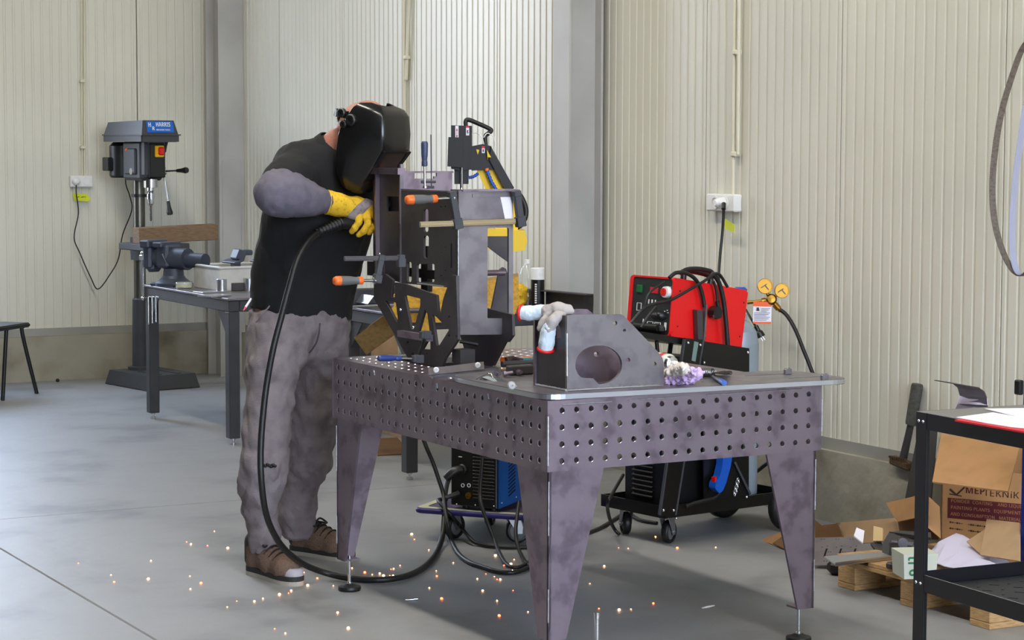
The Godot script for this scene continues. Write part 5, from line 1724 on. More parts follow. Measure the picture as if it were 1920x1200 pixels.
func saw_bench() -> void:
	var h := 0.78
	var A := fl(655, 573, h)
	var B := fl(752, 592, h)
	var x0 := (A.x + B.x) / 2
	var z0 := A.z
	var z1 := B.z
	var x1 := 2.15
	bench("dark steel workbench behind the frame, its near end hidden by the table", x0, x1, z0, z1, h)
	var t := thing("band_saw", "yellow and black band saw standing behind the steel frame", "band saw", Vector3(1.25, 0, -2.85))
	var D := 9.35
	var P := func(x: float, y: float, d := 0.0) -> Vector3: return dp(x, y, D + d)
	var R := cam_right()
	var aw := Vector3(0.4811, 0, -0.8766)
	var slab := func(b: MB, pts: Array, d0: float, t2: float) -> void:   # outline in the saw's own upright plane, thickness away from the camera side
		var at := Transform3D(Basis(R, Vector3.UP, -aw), P.call(900, 400, d0))
		var o := PackedVector2Array()
		for i in range(0, pts.size(), 2):
			var v: Vector3 = at.affine_inverse() * P.call(pts[i], pts[i + 1], d0)
			o.append(Vector2(v.x, v.y))
		b.plate(o, [], at, t2)
	var b := mb()
	slab.call(b, [735, 556, 760, 550, 972, 520, 974, 566, 960, 606, 745, 606], -0.08, 0.30)
	part("bed", b, mat("yellow_worn", Color(0.80, 0.60, 0.08), 0.55, 0.0, M.boot_suede.albedo_texture, 3.0), t, "worn yellow cast bed")
	b = mb()
	slab.call(b, [762, 556, 787, 559, 790, 575, 772, 580, 762, 572], -0.16, 0.04)
	slab.call(b, [727, 585, 742, 572, 750, 600, 742, 612], -0.16, 0.05)
	slab.call(b, [795, 590, 806, 600, 808, 628, 790, 640, 788, 622], -0.16, 0.05)
	part("clamp_plate", b, M.yellow_worn, t, "yellow plate with a hole")
	b = mb()
	b.cyl(P.call(755, 583, -0.17), P.call(815, 582, -0.17), 0.010, 10)
	part("shaft", b, M.steel_dark, t)
	b = mb()
	var pc: Vector3 = P.call(912, 606, 0.12)
	b.rbox(Vector3(pc.x, pc.y / 2, pc.z), Vector3(0.15, pc.y, 0.15), 0.006, Basis(Vector3.UP, -0.5))
	b.rbox(Vector3(pc.x, 0.01, pc.z), Vector3(0.22, 0.02, 0.22), 0.004, Basis(Vector3.UP, -0.5))
	part("pedestal", b, M.black_paint, t)
	b = mb()   # rising bow
	slab.call(b, [893, 317, 928, 318, 966, 372, 972, 440, 930, 440, 922, 380], -0.02, 0.09)
	part("bow_frame", b, M.yellow_paint, t, "yellow sloping bow")
	b = mb()
	slab.call(b, [913, 429, 958, 432, 984, 432, 988.5, 452, 984, 470, 962, 472, 913, 468], -0.05, 0.16)
	part("wheel_box", b, M.yellow_paint, t, "yellow wheel housing")
	b = mb()
	slab.call(b, [921, 275, 928, 288, 964, 352, 960, 357, 948, 357, 918, 300], -0.05, 0.05)
	slab.call(b, [885, 274, 905, 270, 921, 274, 926, 290, 932, 318, 884, 320, 884, 309], -0.03, 0.08)
	part("guide_arm", b, M.machine_black, t)
	b = mb()
	slab.call(b, [884, 425, 911, 425, 911, 560, 884, 560], 0.0, 0.08)
	part("hinge_post", b, M.machine_black, t)
	b = mb()
	slab.call(b, [893, 280, 899, 281, 896, 290], -0.035, 0.01)
	part("decal", b, M.yellow_paint, t)
	b = mb()
	slab.call(b, [913, 281, 921, 295, 914, 295], -0.055, 0.01)
	part("decal", b, M.yellow_paint, t)
	b = mb()
	var MD := -0.05
	slab.call(b, [846, 235, 884.5, 236, 884.5, 318, 860, 320, 846, 316], MD, 0.12)
	slab.call(b, [841, 257, 869, 258, 869, 314, 839, 312], MD - 0.03, 0.10)
	slab.call(b, [852, 312, 879, 312, 878, 345, 852, 345], MD + 0.02, 0.08)
	part("motor", b, M.machine_black, t)
	b = mb()
	b.cyl(P.call(866, 304, MD - 0.035), P.call(866, 352, MD - 0.02), 0.004, 8)
	b.cyl(P.call(865, 344, MD + 0.03), P.call(865, 356, MD + 0.03), 0.009, 10)
	part("spindle", b, M.chrome, t)
	b = mb()
	slab.call(b, [874, 238, 880, 238, 880, 254, 874, 254], MD - 0.002, 0.001)
	part("warning_label", b, M.paper, t, "white warning label with a red strip on the motor")
	b = mb()
	slab.call(b, [903.5, 276, 909, 276, 909, 287, 903.5, 287], -0.033, 0.001)
	part("warning_label", b, M.paper, t, "white warning label on the guide arm")
	b = mb()
	slab.call(b, [854, 236, 860, 236, 860, 262.5, 854, 262.5], MD - 0.002, 0.001)
	var lb := part("warning_label", b, M.paper, t, "white label with a red double arrow")
	b = mb()
	slab.call(b, [856.6, 243, 857.4, 243, 857.4, 256, 856.6, 256], MD - 0.004, 0.001)
	slab.call(b, [857, 240, 858.7, 245, 855.3, 245], MD - 0.004, 0.001)
	slab.call(b, [857, 259, 855.3, 254, 858.7, 254], MD - 0.004, 0.001)
	slab.call(b, [874, 236, 880, 236, 880, 239.5, 874, 239.5], MD - 0.004, 0.001)
	slab.call(b, [903.5, 274, 909, 274, 909, 278, 903.5, 278], -0.035, 0.001)
	part("arrow", b, M.red_ink, lb, "red arrow and red strips")
	b = mb()
	slab.call(b, [876, 244, 878.5, 244, 877.5, 248, 879, 248, 876.5, 253, 877, 249, 875.5, 249], MD - 0.004, 0.001)
	slab.call(b, [905, 280, 907.5, 280, 907, 285, 905.3, 285], -0.035, 0.001)
	part("symbol", b, M.dark_ink, lb)
	b = mb()
	b.tube(spline([P.call(874, 240, 0.0), P.call(873, 228, 0.0), P.call(878, 224.5, 0.0), P.call(895, 231, 0.0), P.call(920, 243, 0.0), P.call(916, 250, 0.0), P.call(910, 256, 0), P.call(911, 275, 0)], 6), 0.0095, 10)
	part("handle_tube", b, M.black_rubber, t)
	b = mb()
	b.tube(spline([P.call(966, 359, 0), P.call(976, 368, 0), P.call(984, 385, 0), P.call(986, 400, 0), P.call(981, 416, 0), P.call(970, 426, 0), P.call(955, 424, 0)], 6), 0.012, 10)
	part("cable_loop", b, M.black_rubber, t)
	b = mb()
	var hose := spline([P.call(913, 319, -0.06), P.call(917, 330, -0.06), P.call(922, 342, -0.06), P.call(928, 352, -0.06), P.call(932, 362, -0.06)], 6)
	var hr := []
	for i in hose.size(): hr.append(0.0085 if i % 3 else 0.0055)
	b.tube(hose, hr, 8)
	hose = spline([P.call(879, 333, -0.03), P.call(888, 331, -0.03), P.call(897, 325, -0.03)], 8)
	hr = []
	for i in hose.size(): hr.append(0.0075 if i % 3 else 0.005)
	b.tube(hose, hr, 8)
	part("coolant_hose", b, M.blue_plastic, t, "blue jointed coolant hose")
	b = mb()
	b.cyl(P.call(912, 316, -0.06), P.call(913.5, 320, -0.06), 0.009, 8)
	part("hose_nozzle", b, M.orange_plastic, t)
	b = mb()
	b.tube(spline([P.call(885, 252, -0.02), P.call(892, 249, -0.02), P.call(903, 257, -0.02), P.call(908, 272, -0.02)], 6), 0.0018, 5)
	b.tube(spline([P.call(907, 258, -0.03), P.call(914, 250, -0.03), P.call(926, 258, -0.03), P.call(928, 275, -0.03), P.call(922, 293, -0.03)], 6), 0.0018, 5)
	part("air_line", b, M.white_plastic, t, "thin clear air lines")
	b = mb()
	for p in [[914.5, 296], [921, 296]]: b.cyl(P.call(p[0], p[1] - 2, -0.045), P.call(p[0], p[1] + 3, -0.045), 0.005, 8)
	part("fitting", b, M.brass, t)
	b = mb()   # dirty yellow channel sloping away under the saw
	var c0 := P.call(686, 640, 0.15) as Vector3
	var c1 := P.call(742, 600, 0.15) as Vector3
	var cd := (c1 - c0).normalized()
	var up := cd.cross(aw).normalized()
	if up.y < 0: up = -up
	var CF := Transform3D(Basis(cd, up, cd.cross(up)), (c0 + c1) / 2)
	var L := (c1 - c0).length() + 0.06
	b.xf = CF
	b.box(Vector3(0, -0.045, 0), Vector3(L, 0.006, 0.10))
	b.box(Vector3(0, 0.0, 0.05), Vector3(L, 0.09, 0.006))
	b.box(Vector3(0.02, 0.0, -0.05), Vector3(L - 0.04, 0.09, 0.006))
	b.box(Vector3(0.04, 0.045, 0.035), Vector3(L - 0.08, 0.006, 0.03))
	part("chute", b, mat("chute_yellow", Color(0.42, 0.32, 0.10), 0.6, 0.2, M.boot_suede.albedo_texture, 3.0), t, "dirty yellow sheet chute")
	b = mb()
	var yy := fl(965, 560, h)
	b.rbox(P.call(966, 545, -0.12), Vector3(0.05, 0.10, 0.06), 0.006)
	# bottle, spray can, angle iron, strip
	var gl2 := mat("bottle_clear", Color(0.93, 0.96, 0.93, 0.14), 0.06)
	gl2.transparency = BaseMaterial3D.TRANSPARENCY_ALPHA
	var bp := Vector3(0, 0, 0)
	var bx := fl(989, 578, h)
	var bt := thing("plastic_bottle", "clear plastic bottle half full of dark red liquid behind the gloves", "bottle", bx)
	b = mb()
	var BT := Transform3D(Basis.IDENTITY, bx)
	b.lathe([Vector2(0.030, 0.0), Vector2(0.0385, 0.005), Vector2(0.0385, 0.07), Vector2(0.0365, 0.075), Vector2(0.0385, 0.08), Vector2(0.0385, 0.165), Vector2(0.033, 0.195), Vector2(0.016, 0.212), Vector2(0.013, 0.222)], BT, 22, true)
	part("bottle_body", b, gl2, bt)
	b = mb()
	b.lathe([Vector2(0, 0.003), Vector2(0.0365, 0.006), Vector2(0.0365, 0.098), Vector2(0, 0.098)], BT, 20)
	part("liquid", b, mat("red_liquid", Color(0.20, 0.02, 0.03), 0.15), bt)
	b = mb()
	b.lathe([Vector2(0.014, 0.220), Vector2(0.0145, 0.238), Vector2(0.013, 0.240), Vector2(0, 0.240)], BT, 16)
	part("cap", b, M.white_plastic, bt)
	var sx := fl(1008, 580, h)
	var ct := thing("spray_can", "black and white capped spray can standing behind the gloves", "spray can", sx)
	var CT := Transform3D(Basis.IDENTITY, sx)
	b = mb()
	b.lathe([Vector2(0, 0), Vector2(0.032, 0), Vector2(0.0335, 0.004), Vector2(0.0335, 0.145), Vector2(0.030, 0.150), Vector2(0, 0.150)], CT, 22)
	part("can", b, mat("can_black", Color(0.09, 0.09, 0.10), 0.3, 0.3), ct)
	b = mb()
	b.lathe([Vector2(0.0338, 0.146), Vector2(0.0338, 0.200), Vector2(0.031, 0.203), Vector2(0, 0.203)], CT, 22)
	part("cap", b, M.white_plastic, ct)
	b = mb()
	for i in 9: b.box(sx + Vector3(-0.024 , 0.035 + i * 0.011, 0.0245), Vector3(0.010, 0.007, 0.002), Basis(Vector3.UP, -0.75))
	for i in 2: b.box(sx + Vector3(-0.006 + 0.012 * i, 0.17, 0.0335), Vector3(0.006, 0.014, 0.002))
	part("print", b, M.white_ink, ct, "small white print on the can")
	b = mb()
	var i0 := fl(1024, 580, h)
	var i1 := fl(1112, 589, h)
	i0.y = h + 0.045
	i1.y = h + 0.045
	var idr := (i1 - i0).normalized()
	var IF := Transform3D(Basis(idr, Vector3.UP, idr.cross(Vector3.UP)), (i0 + i1) / 2)
	b.xf = IF
	var il := (i1 - i0).length()
	b.box(Vector3(0, 0.02, 0.0), Vector3(il, 0.06, 0.005))
	b.box(Vector3(0, 0.048, 0.02), Vector3(il, 0.006, 0.045))
	b.box(Vector3(0, -0.042, 0.02), Vector3(il, 0.006, 0.045))
	b.box(Vector3(0, -0.0, -0.0), Vector3(il, 0.09, 0.004))
	single("steel_channel", b, M.steel_dark, IF.origin - Vector3(0, 0.045, 0), "dark steel channel lying on the bench behind the gray bracket", "steel channel")
	b = mb()
	var q0 := dp(655, 553, 9.8)
	b.rbox(Vector3(x0 + 0.12, h + 0.05, z0 + 0.09), Vector3(0.28, 0.08, 0.06), 0.006)
	single("steel_tube", b, M.bench_paint, Vector3(x0 + 0.12, h, z0 + 0.09), "dark square tube lying on the bench beside the black shirt", "steel tube")
	b = mb()
	b.box(Vector3(x0 + 0.02, h + 0.045, z0 + 0.20), Vector3(0.003, 0.05, 0.14), Basis(Vector3(0, 0, 1), -0.7))
	single("sheet_offcut", b, M.steel_cut, Vector3(x0 + 0.02, h, z0 + 0.2), "bright bent sheet offcut on the bench end next to the shirt hem", "sheet metal")
	# yellow rag and paper on the bench behind the window
	b = mb()
	var rg := fl(962, 580, h)
	flesh(b, [[rg + Vector3(-0.06, 0.05, 0), rg + Vector3(0.02, 0.09, 0.02), 0.035, 0.04], [rg + Vector3(0.02, 0.03, 0.02), rg + Vector3(0.05, 0.06, 0.0), 0.03, 0.03]], 0.01, 0.02, [], 0.012, Vector3(25, 25, 25), 31)
	single("yellow_rag", b, M.glove_yellow, rg, "crumpled yellow leather glove on the bench seen through the frame window", "glove")
	# flattened boxes and planks by the wall behind the bench
	cardboard_box("cardboard_box", "brown cardboard box by the wall under the band saw bench, the taller one", Vector3(2.12, 0, -6.15), Vector3(0.40, 0.50, 0.62), 0.05, M.cardboard_pale)
	cardboard_box("cardboard_box", "low brown cardboard box beneath the sloping yellow chute", Vector3(2.12, 0, -5.35), Vector3(0.34, 0.36, 0.85), 0.03, M.cardboard_pale)

func cam_right() -> Vector3:
	return Vector3(0.8766, 0, 0.4811)

# ================================================================ welding sets on wheels
func fon(F: Transform3D, px: float, py: float, ax: int, val: float) -> Vector3:   # photo pixel on a plane of any frame, in that frame
	var iv := F.affine_inverse()
	var d := iv.basis * sight(px, py)
	var c := iv * CAM_POS
	return c + d * ((val - c[ax]) / d[ax])
func fplate(b: MB, F: Transform3D, val: float, pts: Array, t: float, r := 0.0) -> void:   # outline on the plane z = val of frame F
	var o := PackedVector2Array()
	for i in range(0, pts.size(), 2):
		var v := fon(F, pts[i], pts[i + 1], 2, val)
		o.append(Vector2(v.x, v.y))
	if r > 0.0: o = round2(Array(o), r)
	b.plate(o, [], F.translated_local(Vector3(0, 0, val)), t)
func sheet3(b: MB, pts: Array, t: float, r := 0.0) -> Transform3D:   # flat sheet: pixels with depths for the first three corners, further corners on the same plane
	var P := []
	for i in 3: P.append(dp(pts[i][0], pts[i][1], pts[i][2]))
	var n: Vector3 = (P[1] - P[0]).cross(P[2] - P[0]).normalized()
	if n.dot(CAM_POS - P[0]) < 0: n = -n
	var X: Vector3 = (P[1] - P[0]).normalized()
	var F := Transform3D(Basis(X, n.cross(X), n), P[0])
	var o := PackedVector2Array()
	for p in pts:
		var v := fon(F, p[0], p[1], 2, 0.0)
		o.append(Vector2(v.x, v.y))
	if r > 0.0: o = round2(Array(o), r)
	b.plate(o, [], F, t)
	return F

func caster(t: Node3D, F: Transform3D, at: Vector3, r: float, w: float, h: float, yaw: float) -> void:
	var W := F * Transform3D(Basis(Vector3.UP, yaw), at)
	var b := mb(W)
	var RX := Basis(Vector3(0, 0, 1), -PI / 2)
	b.lathe([Vector2(r * 0.72, -w * 0.42), Vector2(r * 0.9, -w / 2), Vector2(r, -w * 0.3), Vector2(r, w * 0.3), Vector2(r * 0.9, w / 2), Vector2(r * 0.72, w * 0.42)], Transform3D(RX, Vector3(0, r, -r * 0.35)), 24, true)
	var wh := part("wheel", b, M.black_rubber, t)
	b = mb(W)
	b.lathe([Vector2(0.0, -w * 0.38), Vector2(r * 0.3, -w * 0.4), Vector2(r * 0.72, -w * 0.3), Vector2(r * 0.72, w * 0.3), Vector2(r * 0.3, w * 0.4), Vector2(0, w * 0.38)], Transform3D(RX, Vector3(0, r, -r * 0.35)), 20)
	part("wheel_rim", b, M.gray_plastic, wh)
	b = mb(W)
	for s in [-1.0, 1.0]:
		var x: float = s * (w / 2 + 0.006)
		var o := PackedVector2Array([Vector2(-0.01, r - 0.012), Vector2(-r * 0.35 - 0.012, r - 0.012), Vector2(-r * 0.35 - 0.014, r + 0.014), Vector2(-0.02, h - 0.012), Vector2(0.03, h - 0.012), Vector2(0.022, h - 0.03)])
		var q := PackedVector2Array()
		for p in o: q.append(Vector2(p.x, p.y))
		b.plate(q, [], Transform3D(Basis(Vector3(0, 0, 1), Vector3(0, 1, 0), Vector3(-1, 0, 0)), Vector3(x - 0.0015, 0, 0)), 0.003)
	b.cyl(Vector3(-w / 2 - 0.012, r, -r * 0.35), Vector3(w / 2 + 0.012, r, -r * 0.35), 0.006, 10)
	b.rbox(Vector3(0, h - 0.010, 0.004), Vector3(w + 0.016, 0.008, 0.062), 0.002)
	b.rbox(Vector3(0, h - 0.003, 0.0), Vector3(w + 0.04, 0.005, 0.085), 0.001)
	part("fork", b, M.zinc, t)

func red_set() -> void:
	var F := Transform3D(Basis(Vector3.UP, deg_to_rad(8.45)), Vector3(1.50, 0, -1.825))
	var t := thing("welding_trolley", "black steel welding trolley with bare chrome casters behind the welding table", "trolley", F.origin, deg_to_rad(8.45))
	var b := mb()
	# base tray
	var zn := 0.19
	b.xf = F
	b.rbox(Vector3(0.28, 0.122, 0), Vector3(0.71, 0.012, 0.38), 0.002)
	b.box(Vector3(-0.075, 0.140, 0), Vector3(0.006, 0.048, 0.386))
	b.box(Vector3(0.635, 0.138, 0), Vector3(0.006, 0.044, 0.386))
	for s in [-1.0, 1.0]: b.box(Vector3(0.28, 0.140, s * zn), Vector3(0.714, 0.048, 0.006))
	part("base_tray", b, M.black_paint, t)
	b = mb()
	fplate(b, F, zn + 0.012, [1239, 968, 1268, 966, 1320, 637, 1285, 634], 0.008)
	b.xf = F
	part("post", b, M.black_paint, t)
	b = mb()
	fplate(b, F, zn + 0.014, [1266, 966, 1269, 966, 1321, 637, 1318, 637], 0.022)
	fplate(b, F, zn + 0.014, [1237, 966, 1239.5, 966, 1286, 636, 1283.5, 636], 0.012)
	part("post_edge", b, M.bench_paint, t)
	b = mb()
	fplate(b, F, zn + 0.014, [1302, 640, 1310, 642, 1304, 678, 1297, 676], 0.002)
	part("label_strip", b, mat("label_gray", Color(0.42, 0.50, 0.48), 0.5), t, "gray green label strip on the post")
	b = mb()
	fplate(b, F, zn, [1317, 641, 1405, 655, 1404, 935, 1320, 940], 0.006)
	part("side_panel", b, M.black_paint, t)
	b = mb()
	fplate(b, F, -zn, [1290, 640, 1380, 655, 1380, 900, 1290, 900], 0.006)
	part("side_panel", b, M.black_paint, t)
	b = mb()
	fplate(b, F, zn + 0.01, [1377, 868, 1380, 866, 1409, 926, 1406, 928], 0.006)
	part("brace", b, M.bench_paint, t)
	# sloping top tray
	b = mb()
	fplate(b, F, zn - 0.01, [1200, 621, 1256, 630, 1405, 653, 1405, 663, 1290, 648, 1198, 632], 0.31)
	part("top_tray", b, M.black_paint, t)
	b = mb(F)
	b.tube([fon(F, 1231, 640, 2, 0.08), fon(F, 1233, 663, 2, 0.08)], 0.008, 8)
	b.tube([fon(F, 1258, 644, 2, -0.05), fon(F, 1255, 665, 2, -0.05)], 0.010, 8)
	b.box(fon(F, 1262, 672, 2, 0.0), Vector3(0.08, 0.03, 0.2))
	part("strut", b, M.black_paint, t)
	b = mb()
	for p in [[1290, 643], [1313, 647], [1402, 661], [1244, 957], [1263, 957], [1400, 932], [1268, 972], [1320, 680]]:
		var q := F * fon(F, p[0], p[1], 2, zn + 0.016)
		b.ball(q, Vector3(0.0065, 0.0065, 0.0065), 8)
	var so := part("screw", b, M.chrome, t)
	so.set_meta("kind", "stuff")
	caster(t, F, Vector3(0.00, 0, 0.125), 0.046, 0.030, 0.117, -1.15)
	caster(t, F, Vector3(0.00, 0, -0.125), 0.046, 0.030, 0.117, -0.45)
	for s in [1.0, -1.0]:
		b = mb(F)
		var RZ := Basis(Vector3.RIGHT, PI / 2)
		var wc := Vector3(0.60, 0.105, s * 0.195)
		b.lathe([Vector2(0.075, -0.02), Vector2(0.092, -0.024), Vector2(0.105, -0.014), Vector2(0.105, 0.014), Vector2(0.092, 0.024), Vector2(0.075, 0.02)], Transform3D(RZ, wc), 30, true)
		var wl := part("rear_wheel", b, M.black_rubber, t)
		b = mb(F)
		b.lathe([Vector2(0, -0.022), Vector2(0.03, -0.022), Vector2(0.05, -0.01), Vector2(0.078, -0.012), Vector2(0.078, 0.012), Vector2(0.05, 0.01), Vector2(0.03, 0.022), Vector2(0, 0.022)], Transform3D(RZ, wc), 24)
		part("wheel_rim", b, M.dark_gray_plastic, wl)
	b = mb(F)
	b.cyl(Vector3(0.60, 0.105, -0.19), Vector3(0.60, 0.105, 0.19), 0.012, 10)
	part("axle", b, M.steel_dark, t)
	# the black set standing low in the trolley
	var tb := thing("black_welder", "black welding set with a louvred front standing low in the trolley", "welding set", F * Vector3(0.25, 0.129, 0), deg_to_rad(8.45))
	b = mb(F)
	b.rbox(Vector3(0.21, 0.364, -0.005), Vector3(0.42, 0.468, 0.27), 0.006)
	part("case", b, M.machine_black, tb)
	for i in 12:
		b = mb(F)
		b.box(Vector3(-0.004, 0.175 + i * 0.0195, -0.02), Vector3(0.012, 0.008, 0.125), Basis(Vector3(0, 0, 1), 0.6))
		part("louvre", b, M.black_plastic, tb)
	# the red set on the sloping tray
	var rb := thing("red_welder", "red welding set with a black control panel, tilted on top of the trolley", "welding set", F * Vector3(0.2, 0.68, 0), deg_to_rad(8.45))
	var zr := 0.125
	b = mb()
	fplate(b, F, zr, [1267.5, 521, 1398, 543.5, 1402.5, 549, 1390.5, 652, 1258, 631], 0.26)
	part("case", b, M.red_paint, rb)
	var A := fon(F, 1267, 521.5, 2, zr)
	var B := fon(F, 1258.5, 631, 2, zr)
	var up := (A - B).normalized()
	var H := (A - B).length()
	var PF := F * Transform3D(Basis(Vector3(0, 0, 1), Vector3(up.x, up.y, 0), Vector3(-up.y, up.x, 0)), Vector3(B.x, B.y, 0))   # x across the front (towards the camera side), y up, z out of the panel
	b = mb(PF)
	var rim := round2([Vector2(-0.136, 0.0), Vector2(0.126, 0.0), Vector2(0.126, H), Vector2(-0.136, H)], 0.02)
	b.plate(rim, [round2([Vector2(-0.118, 0.004), Vector2(0.121, 0.004), Vector2(0.121, H - 0.006), Vector2(-0.118, H - 0.006)], 0.014)], Transform3D(Basis.IDENTITY, Vector3(0, 0, 0.012)), 0.02)
	part("front_rim", b, M.red_paint, rb)
	b = mb(PF)
	b.plate(round2([Vector2(-0.118, 0.004), Vector2(0.121, 0.004), Vector2(0.121, H - 0.006), Vector2(-0.118, H - 0.006)], 0.014), [], Transform3D(Basis.IDENTITY, Vector3(0, 0, 0.008)), 0.01)
	var cp := part("control_panel", b, mat("panel_charcoal", Color(0.13, 0.145, 0.155), 0.5), rb)
	b = mb(PF)
	b.rbox(Vector3(0.005, 0.025, 0.02), Vector3(0.20, 0.036, 0.03), 0.012)
	b.cyl(Vector3(-0.06, 0.028, 0.03), Vector3(0.08, 0.030, 0.03), 0.015, 12)
	part("lower_grip", b, M.black_plastic, cp)
	b = mb(PF)
	b.rbox(Vector3(-0.075, H - 0.053, 0.010), Vector3(0.032, 0.032, 0.012), 0.003)
	part("power_switch", b, mat("switch_green", Color(0.02, 0.36, 0.17), 0.3), cp, "green power switch")
	b = mb(PF)
	b.box(Vector3(0.012, H - 0.054, 0.0085), Vector3(0.048, 0.024, 0.002))
	part("sticker", b, mat("sticker_red", Color(0.78, 0.10, 0.20), 0.5), cp, "red sticker")
	b = mb(PF)
	b.lathe([Vector2(0.024, 0), Vector2(0.022, 0.018), Vector2(0, 0.018)], Transform3D(Basis(Vector3.RIGHT, PI / 2), Vector3(0.094, H - 0.058, 0.008)), 18)
	var kn := part("knob", b, M.white_plastic, cp, "white knob with a red center")
	b = mb(PF)
	b.lathe([Vector2(0.0165, 0.015), Vector2(0.015, 0.024), Vector2(0, 0.024)], Transform3D(Basis(Vector3.RIGHT, PI / 2), Vector3(0.090, H - 0.058, 0.008)), 18)
	part("knob_cap", b, M.red_plastic, kn)
	b = mb(PF)
	b.ball(Vector3(0.055, H * 0.34, 0.008), Vector3(0.05, 0.020, 0.012), 16)
	part("connector_recess", b, M.black_plastic, cp)
	b = mb(PF)
	for x in [-0.015, 0.005, 0.025]: b.box(Vector3(x, H * 0.565, 0.009), Vector3(0.005 if x != 0.005 else 0.007, 0.017, 0.002), Basis(Vector3(0, 0, 1), x * 4))
	for e in [[-0.072, 0.46, 0.026, 0.03], [0.003, 0.17, 0.034, 0.022], [0.048, 0.17, 0.034, 0.022]]:
		for s in [-1.0, 1.0]:
			b.box(Vector3(e[0] + s * e[2] / 2, H * e[1], 0.009), Vector3(0.0018, e[3], 0.002))
			b.box(Vector3(e[0], H * e[1] + s * e[3] / 2, 0.009), Vector3(e[2], 0.0018, 0.002))
	for p in [[0.10, 0.44], [0.105, 0.40], [0.085, 0.42], [0.09, 0.83], [0.11, 0.84]]: b.box(Vector3(p[0], H * p[1], 0.009), Vector3(0.005, 0.003, 0.002))
	b.box(Vector3(-0.04, H * 0.22, 0.009), Vector3(0.004, 0.016, 0.002))
	b.box(Vector3(0.095, H * 0.165, 0.009), Vector3(0.012, 0.03, 0.002))
	part("print", b, M.white_ink, cp, "small white panel markings")
	lettering("lettering", "CE", 0.021, PF * Transform3D(Basis.IDENTITY, Vector3(0.037, H * 0.17 - 0.009, 0.0088)), M.white_ink, cp, "Droid Sans", false, 0.8)
	b = mb(F)
	for p in [[1275, 545.5], [1270.5, 612], [1395, 567.5], [1387, 631]]:
		b.ball(fon(F, p[0], p[1], 2, zr), Vector3(0.004, 0.004, 0.003), 8)
	var cs := part("case_screw", b, M.black_plastic, rb)
	cs.set_meta("kind", "stuff")
	b = mb(F)   # carrying handle
	b.tube(spline([fon(F, 1281, 524, 2, 0.0), fon(F, 1283, 511, 2, 0.0), fon(F, 1292, 507, 2, 0.0), fon(F, 1322, 513, 2, 0.0), fon(F, 1332, 520, 2, 0.0), fon(F, 1331, 533, 2, 0.0)], 5), 0.013, 10)
	part("carry_handle", b, M.black_plastic, rb)
	b = mb(F)
	b.lathe([Vector2(0.028, 0), Vector2(0.028, 0.012), Vector2(0.02, 0.02), Vector2(0, 0.02)], Transform3D(Basis.IDENTITY, fon(F, 1388, 543, 2, 0.05) - Vector3(0, 0.01, 0)), 16)
	part("blue_cap", b, M.blue_plastic, rb, "blue cap on the rear of the case")
	# cables draped over the red set, each its own
	var C := func(l: Array, z: float) -> Array:
		var o := []
		for i in range(0, l.size(), 2): o.append(F * fon(F, l[i], l[i + 1], 2, z))
		return spline(o, 5)
	b = mb()
	b.tube(C.call([1336, 512, 1348, 530, 1356, 560, 1361, 600, 1364, 640, 1366, 680, 1367, 730], zr + 0.03), 0.0095, 10)
	b.tube(C.call([1275, 512, 1290, 505, 1310, 504, 1330, 508, 1336, 512], 0.06), 0.0095, 10)
	var tc := single("welding_cable", b, M.black_rubber, F * fon(F, 1360, 600, 2, zr + 0.03), "thick black cable hanging down over the red welder's side panel", "cable", "cables draped over the red welder")
	b = mb()
	b.tube(C.call([1183, 606, 1196, 590, 1206, 579, 1222, 571, 1245, 566, 1265, 559, 1300, 539, 1322, 526, 1337, 515, 1345, 513, 1352, 518, 1364, 538], zr + 0.045), 0.0062, 8)
	single("welding_cable", b, M.black_rubber, F * fon(F, 1265, 559, 2, zr + 0.03), "thin black cable running diagonally across the red side and the control panel", "cable", "cables draped over the red welder")
	b = mb()
	b.tube(C.call([1202, 614, 1216, 592, 1230, 575], zr + 0.02), 0.005, 8)
	b.tube(C.call([1208, 580, 1212, 560, 1222, 545, 1247, 528], 0.16), 0.0045, 8)
	b.tube(C.call([1255, 521, 1263, 514, 1270, 511, 1285, 512, 1300, 520, 1311, 534, 1317, 552, 1321, 575], zr + 0.02), 0.008, 9)
	var ec := single("welding_cable", b, M.black_rubber, F * fon(F, 1317, 552, 2, zr + 0.02), "black cable arching over the red case down to the earth clamp", "cable", "cables draped over the red welder")
	# earth clamp hanging at its end
	var ect := thing("earth_clamp", "dark steel earth clamp hanging on the red welder's side", "clamp", F * fon(F, 1315, 620, 2, zr + 0.02))
	b = mb()
	fplate(b, F, zr + 0.028, [1307, 581, 1317, 582, 1318, 600, 1319, 641, 1309, 637], 0.022)
	part("jaw", b, M.steel_dark, ect)
	b = mb()
	fplate(b, F, zr + 0.03, [1324, 571, 1327, 571, 1325, 600, 1322, 640, 1319, 641, 1322, 600], 0.02)
	part("jaw", b, M.steel_light, ect)
	b = mb()
	for y in [612, 622, 632]: b.ball(F * fon(F, 1321, y, 2, zr + 0.02), Vector3(0.007, 0.007, 0.007), 8)
	part("spring", b, M.chrome, ect)
	# mains plug hanging on the case
	var mp := thing("mains_plug", "black mains plug with bare pins dangling over the red welder's side", "plug", F * fon(F, 1347, 590, 2, zr + 0.03))
	b = mb()
	b.tube(C.call([1338, 527, 1343, 545, 1345, 565], zr + 0.03), 0.0055, 8)
	b.tube(C.call([1345, 565, 1347, 578], zr + 0.03), 0.009, 8)
	fplate(b, F, zr + 0.045, [1343, 576, 1349, 574, 1355, 583, 1353, 596, 1345, 599, 1338, 590, 1339, 583], 0.035, 0.004)
	part("plug_body", b, M.black_plastic, mp)
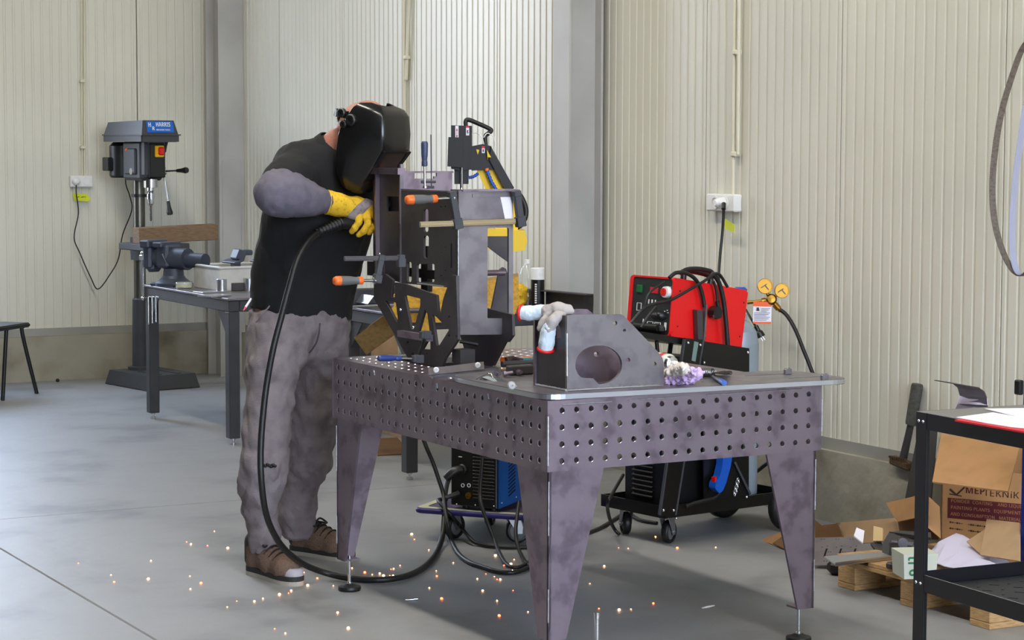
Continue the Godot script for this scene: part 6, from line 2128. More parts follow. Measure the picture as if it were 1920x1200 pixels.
	for p in [[1340, 592, 1334, 596], [1343, 594, 1337, 597]]:
		b = mb(F)
		b.cyl(fon(F, p[0], p[1], 2, zr + 0.03), fon(F, p[2], p[3], 2, zr + 0.03), 0.003, 8)
		part("pin", b, M.chrome, mp)
	# gas cylinder with regulator
	var gp := F * Vector3(0.525, 0.129, -0.03)
	var gt := thing("gas_cylinder", "pale gray gas cylinder standing on the rear of the trolley", "gas cylinder", gp)
	b = mb()
	b.lathe([Vector2(0, 0), Vector2(0.075, 0), Vector2(0.08, 0.008), Vector2(0.08, 0.630), Vector2(0.07, 0.680), Vector2(0.045, 0.715), Vector2(0.03, 0.725), Vector2(0.03, 0.75), Vector2(0, 0.75)], Transform3D(Basis.IDENTITY, gp), 28, false)
	part("cylinder_body", b, mat("cylinder_gray", Color(0.55, 0.60, 0.63), 0.4, 0.1), gt)
	b = mb()
	b.lathe([Vector2(0.0, 0.745), Vector2(0.014, 0.745), Vector2(0.014, 0.79), Vector2(0.018, 0.79), Vector2(0.018, 0.815), Vector2(0, 0.815)], Transform3D(Basis.IDENTITY, gp), 14)
	part("valve", b, M.brass, gt)
	var gd := 9.27
	var rt := thing("gas_regulator", "brass pressure regulator with two round gauges beside the red welder", "regulator", dp(1440, 563, gd))
	b = mb()
	b.cyl(dp(1401, 567.5, gd + 0.02), dp(1440, 563, gd), 0.0075, 12)
	b.cyl(dp(1428, 564.5, gd), dp(1436, 563.5, gd), 0.013, 6)
	b.lathe([Vector2(0, -0.022), Vector2(0.02, -0.022), Vector2(0.024, -0.01), Vector2(0.024, 0.012), Vector2(0.016, 0.024), Vector2(0, 0.026)], look(dp(1446, 562, gd), dp(1446, 562, gd) + Vector3(-0.5, 0.2, 0.8)), 18)
	b.cyl(dp(1446, 562, gd), dp(1464, 583, gd - 0.02), 0.010, 12)
	b.cyl(dp(1453, 571, gd - 0.01), dp(1460, 579, gd - 0.015), 0.014, 6)
	b.cyl(dp(1443, 562, gd), dp(1437, 545, gd), 0.007, 8)
	b.cyl(dp(1448, 560, gd), dp(1462, 549, gd), 0.007, 8)
	part("regulator_body", b, M.brass, rt)
	for q in [[1434.5, 536.5, 14.5], [1466, 545, 14.0]]:
		var c := dp(q[0], q[1], gd)
		var r: float = q[2] / FOCAL * gd
		var G := look(c, c + Vector3(-0.50, 0.06, 0.86))
		b = mb()
		b.lathe([Vector2(0, -0.016), Vector2(r * 0.97, -0.016), Vector2(r, -0.010), Vector2(r, 0.012), Vector2(r * 0.95, 0.016), Vector2(r * 0.86, 0.016), Vector2(r * 0.84, 0.011), Vector2(0, 0.011)], G, 26)
		var ga := part("gauge", b, M.brass, rt)
		b = mb(G)
		b.box(Vector3(0.0, 0.0125, 0.006), Vector3(0.004, 0.003, r * 0.9), Basis(Vector3.UP, 0.7))
		b.box(Vector3(0.006, 0.0125, -0.008), Vector3(0.004, 0.003, r * 0.7), Basis(Vector3.UP, -0.75))
		part("gauge_mark", b, M.steel_dark, ga)
	b = mb()
	b.tube(spline([dp(1462, 581, gd - 0.02), dp(1470, 586, gd - 0.03), dp(1480, 598, gd - 0.05), dp(1493, 622, gd - 0.08), dp(1506, 655, gd - 0.1), dp(1518, 685, gd - 0.12), dp(1529, 718, gd - 0.14), dp(1532, 770, gd - 0.1), dp(1500, 830, gd - 0.05), dp(1440, 868, gd - 0.05), dp(1418, 884, gd - 0.0), dp(1400, 890, gd + 0.02)], 6), 0.0085, 10)
	part("gas_hose", b, M.black_rubber, rt, "black gas hose")
	var tg := thing("inspection_tag", "white and orange printed tag hanging from the brass regulator", "tag", dp(1429, 587, gd - 0.03))
	b = mb()
	var TG := sheet3(b, [[1411.5, 604, gd - 0.03], [1446, 605, gd - 0.01], [1447, 567, gd - 0.01], [1413, 566, gd - 0.03]], 0.002)
	part("card", b, M.paper, tg)
	b = mb()
	sheet3(b, [[1411.8, 574, gd - 0.032], [1446.5, 575, gd - 0.012], [1447, 566, gd - 0.012], [1413, 565.5, gd - 0.032]], 0.001)
	sheet3(b, [[1412.2, 607, gd - 0.032], [1445.5, 607, gd - 0.012], [1446, 603.5, gd - 0.012], [1411.6, 603, gd - 0.032]], 0.001)
	part("orange_band", b, mat("tag_orange", Color(0.90, 0.36, 0.08), 0.5), tg)
	b = mb()
	for i in 9:
		var y := 578.5 + i * 2.7
		var x0 := 1427.0 if i < 3 else 1414.0
		sheet3(b, [[x0, y + 0.5, gd - 0.0345], [1444 - (i % 3) * 3, y + 0.7, gd - 0.0145], [1444 - (i % 3) * 3, y - 0.1, gd - 0.0145], [x0, y - 0.3, gd - 0.0345]], 0.0004)
	sheet3(b, [[1418, 583, gd - 0.034], [1424, 583, gd - 0.032], [1423, 576.5, gd - 0.032], [1419, 576.5, gd - 0.034]], 0.0004)
	part("print", b, M.dark_ink, tg)
	b = mb()
	b.cyl(dp(1430, 568, gd - 0.02), dp(1443, 556, gd - 0.01), 0.0012, 5)
	part("string", b, M.black_plastic, tg)
	# second plug hanging behind
	var p2 := thing("mains_plug", "black mains plug hanging below the printed tag by the gas cylinder", "plug", dp(1425, 628, gd))
	b = mb()
	b.tube(spline([dp(1398, 580, gd + 0.06), dp(1405, 592, gd + 0.02), dp(1412, 604, gd), dp(1418, 614, gd)], 5), 0.005, 8)
	b.cyl(dp(1417, 611, gd), dp(1423, 622, gd), 0.010, 10)
	b.lathe([Vector2(0.010, 0), Vector2(0.018, 0.008), Vector2(0.020, 0.03), Vector2(0, 0.03)], look(dp(1421, 620, gd), dp(1427, 632, gd)), 14)
	part("plug_body", b, M.black_plastic, p2)
	for k in [[1426, 633, 1430, 639], [1430, 631, 1434, 637]]:
		b = mb()
		b.cyl(dp(k[0], k[1], gd), dp(k[2], k[3], gd), 0.0028, 8)
		part("pin", b, M.chrome, p2)
	# blue torch handle and chain hanging on the trolley side
	var bh := thing("torch_handle", "blue curved torch handle with a red trigger hanging under the table edge", "torch handle", F * fon(F, 1355, 900, 2, zn + 0.04))
	b = mb()
	fplate(b, F, zn + 0.055, [1356, 850, 1374, 850, 1370, 875, 1362, 905, 1355, 921, 1349, 925, 1341, 916, 1342, 906, 1350, 893, 1355, 872], 0.038, 0.006)
	part("handle", b, M.blue_plastic, bh)
	b = mb()
	fplate(b, F, zn + 0.048, [1340, 896, 1343, 894, 1346, 908, 1341, 913], 0.02)
	part("trigger", b, M.red_plastic, bh)
	b = mb()
	b.tube(C.call([1349, 924, 1340, 933, 1322, 938, 1300, 944, 1285, 950], zn + 0.03), 0.008, 8)
	part("cable", b, M.black_rubber, bh)
	var chn := thing("safety_chain", "short bright chain hanging on the trolley side beside the blue handle", "chain", F * fon(F, 1380, 915, 2, zn + 0.02))
	for i in 7:
		b = mb()
		var c2 := F * fon(F, 1383.5 - i * 1.0, 900 + i * 4.4, 2, zn + 0.02)
		var ring := []
		for k in 9: ring.append(c2 + (F.basis * Vector3(0.005 * cos(TAU * k / 8), 0, 0.005 * cos(TAU * k / 8) * (i % 2))) + Vector3(0, 0.009 * sin(TAU * k / 8), 0))
		b.tube(ring, 0.002, 5, false)
		part("link", b, M.chrome, chn)
	# cables lying on the floor by the trolley
	b = mb()
	b.tube(spline([F * Vector3(-0.04, 0.25, -0.10), fl(1143, 935, 0.22), fl(1139, 950, 0.16), fl(1143, 972, 0.09), fl(1152, 992, 0.03), fl(1161, 1002, 0.01)], 5), 0.007, 8)
	single("trolley_cord", b, M.black_rubber, fl(1161, 1002), "black cord hanging off the trolley front beside the far caster", "cord")
	b = mb()
	b.tube(spline([fl(1090, 1004, 0.008), fl(1125, 990, 0.008), fl(1155, 972, 0.008), fl(1175, 962, 0.008), fl(1200, 975, 0.008), fl(1232, 981, 0.008)], 5), 0.008, 8)
	single("trolley_cord", b, M.black_rubber, fl(1155, 972), "black cable lying on the floor under the trolley", "cord")

func blue_set() -> void:
	var h := 0.13
	var FL := fl(780, 952, h)
	var FR := fl(976, 966, h)
	var u := (FR - FL).normalized()
	var v := Vector3(u.z, 0, -u.x)   # away from the camera
	var turn := atan2(-u.z, u.x)
	var F := Transform3D(Basis(u, Vector3.UP, -v), FL)
	F.origin.y = 0.0
	var t := thing("platform_dolly", "cream topped platform dolly with a purple bumper edge carrying the blue welder", "dolly", F.origin, turn)
	var U := 0.56
	var V := 0.50
	var b := mb(F)
	var o := round2([Vector2(0, 0), Vector2(U, 0), Vector2(U, V), Vector2(0, V)], 0.03, 5)
	var HF := Transform3D(Basis(Vector3(1, 0, 0), Vector3(0, 0, -1), Vector3(0, 1, 0)), Vector3(0, h, 0))
	b.plate(o, [], HF, 0.006)
	var o2 := round2([Vector2(0.03, 0.03), Vector2(U - 0.03, 0.03), Vector2(U - 0.03, V - 0.03), Vector2(0.03, V - 0.03)], 0.03, 5)
	b.plate(o, [o2], HF.translated_local(Vector3(0, 0, 0.003)), 0.004)
	part("platform", b, mat("dolly_cream", Color(0.72, 0.72, 0.62), 0.55), t)
	b = mb(F)
	b.plate(o2, [], HF.translated_local(Vector3(0, 0, 0.0012)), 0.002)
	part("mat", b, mat("dolly_mat", Color(0.30, 0.27, 0.36), 0.8), t, "dark mat on the platform")
	b = mb(F)
	var e := []
	for i in o.size() + 1:
		var p: Vector2 = o[i % o.size()]
		e.append(Vector3(p.x, h - 0.010, -p.y))
	b.tube(e, 0.011, 8, false)
	part("bumper", b, mat("bumper_purple", Color(0.13, 0.09, 0.36), 0.5), t, "dark purple bumper edge")
	for p in [[0.38, 0.10, -0.9], [0.12, 0.08, -0.3], [0.14, 0.42, 0.2], [0.44, 0.42, 0.2]]:
		caster(t, F, Vector3(p[0], 0, -p[1]), 0.050, 0.034, h - 0.012, p[2])
	# the welder
	var wa := fl(845, 945, h + 0.02)
	var wb := fl(933, 954, h + 0.02)
	var wu := (wb - wa).normalized()
	var wv := Vector3(wu.z, 0, -wu.x)
	var wt := atan2(-wu.z, wu.x)
	var W := Transform3D(Basis(wu, Vector3.UP, -wv), wa)
	W.origin.y = h + 0.02
	var wid := (wb - wa).length()
	var w := thing("blue_welder", "blue welding set with a black louvred front standing on the dolly", "welding set", W.origin, wt)
	b = mb(W)
	b.hull8([Vector3(-0.004, 0, -0.01), Vector3(wid + 0.004, 0, -0.01), Vector3(wid + 0.004, 0.03, -0.46), Vector3(-0.004, 0.03, -0.46), Vector3(-0.004, 0.40, -0.01), Vector3(wid + 0.004, 0.40, -0.01), Vector3(wid + 0.004, 0.40, -0.46), Vector3(-0.004, 0.40, -0.46)])
	part("case", b, M.blue_paint, w)
	b = mb(W)
	b.rbox(Vector3(wid / 2, 0.198, -0.006), Vector3(wid - 0.006, 0.40, 0.02), 0.004)
	var fr := part("front_panel", b, M.machine_black, w)
	for i in 14:
		b = mb(W)
		b.rbox(Vector3(wid * 0.72, 0.035 + i * 0.0135, 0.006), Vector3(wid * 0.46, 0.006, 0.008), 0.002)
		part("louvre", b, M.black_plastic, fr)
	for i in 14:
		b = mb(W)
		b.box(Vector3(wid + 0.0045, 0.05 + i * 0.0145, -0.10), Vector3(0.004, 0.0035, 0.055), Basis(Vector3.RIGHT, 0.35))
		part("vent_slot", b, M.hole_dark, w)
	b = mb(W)
	for x in [0.04, wid - 0.05]: b.cyl(Vector3(x, -0.02, -0.05), Vector3(x, 0.002, -0.05), 0.014, 10)
	for x in [0.05, wid - 0.05]: b.cyl(Vector3(x, -0.012, -0.40), Vector3(x, 0.03, -0.40), 0.014, 10)
	part("foot", b, M.black_rubber, w)
	for p in [[868, 910], [879.5, 910]]:
		b = mb(W)
		var c := fon(W, p[0], p[1], 2, 0.005)
		b.lathe([Vector2(0.0082, 0), Vector2(0.0082, 0.003), Vector2(0.0058, 0.003), Vector2(0.0058, 0)], Transform3D(Basis(Vector3.RIGHT, PI / 2), c), 14)
		part("gas_port", b, M.white_ink, fr)
	b = mb(W)
	b.lathe([Vector2(0.013, 0), Vector2(0.013, 0.010), Vector2(0.008, 0.010), Vector2(0.008, 0.002), Vector2(0, 0.002)], Transform3D(Basis(Vector3.RIGHT, PI / 2), fon(W, 880, 929, 2, 0.005)), 16)
	part("brass_socket", b, M.brass, fr)
	b = mb(W)
	var cc := fon(W, 868, 880, 2, 0.005)
	b.lathe([Vector2(0.022, 0), Vector2(0.022, 0.01), Vector2(0.018, 0.016), Vector2(0.0, 0.016)], Transform3D(Basis(Vector3.RIGHT, PI / 2), cc), 16)
	part("torch_socket", b, M.black_plastic, fr)
	b = mb(W)
	b.tube(spline([cc, cc + Vector3(-0.02, -0.005, 0.03), cc + Vector3(-0.05, -0.035, 0.05)], 4), [0.017, 0.017, 0.0175, 0.018, 0.0185, 0.018, 0.017, 0.016, 0.015], 12)
	part("plug_sleeve", b, M.black_plastic, fr)
	b = mb(W)
	var c3 := fon(W, 860, 925, 2, 0.005)
	b.tube([c3, c3 + Vector3(-0.012, -0.006, 0.02), c3 + Vector3(-0.035, -0.015, 0.045)], [0.012, 0.011, 0.008], 12)
	part("earth_plug", b, M.black_plastic, fr)
	b = mb(W)
	for p in [[856, 945], [891, 947], [926, 949], [941, 943], [968, 932]]: b.ball(fon(W, p[0], p[1], 2, 0.006) if p[0] < 933 else fon(W, p[0], p[1], 0, wid + 0.005), Vector3(0.003, 0.003, 0.003), 6)
	b.box(fon(W, 863, 856.5, 2, 0.006), Vector3(0.016, 0.0025, 0.002))
	part("screw", b, M.white_ink, w)
	# cables at the dolly
	var cl := func(label: String, pts: Array, r: float) -> void:
		var m := mb()
		m.tube(spline(pts, 6), r, 9)
		single("floor_cable", m, M.black_rubber, pts[pts.size() / 2], label, "cable", "cables looping on the floor by the dolly")
	cl.call("black cable coming down from under the table past the blue welder's left side", [dp(794, 824, 8.6), dp(800, 840, 8.6), dp(812, 868, 8.62), dp(823, 900, 8.62), dp(831, 925, 8.62), dp(835, 955, 8.55), dp(840, 985, 8.5), fl(846, 1012, 0.03), fl(860, 1038, 0.012), fl(880, 1054, 0.01), fl(905, 1063, 0.01), fl(935, 1072, 0.01), fl(965, 1073, 0.01), fl(990, 1064, 0.01), fl(1010, 1050, 0.01)], 0.0085)
	cl.call("black cable hanging in front of the blue welder's louvres and looping at the floor", [dp(905, 855, 8.45), dp(903, 880, 8.45), dp(900, 920, 8.45), dp(903, 948, 8.42), dp(916, 985, 8.40), dp(928, 1015, 8.38), fl(938, 1040, 0.03), fl(950, 1058, 0.012), fl(965, 1064, 0.01), fl(982, 1060, 0.01), fl(1000, 1047, 0.01)], 0.0075)
	cl.call("black cable curving behind the front table leg beside the dolly wheel", [dp(973, 940, 8.5), dp(970, 965, 8.45), dp(967, 995, 8.4), dp(970, 1020, 8.35), fl(978, 1042, 0.02), fl(988, 1056, 0.01), fl(1005, 1068, 0.01)], 0.0075)
	cl.call("black cable lying on the floor under the dolly towards the front leg", [dp(838, 936, 8.72), dp(822, 937, 8.68), dp(828, 947, 8.62), dp(845, 965, 8.60), fl(862, 985, 0.06), fl(880, 1008, 0.03), fl(895, 1019, 0.012), fl(930, 1025, 0.010), fl(985, 1026, 0.010), fl(1040, 1020, 0.010)], 0.0075)

# ================================================================ right-hand side: rack, cardboard, pallet, blades
func right_rack() -> void:
	var h := 0.88
	var c := fl(1722, 771, h)
	c.y = 0.0
	var turn := deg_to_rad(-3.3)
	var t := thing("parts_rack", "black steel rack in the right foreground with papers on its top shelf", "shelf rack", c, turn)
	var F := t.transform
	var W := 0.62
	var L := 0.95
	var b := mb(F)
	b.rbox(Vector3(W / 2, h - 0.003, L / 2), Vector3(W, 0.006, L), 0.001)
	part("top_shelf", b, mat("rack_top", Color(0.44, 0.435, 0.42), 0.5), t, "gray top shelf")
	b = mb(F)
	for e in [[Vector3(-0.0015, h - 0.022, L / 2), Vector3(0.003, 0.044, L)], [Vector3(W, h - 0.022, L / 2), Vector3(0.003, 0.044, L)], [Vector3(W / 2, h - 0.022, -0.0015), Vector3(W, 0.044, 0.003)], [Vector3(W / 2, h - 0.022, L), Vector3(W, 0.044, 0.003)]]:
		b.rbox(e[0], e[1], 0.001)
	part("top_apron", b, mat("rack_black", Color(0.055, 0.055, 0.075), 0.32), t)
	var lh := 0.455
	b = mb(F)
	for e in [[Vector3(-0.0015, lh - 0.022, L / 2), Vector3(0.003, 0.046, L)], [Vector3(W, lh - 0.022, L / 2), Vector3(0.003, 0.046, L)], [Vector3(W / 2, lh - 0.022, -0.0015), Vector3(W, 0.046, 0.003)], [Vector3(W / 2, lh - 0.022, L), Vector3(W, 0.046, 0.003)]]:
		b.rbox(e[0], e[1], 0.001)
	part("lower_apron", b, M.rack_black, t)
	b = mb(F)
	b.rbox(Vector3(W / 2, lh - 0.040, L / 2), Vector3(W, 0.004, L), 0.001)
	part("lower_shelf", b, M.rack_black, t)
	b = mb(F)
	b.rbox(Vector3(W / 2, lh - 0.0365, L / 2), Vector3(W - 0.012, 0.003, L - 0.012), 0.001)
	for i in 12:
		for k in 18:
			b.rbox(Vector3(0.03 + i * 0.05 + (k % 2) * 0.012, lh - 0.0345, 0.03 + k * 0.052), Vector3(0.026, 0.0015, 0.007), 0.0007, Basis(Vector3.UP, 0.75 if (i + k) % 2 else -0.75))
	var mt := part("rubber_mat", b, mat("mat_gray", Color(0.16, 0.165, 0.185), 0.45), t, "dark ribbed rubber mat on the lower shelf")
	for x in [0.0, W]:
		for z in [0.0, L]:
			var sx := 1.0 if x == 0.0 else -1.0
			var sz := 1.0 if z == 0.0 else -1.0
			b = mb(F)
			b.rbox(Vector3(x - sx * 0.003, h / 2, z + sz * 0.019), Vector3(0.003, h, 0.044), 0.001)
			b.rbox(Vector3(x + sx * 0.018, h / 2, z - sz * 0.003), Vector3(0.044, h, 0.003), 0.001)
			var po := part("post", b, M.rack_black, t)
			for y in [h - 0.024, lh - 0.024]:
				for q in [0.010, 0.029]:
					b = mb(F)
					b.ball(Vector3(x - sx * 0.005, y, z + sz * q), Vector3(0.003, 0.0055, 0.0055), 10)
					part("bolt", b, M.chrome, po)
	# papers and a red folder
	var y := h + 0.0005
	var sheet := func(called: String, label: String, pts: Array, m: Material, yy: float, th: float) -> void:
		var o := PackedVector2Array()
		for i in range(0, pts.size(), 2):
			var p := fl(pts[i], pts[i + 1], yy)
			o.append(Vector2(p.x, -p.z))
		var q := mb()
		q.plate(o, [], Transform3D(Basis(Vector3(1, 0, 0), Vector3(0, 0, -1), Vector3(0, 1, 0)), Vector3(0, yy, 0)), th)
		single(called, q, m, fl(pts[0], pts[1], yy), label, "folder" if called == "document_folder" else "paper")
	sheet.call("document_folder", "red folder under the papers on the rack's top shelf", [1790, 787, 1860, 776, 1990, 800, 1990, 830, 1920, 809], M.red_ink, y + 0.004, 0.004)
	sheet.call("paper_sheet", "white paper sheet lying on the red folder on the rack", [1793, 782, 1862, 773, 1985, 795, 1930, 803, 1895, 800, 1850, 793], M.paper, y + 0.006, 0.0015)
	sheet.call("paper_sheet", "white paper sheet at the back of the rack's top shelf", [1846, 766, 1920, 765, 2000, 770, 1990, 792, 1915, 783], M.paper, y + 0.002, 0.0015)

func blue_upright() -> void:
	var p := fl(1918, 1150)
	var t := thing("pallet_rack_upright", "blue perforated rack upright at the right edge of the picture", "rack upright", p)
	var b := mb()
	var x := p.x
	var z := p.z
	var w := 0.085
	var d := 0.02
	var H := on(1918, 510, 2, p.z).y
	var F := Transform3D(Basis.IDENTITY, Vector3(x, 0, z))
	var y := 0.05
	var o := PackedVector2Array([Vector2(0, 0), Vector2(w, 0), Vector2(w, 2.6), Vector2(0, 2.6)])
	# holed face towards the hall
	var HF := Transform3D(Basis.IDENTITY, Vector3(x, 0, z))
	var holes := []
	b.plate(PackedVector2Array([Vector2(0.0, 0), Vector2(w, 0), Vector2(w, H), Vector2(0, H)]), holes, HF, 0.002)
	b.box(Vector3(x + 0.001, H / 2, z - d / 2), Vector3(0.002, H, d))
	b.box(Vector3(x + w, H / 2, z - d / 2), Vector3(0.002, H, d))
	b.rbox(Vector3(x + w / 2, 0.004, z - d / 2), Vector3(w + 0.06, 0.008, d + 0.04), 0.002)
	part("post", b, mat("rack_blue", Color(0.02, 0.12, 0.42), 0.35), t)
	b = mb()
	for i in int(H / 0.0425) - 2:
		b.lathe([Vector2(0.0065, 0.0), Vector2(0.0065, 0.0012), Vector2(0.0, 0.0012)], Transform3D(Basis(Vector3.RIGHT, PI / 2), Vector3(x + 0.010, 0.06 + i * 0.0425, z)), 12)
	var ho := part("punched_holes", b, mat("hole_tan", Color(0.42, 0.36, 0.26), 0.7), t)
	ho.set_meta("kind", "stuff")
	b = mb()
	b.rbox(Vector3(x + 0.10, 0.40, z + 0.0), Vector3(0.16, 0.09, 0.05), 0.004)
	part("orange_beam", b, mat("beam_orange", Color(0.90, 0.24, 0.06), 0.4), t, "orange beam end")
	b = mb()
	b.rbox(Vector3(x - 0.012, 0.765, z - 0.03), Vector3(0.02, 0.05, 0.03), 0.004)
	part("latch", b, M.black_plastic, t)

func saw_blades() -> void:
	var loops := [
		["coiled band saw blade loop hanging at the right edge, the wider worn brown one", [1945, 62, 1919, 88, 1896, 148, 1876, 220, 1864, 300, 1861, 370, 1868, 430, 1884, 480, 1903, 511, 1922, 514, 1950, 470, 1966, 380, 1972, 250, 1966, 130], mat("blade_worn", Color(0.36, 0.32, 0.28), 0.35, 0.8, M.boot_suede.albedo_texture, 4.0)],
		["narrow bright band saw blade loop inside the wider worn one at the right edge", [1950, 120, 1926, 190, 1913, 270, 1903, 350, 1898, 430, 1900, 480, 1907, 508, 1918, 516, 1936, 505, 1955, 430, 1965, 300, 1962, 180], mat("blade_bright", Color(0.55, 0.55, 0.60), 0.5, 0.6)]]
	for l in loops:
		var pts := []
		for i in range(0, l[1].size(), 2): pts.append(dp(l[1][i], l[1][i + 1], 7.5))
		pts.append(pts[0])
		var path := spline(pts, 6)
		var b := mb()
		var wv := Vector3(0.93, 0.0, 0.25) * 0.012
		for i in path.size() - 1:
			var p: Vector3 = path[i]
			var q: Vector3 = path[i + 1]
			var n := (q - p).cross(wv).normalized() * 0.0006
			b.quad(p - wv + n, q - wv + n, q + wv + n, p + wv + n)
			b.quad(p + wv - n, q + wv - n, q - wv - n, p - wv - n)
			b.quad(p + wv + n, q + wv + n, q + wv - n, p + wv - n)
			b.quad(p - wv - n, q - wv - n, q - wv + n, p - wv + n)
			if i % 1 == 0:   # teeth along one edge
				for k in 3:
					var r := p.lerp(q, k / 3.0)
					var s := p.lerp(q, (k + 0.8) / 3.0)
					b.tri(r - wv, s - wv, s - wv * 1.22)
		var o := single("saw_blade", b, l[2], pts[0], l[0], "saw blade", "band saw blades hanging at the right edge")
	var hk := mb()
	hk.cyl(dp(1950, 70, 7.4), dp(1950, 58, 7.7), 0.012, 10)
	var pp := dp(1950, 60, 7.65)
	hk.cyl(pp, Vector3(WALL_X - 0.004, pp.y + 0.02, pp.z - 0.05), 0.012, 8)
	single("wall_hook", hk, M.black_paint, pp, "black hook carrying the band saw blades", "hook")

func wall_corner() -> void:
	# old hammer-like tool leaning on the wall
	var t := thing("pipe_tool", "old gray long handled steel tool leaning against the wall on the concrete ledge", "tool", on(1690, 872, 0, 2.375))
	var b := mb()
	var A := on(1693, 862, 0, 2.375)
	var B := on(1709, 790, 0, 2.385)
	var C2 := on(1720, 720, 0, 2.395)
	b.tube([A, A.lerp(B, 0.5), B], [0.017, 0.015, 0.014], 10)
	part("shaft", b, M.steel_dark, t)
	b = mb()
	b.tube([B - (B - A) * 0.08, B, B.lerp(C2, 0.95), C2], [0.022, 0.024, 0.024, 0.021], 12)
	part("sleeve", b, mat("old_gray", Color(0.33, 0.33, 0.30), 0.8, 0.2, M.boot_suede.albedo_texture, 3.0), t)
	b = mb()
	b.rbox(on(1690, 868, 0, 2.372), Vector3(0.035, 0.035, 0.12), 0.006, Basis(Vector3.RIGHT, 0.12))
	for i in 8: b.box(on(1690, 868, 0, 2.372) + Vector3(-0.018, 0.02, -0.05 + i * 0.014), Vector3(0.01, 0.008, 0.006))
	part("toothed_head", b, mat("rust", Color(0.36, 0.28, 0.20), 0.85, 0.1, M.boot_suede.albedo_texture, 4.0), t)
	# dark sheet leaning behind the rack post
	b = mb()
	var w0 := on(1682, 1019, 0, 2.22)
	var w1 := on(1738, 1035, 0, 2.22)
	var w2 := on(1760, 772, 0, 2.355)
	var w3 := on(1729, 772, 0, 2.355)
	var wn := (w1 - w0).cross(w3 - w0).normalized() * 0.003
	if wn.x > 0: wn = -wn
	b.hull8([w0 - wn, w0 + wn, w1 + wn, w1 - wn, w3 - wn, w3 + wn, w2 + wn, w2 - wn])
	single("dark_sheet", b, mat("sheet_dark", Color(0.21, 0.21, 0.20), 0.55), w0, "dark sheet panel leaning on the wall behind the rack's corner post", "sheet metal")
	# curved bright sheet
	b = mb()
	var P := [[1752, 713, 8.40], [1762, 714, 8.38], [1784, 717, 8.33], [1796, 727, 8.28], [1800, 742, 8.26], [1796, 757, 8.26], [1790, 772, 8.27], [1786, 800, 8.28]]
	var rgt := [[1815, 724, 8.14], [1820, 724.5, 8.13], [1836, 727, 8.08], [1846, 734, 8.05], [1851, 746, 8.03], [1852, 760, 8.03], [1851, 775, 8.04], [1849, 803, 8.05]]
	for i in P.size() - 1:
		var q := []
		for e in [[P, i], [rgt, i], [rgt, i + 1], [P, i + 1]]:
			var v: Array = e[0][e[1]]
			q.append(dp(v[0], v[1], v[2]))
		var n: Vector3 = (q[1] - q[0]).cross(q[3] - q[0]).normalized() * 0.0015
		b.quad(q[0] - n, q[1] - n, q[2] - n, q[3] - n)
		b.quad(q[3] + n, q[2] + n, q[1] + n, q[0] + n)
		b.quad(q[0] + n, q[0] - n, q[3] - n, q[3] + n)
		b.quad(q[1] - n, q[1] + n, q[2] + n, q[2] - n)
	single("curved_sheet", b, mat("sheet_bright", Color(0.66, 0.60, 0.63), 0.25, 0.95), dp(1800, 803, 8.2), "shiny bent sheet metal piece standing by the wall above the rack", "sheet metal")
	# printed box on the pallet
	var h := 0.1175
	var d := Vector3(0.506, 0, 0.862)
	var nrm := Vector3(-0.862, 0, 0.506)
	var o := fl(1763, 1012, h)
	var turn := atan2(-d.z, d.x)
	var F := Transform3D(Basis(d, Vector3.UP, nrm), o)
	F.origin.y = h
	var bx := thing("printed_carton", "brown carton with dark red supplier print standing on the pallet behind the rack", "carton", F.origin, turn)
	var w := 0.36
	var hh := 0.37
	b = mb(F)
	b.box(Vector3(w / 2, hh / 2 - 0.05, -0.003), Vector3(w, hh - 0.1, 0.006))
	part("front_side", b, M.cardboard, bx)
	b = mb(F)
	b.box(Vector3(w / 2, hh / 2, -0.10), Vector3(w, hh, 0.006))
	part("back_side", b, M.cardboard, bx)
	for x in [0.003, w - 0.003]:
		b = mb(F)
		b.box(Vector3(x, hh / 2, -0.05), Vector3(0.006, hh, 0.10))
		part("end_side", b, M.cardboard_dark, bx)
	b = mb(F)
	b.box(Vector3(w / 2, 0.004, -0.05), Vector3(w, 0.006, 0.10))
	part("bottom", b, M.cardboard, bx)
	b = mb()
	sheet3(b, [[1748, 903, 7.62], [1890, 921, 7.42], [1911, 838, 7.66], [1765, 812, 7.82]], 0.006)
	part("lid_flap", b, M.cardboard, bx, "open lid flap hanging over the carton's front")
	var ink := mat("ink_burgundy", Color(0.30, 0.055, 0.10), 0.7)
	b = mb(F)
	var p0 := fon(F, 1777, 932, 2, 0.001)
	var p1 := fon(F, 1777, 970, 2, 0.001)
	b.box(Vector3((p0.x + w) / 2, (p0.y + p1.y) / 2 - 0.002, 0.0006), Vector3(w - p0.x, p0.y - p1.y, 0.0012))
	part("print_block", b, ink, bx)
	var tl := F * Transform3D(Basis.IDENTITY, fon(F, 1809, 928.5, 2, 0.0004))
	lettering("lettering", "MEP", 0.033, tl, ink, bx, "Droid Sans", true, 1.12)
	lettering("lettering", "TEKNiK", 0.033, F * Transform3D(Basis.IDENTITY, fon(F, 1843.5, 933.5, 2, 0.0004)), mat("ink_dark", Color(0.16, 0.09, 0.08), 0.7), bx, "Droid Sans", false, 1.28)
	var tan := mat("ink_tan", Color(0.62, 0.43, 0.28), 0.8)
	var lines := ["POWDER  COATING    AND LIQUID", "PAINTING PLANTS   EQUIPMENTS", "AND CONSUMPTION   MATERIALS"]
	for i in 3:
		lettering("lettering", lines[i], 0.0165, F * Transform3D(Basis.IDENTITY, Vector3(p0.x + 0.012, p0.y - 0.0215 - i * 0.0245, 0.0014)), tan, bx, "Droid Sans", false, 1.10)
	b = mb(F)
	var k0 := fon(F, 1781, 917, 2, 0.0005)
	var k1 := fon(F, 1793, 928, 2, 0.0005)
	var k2 := fon(F, 1814, 908, 2, 0.0005)
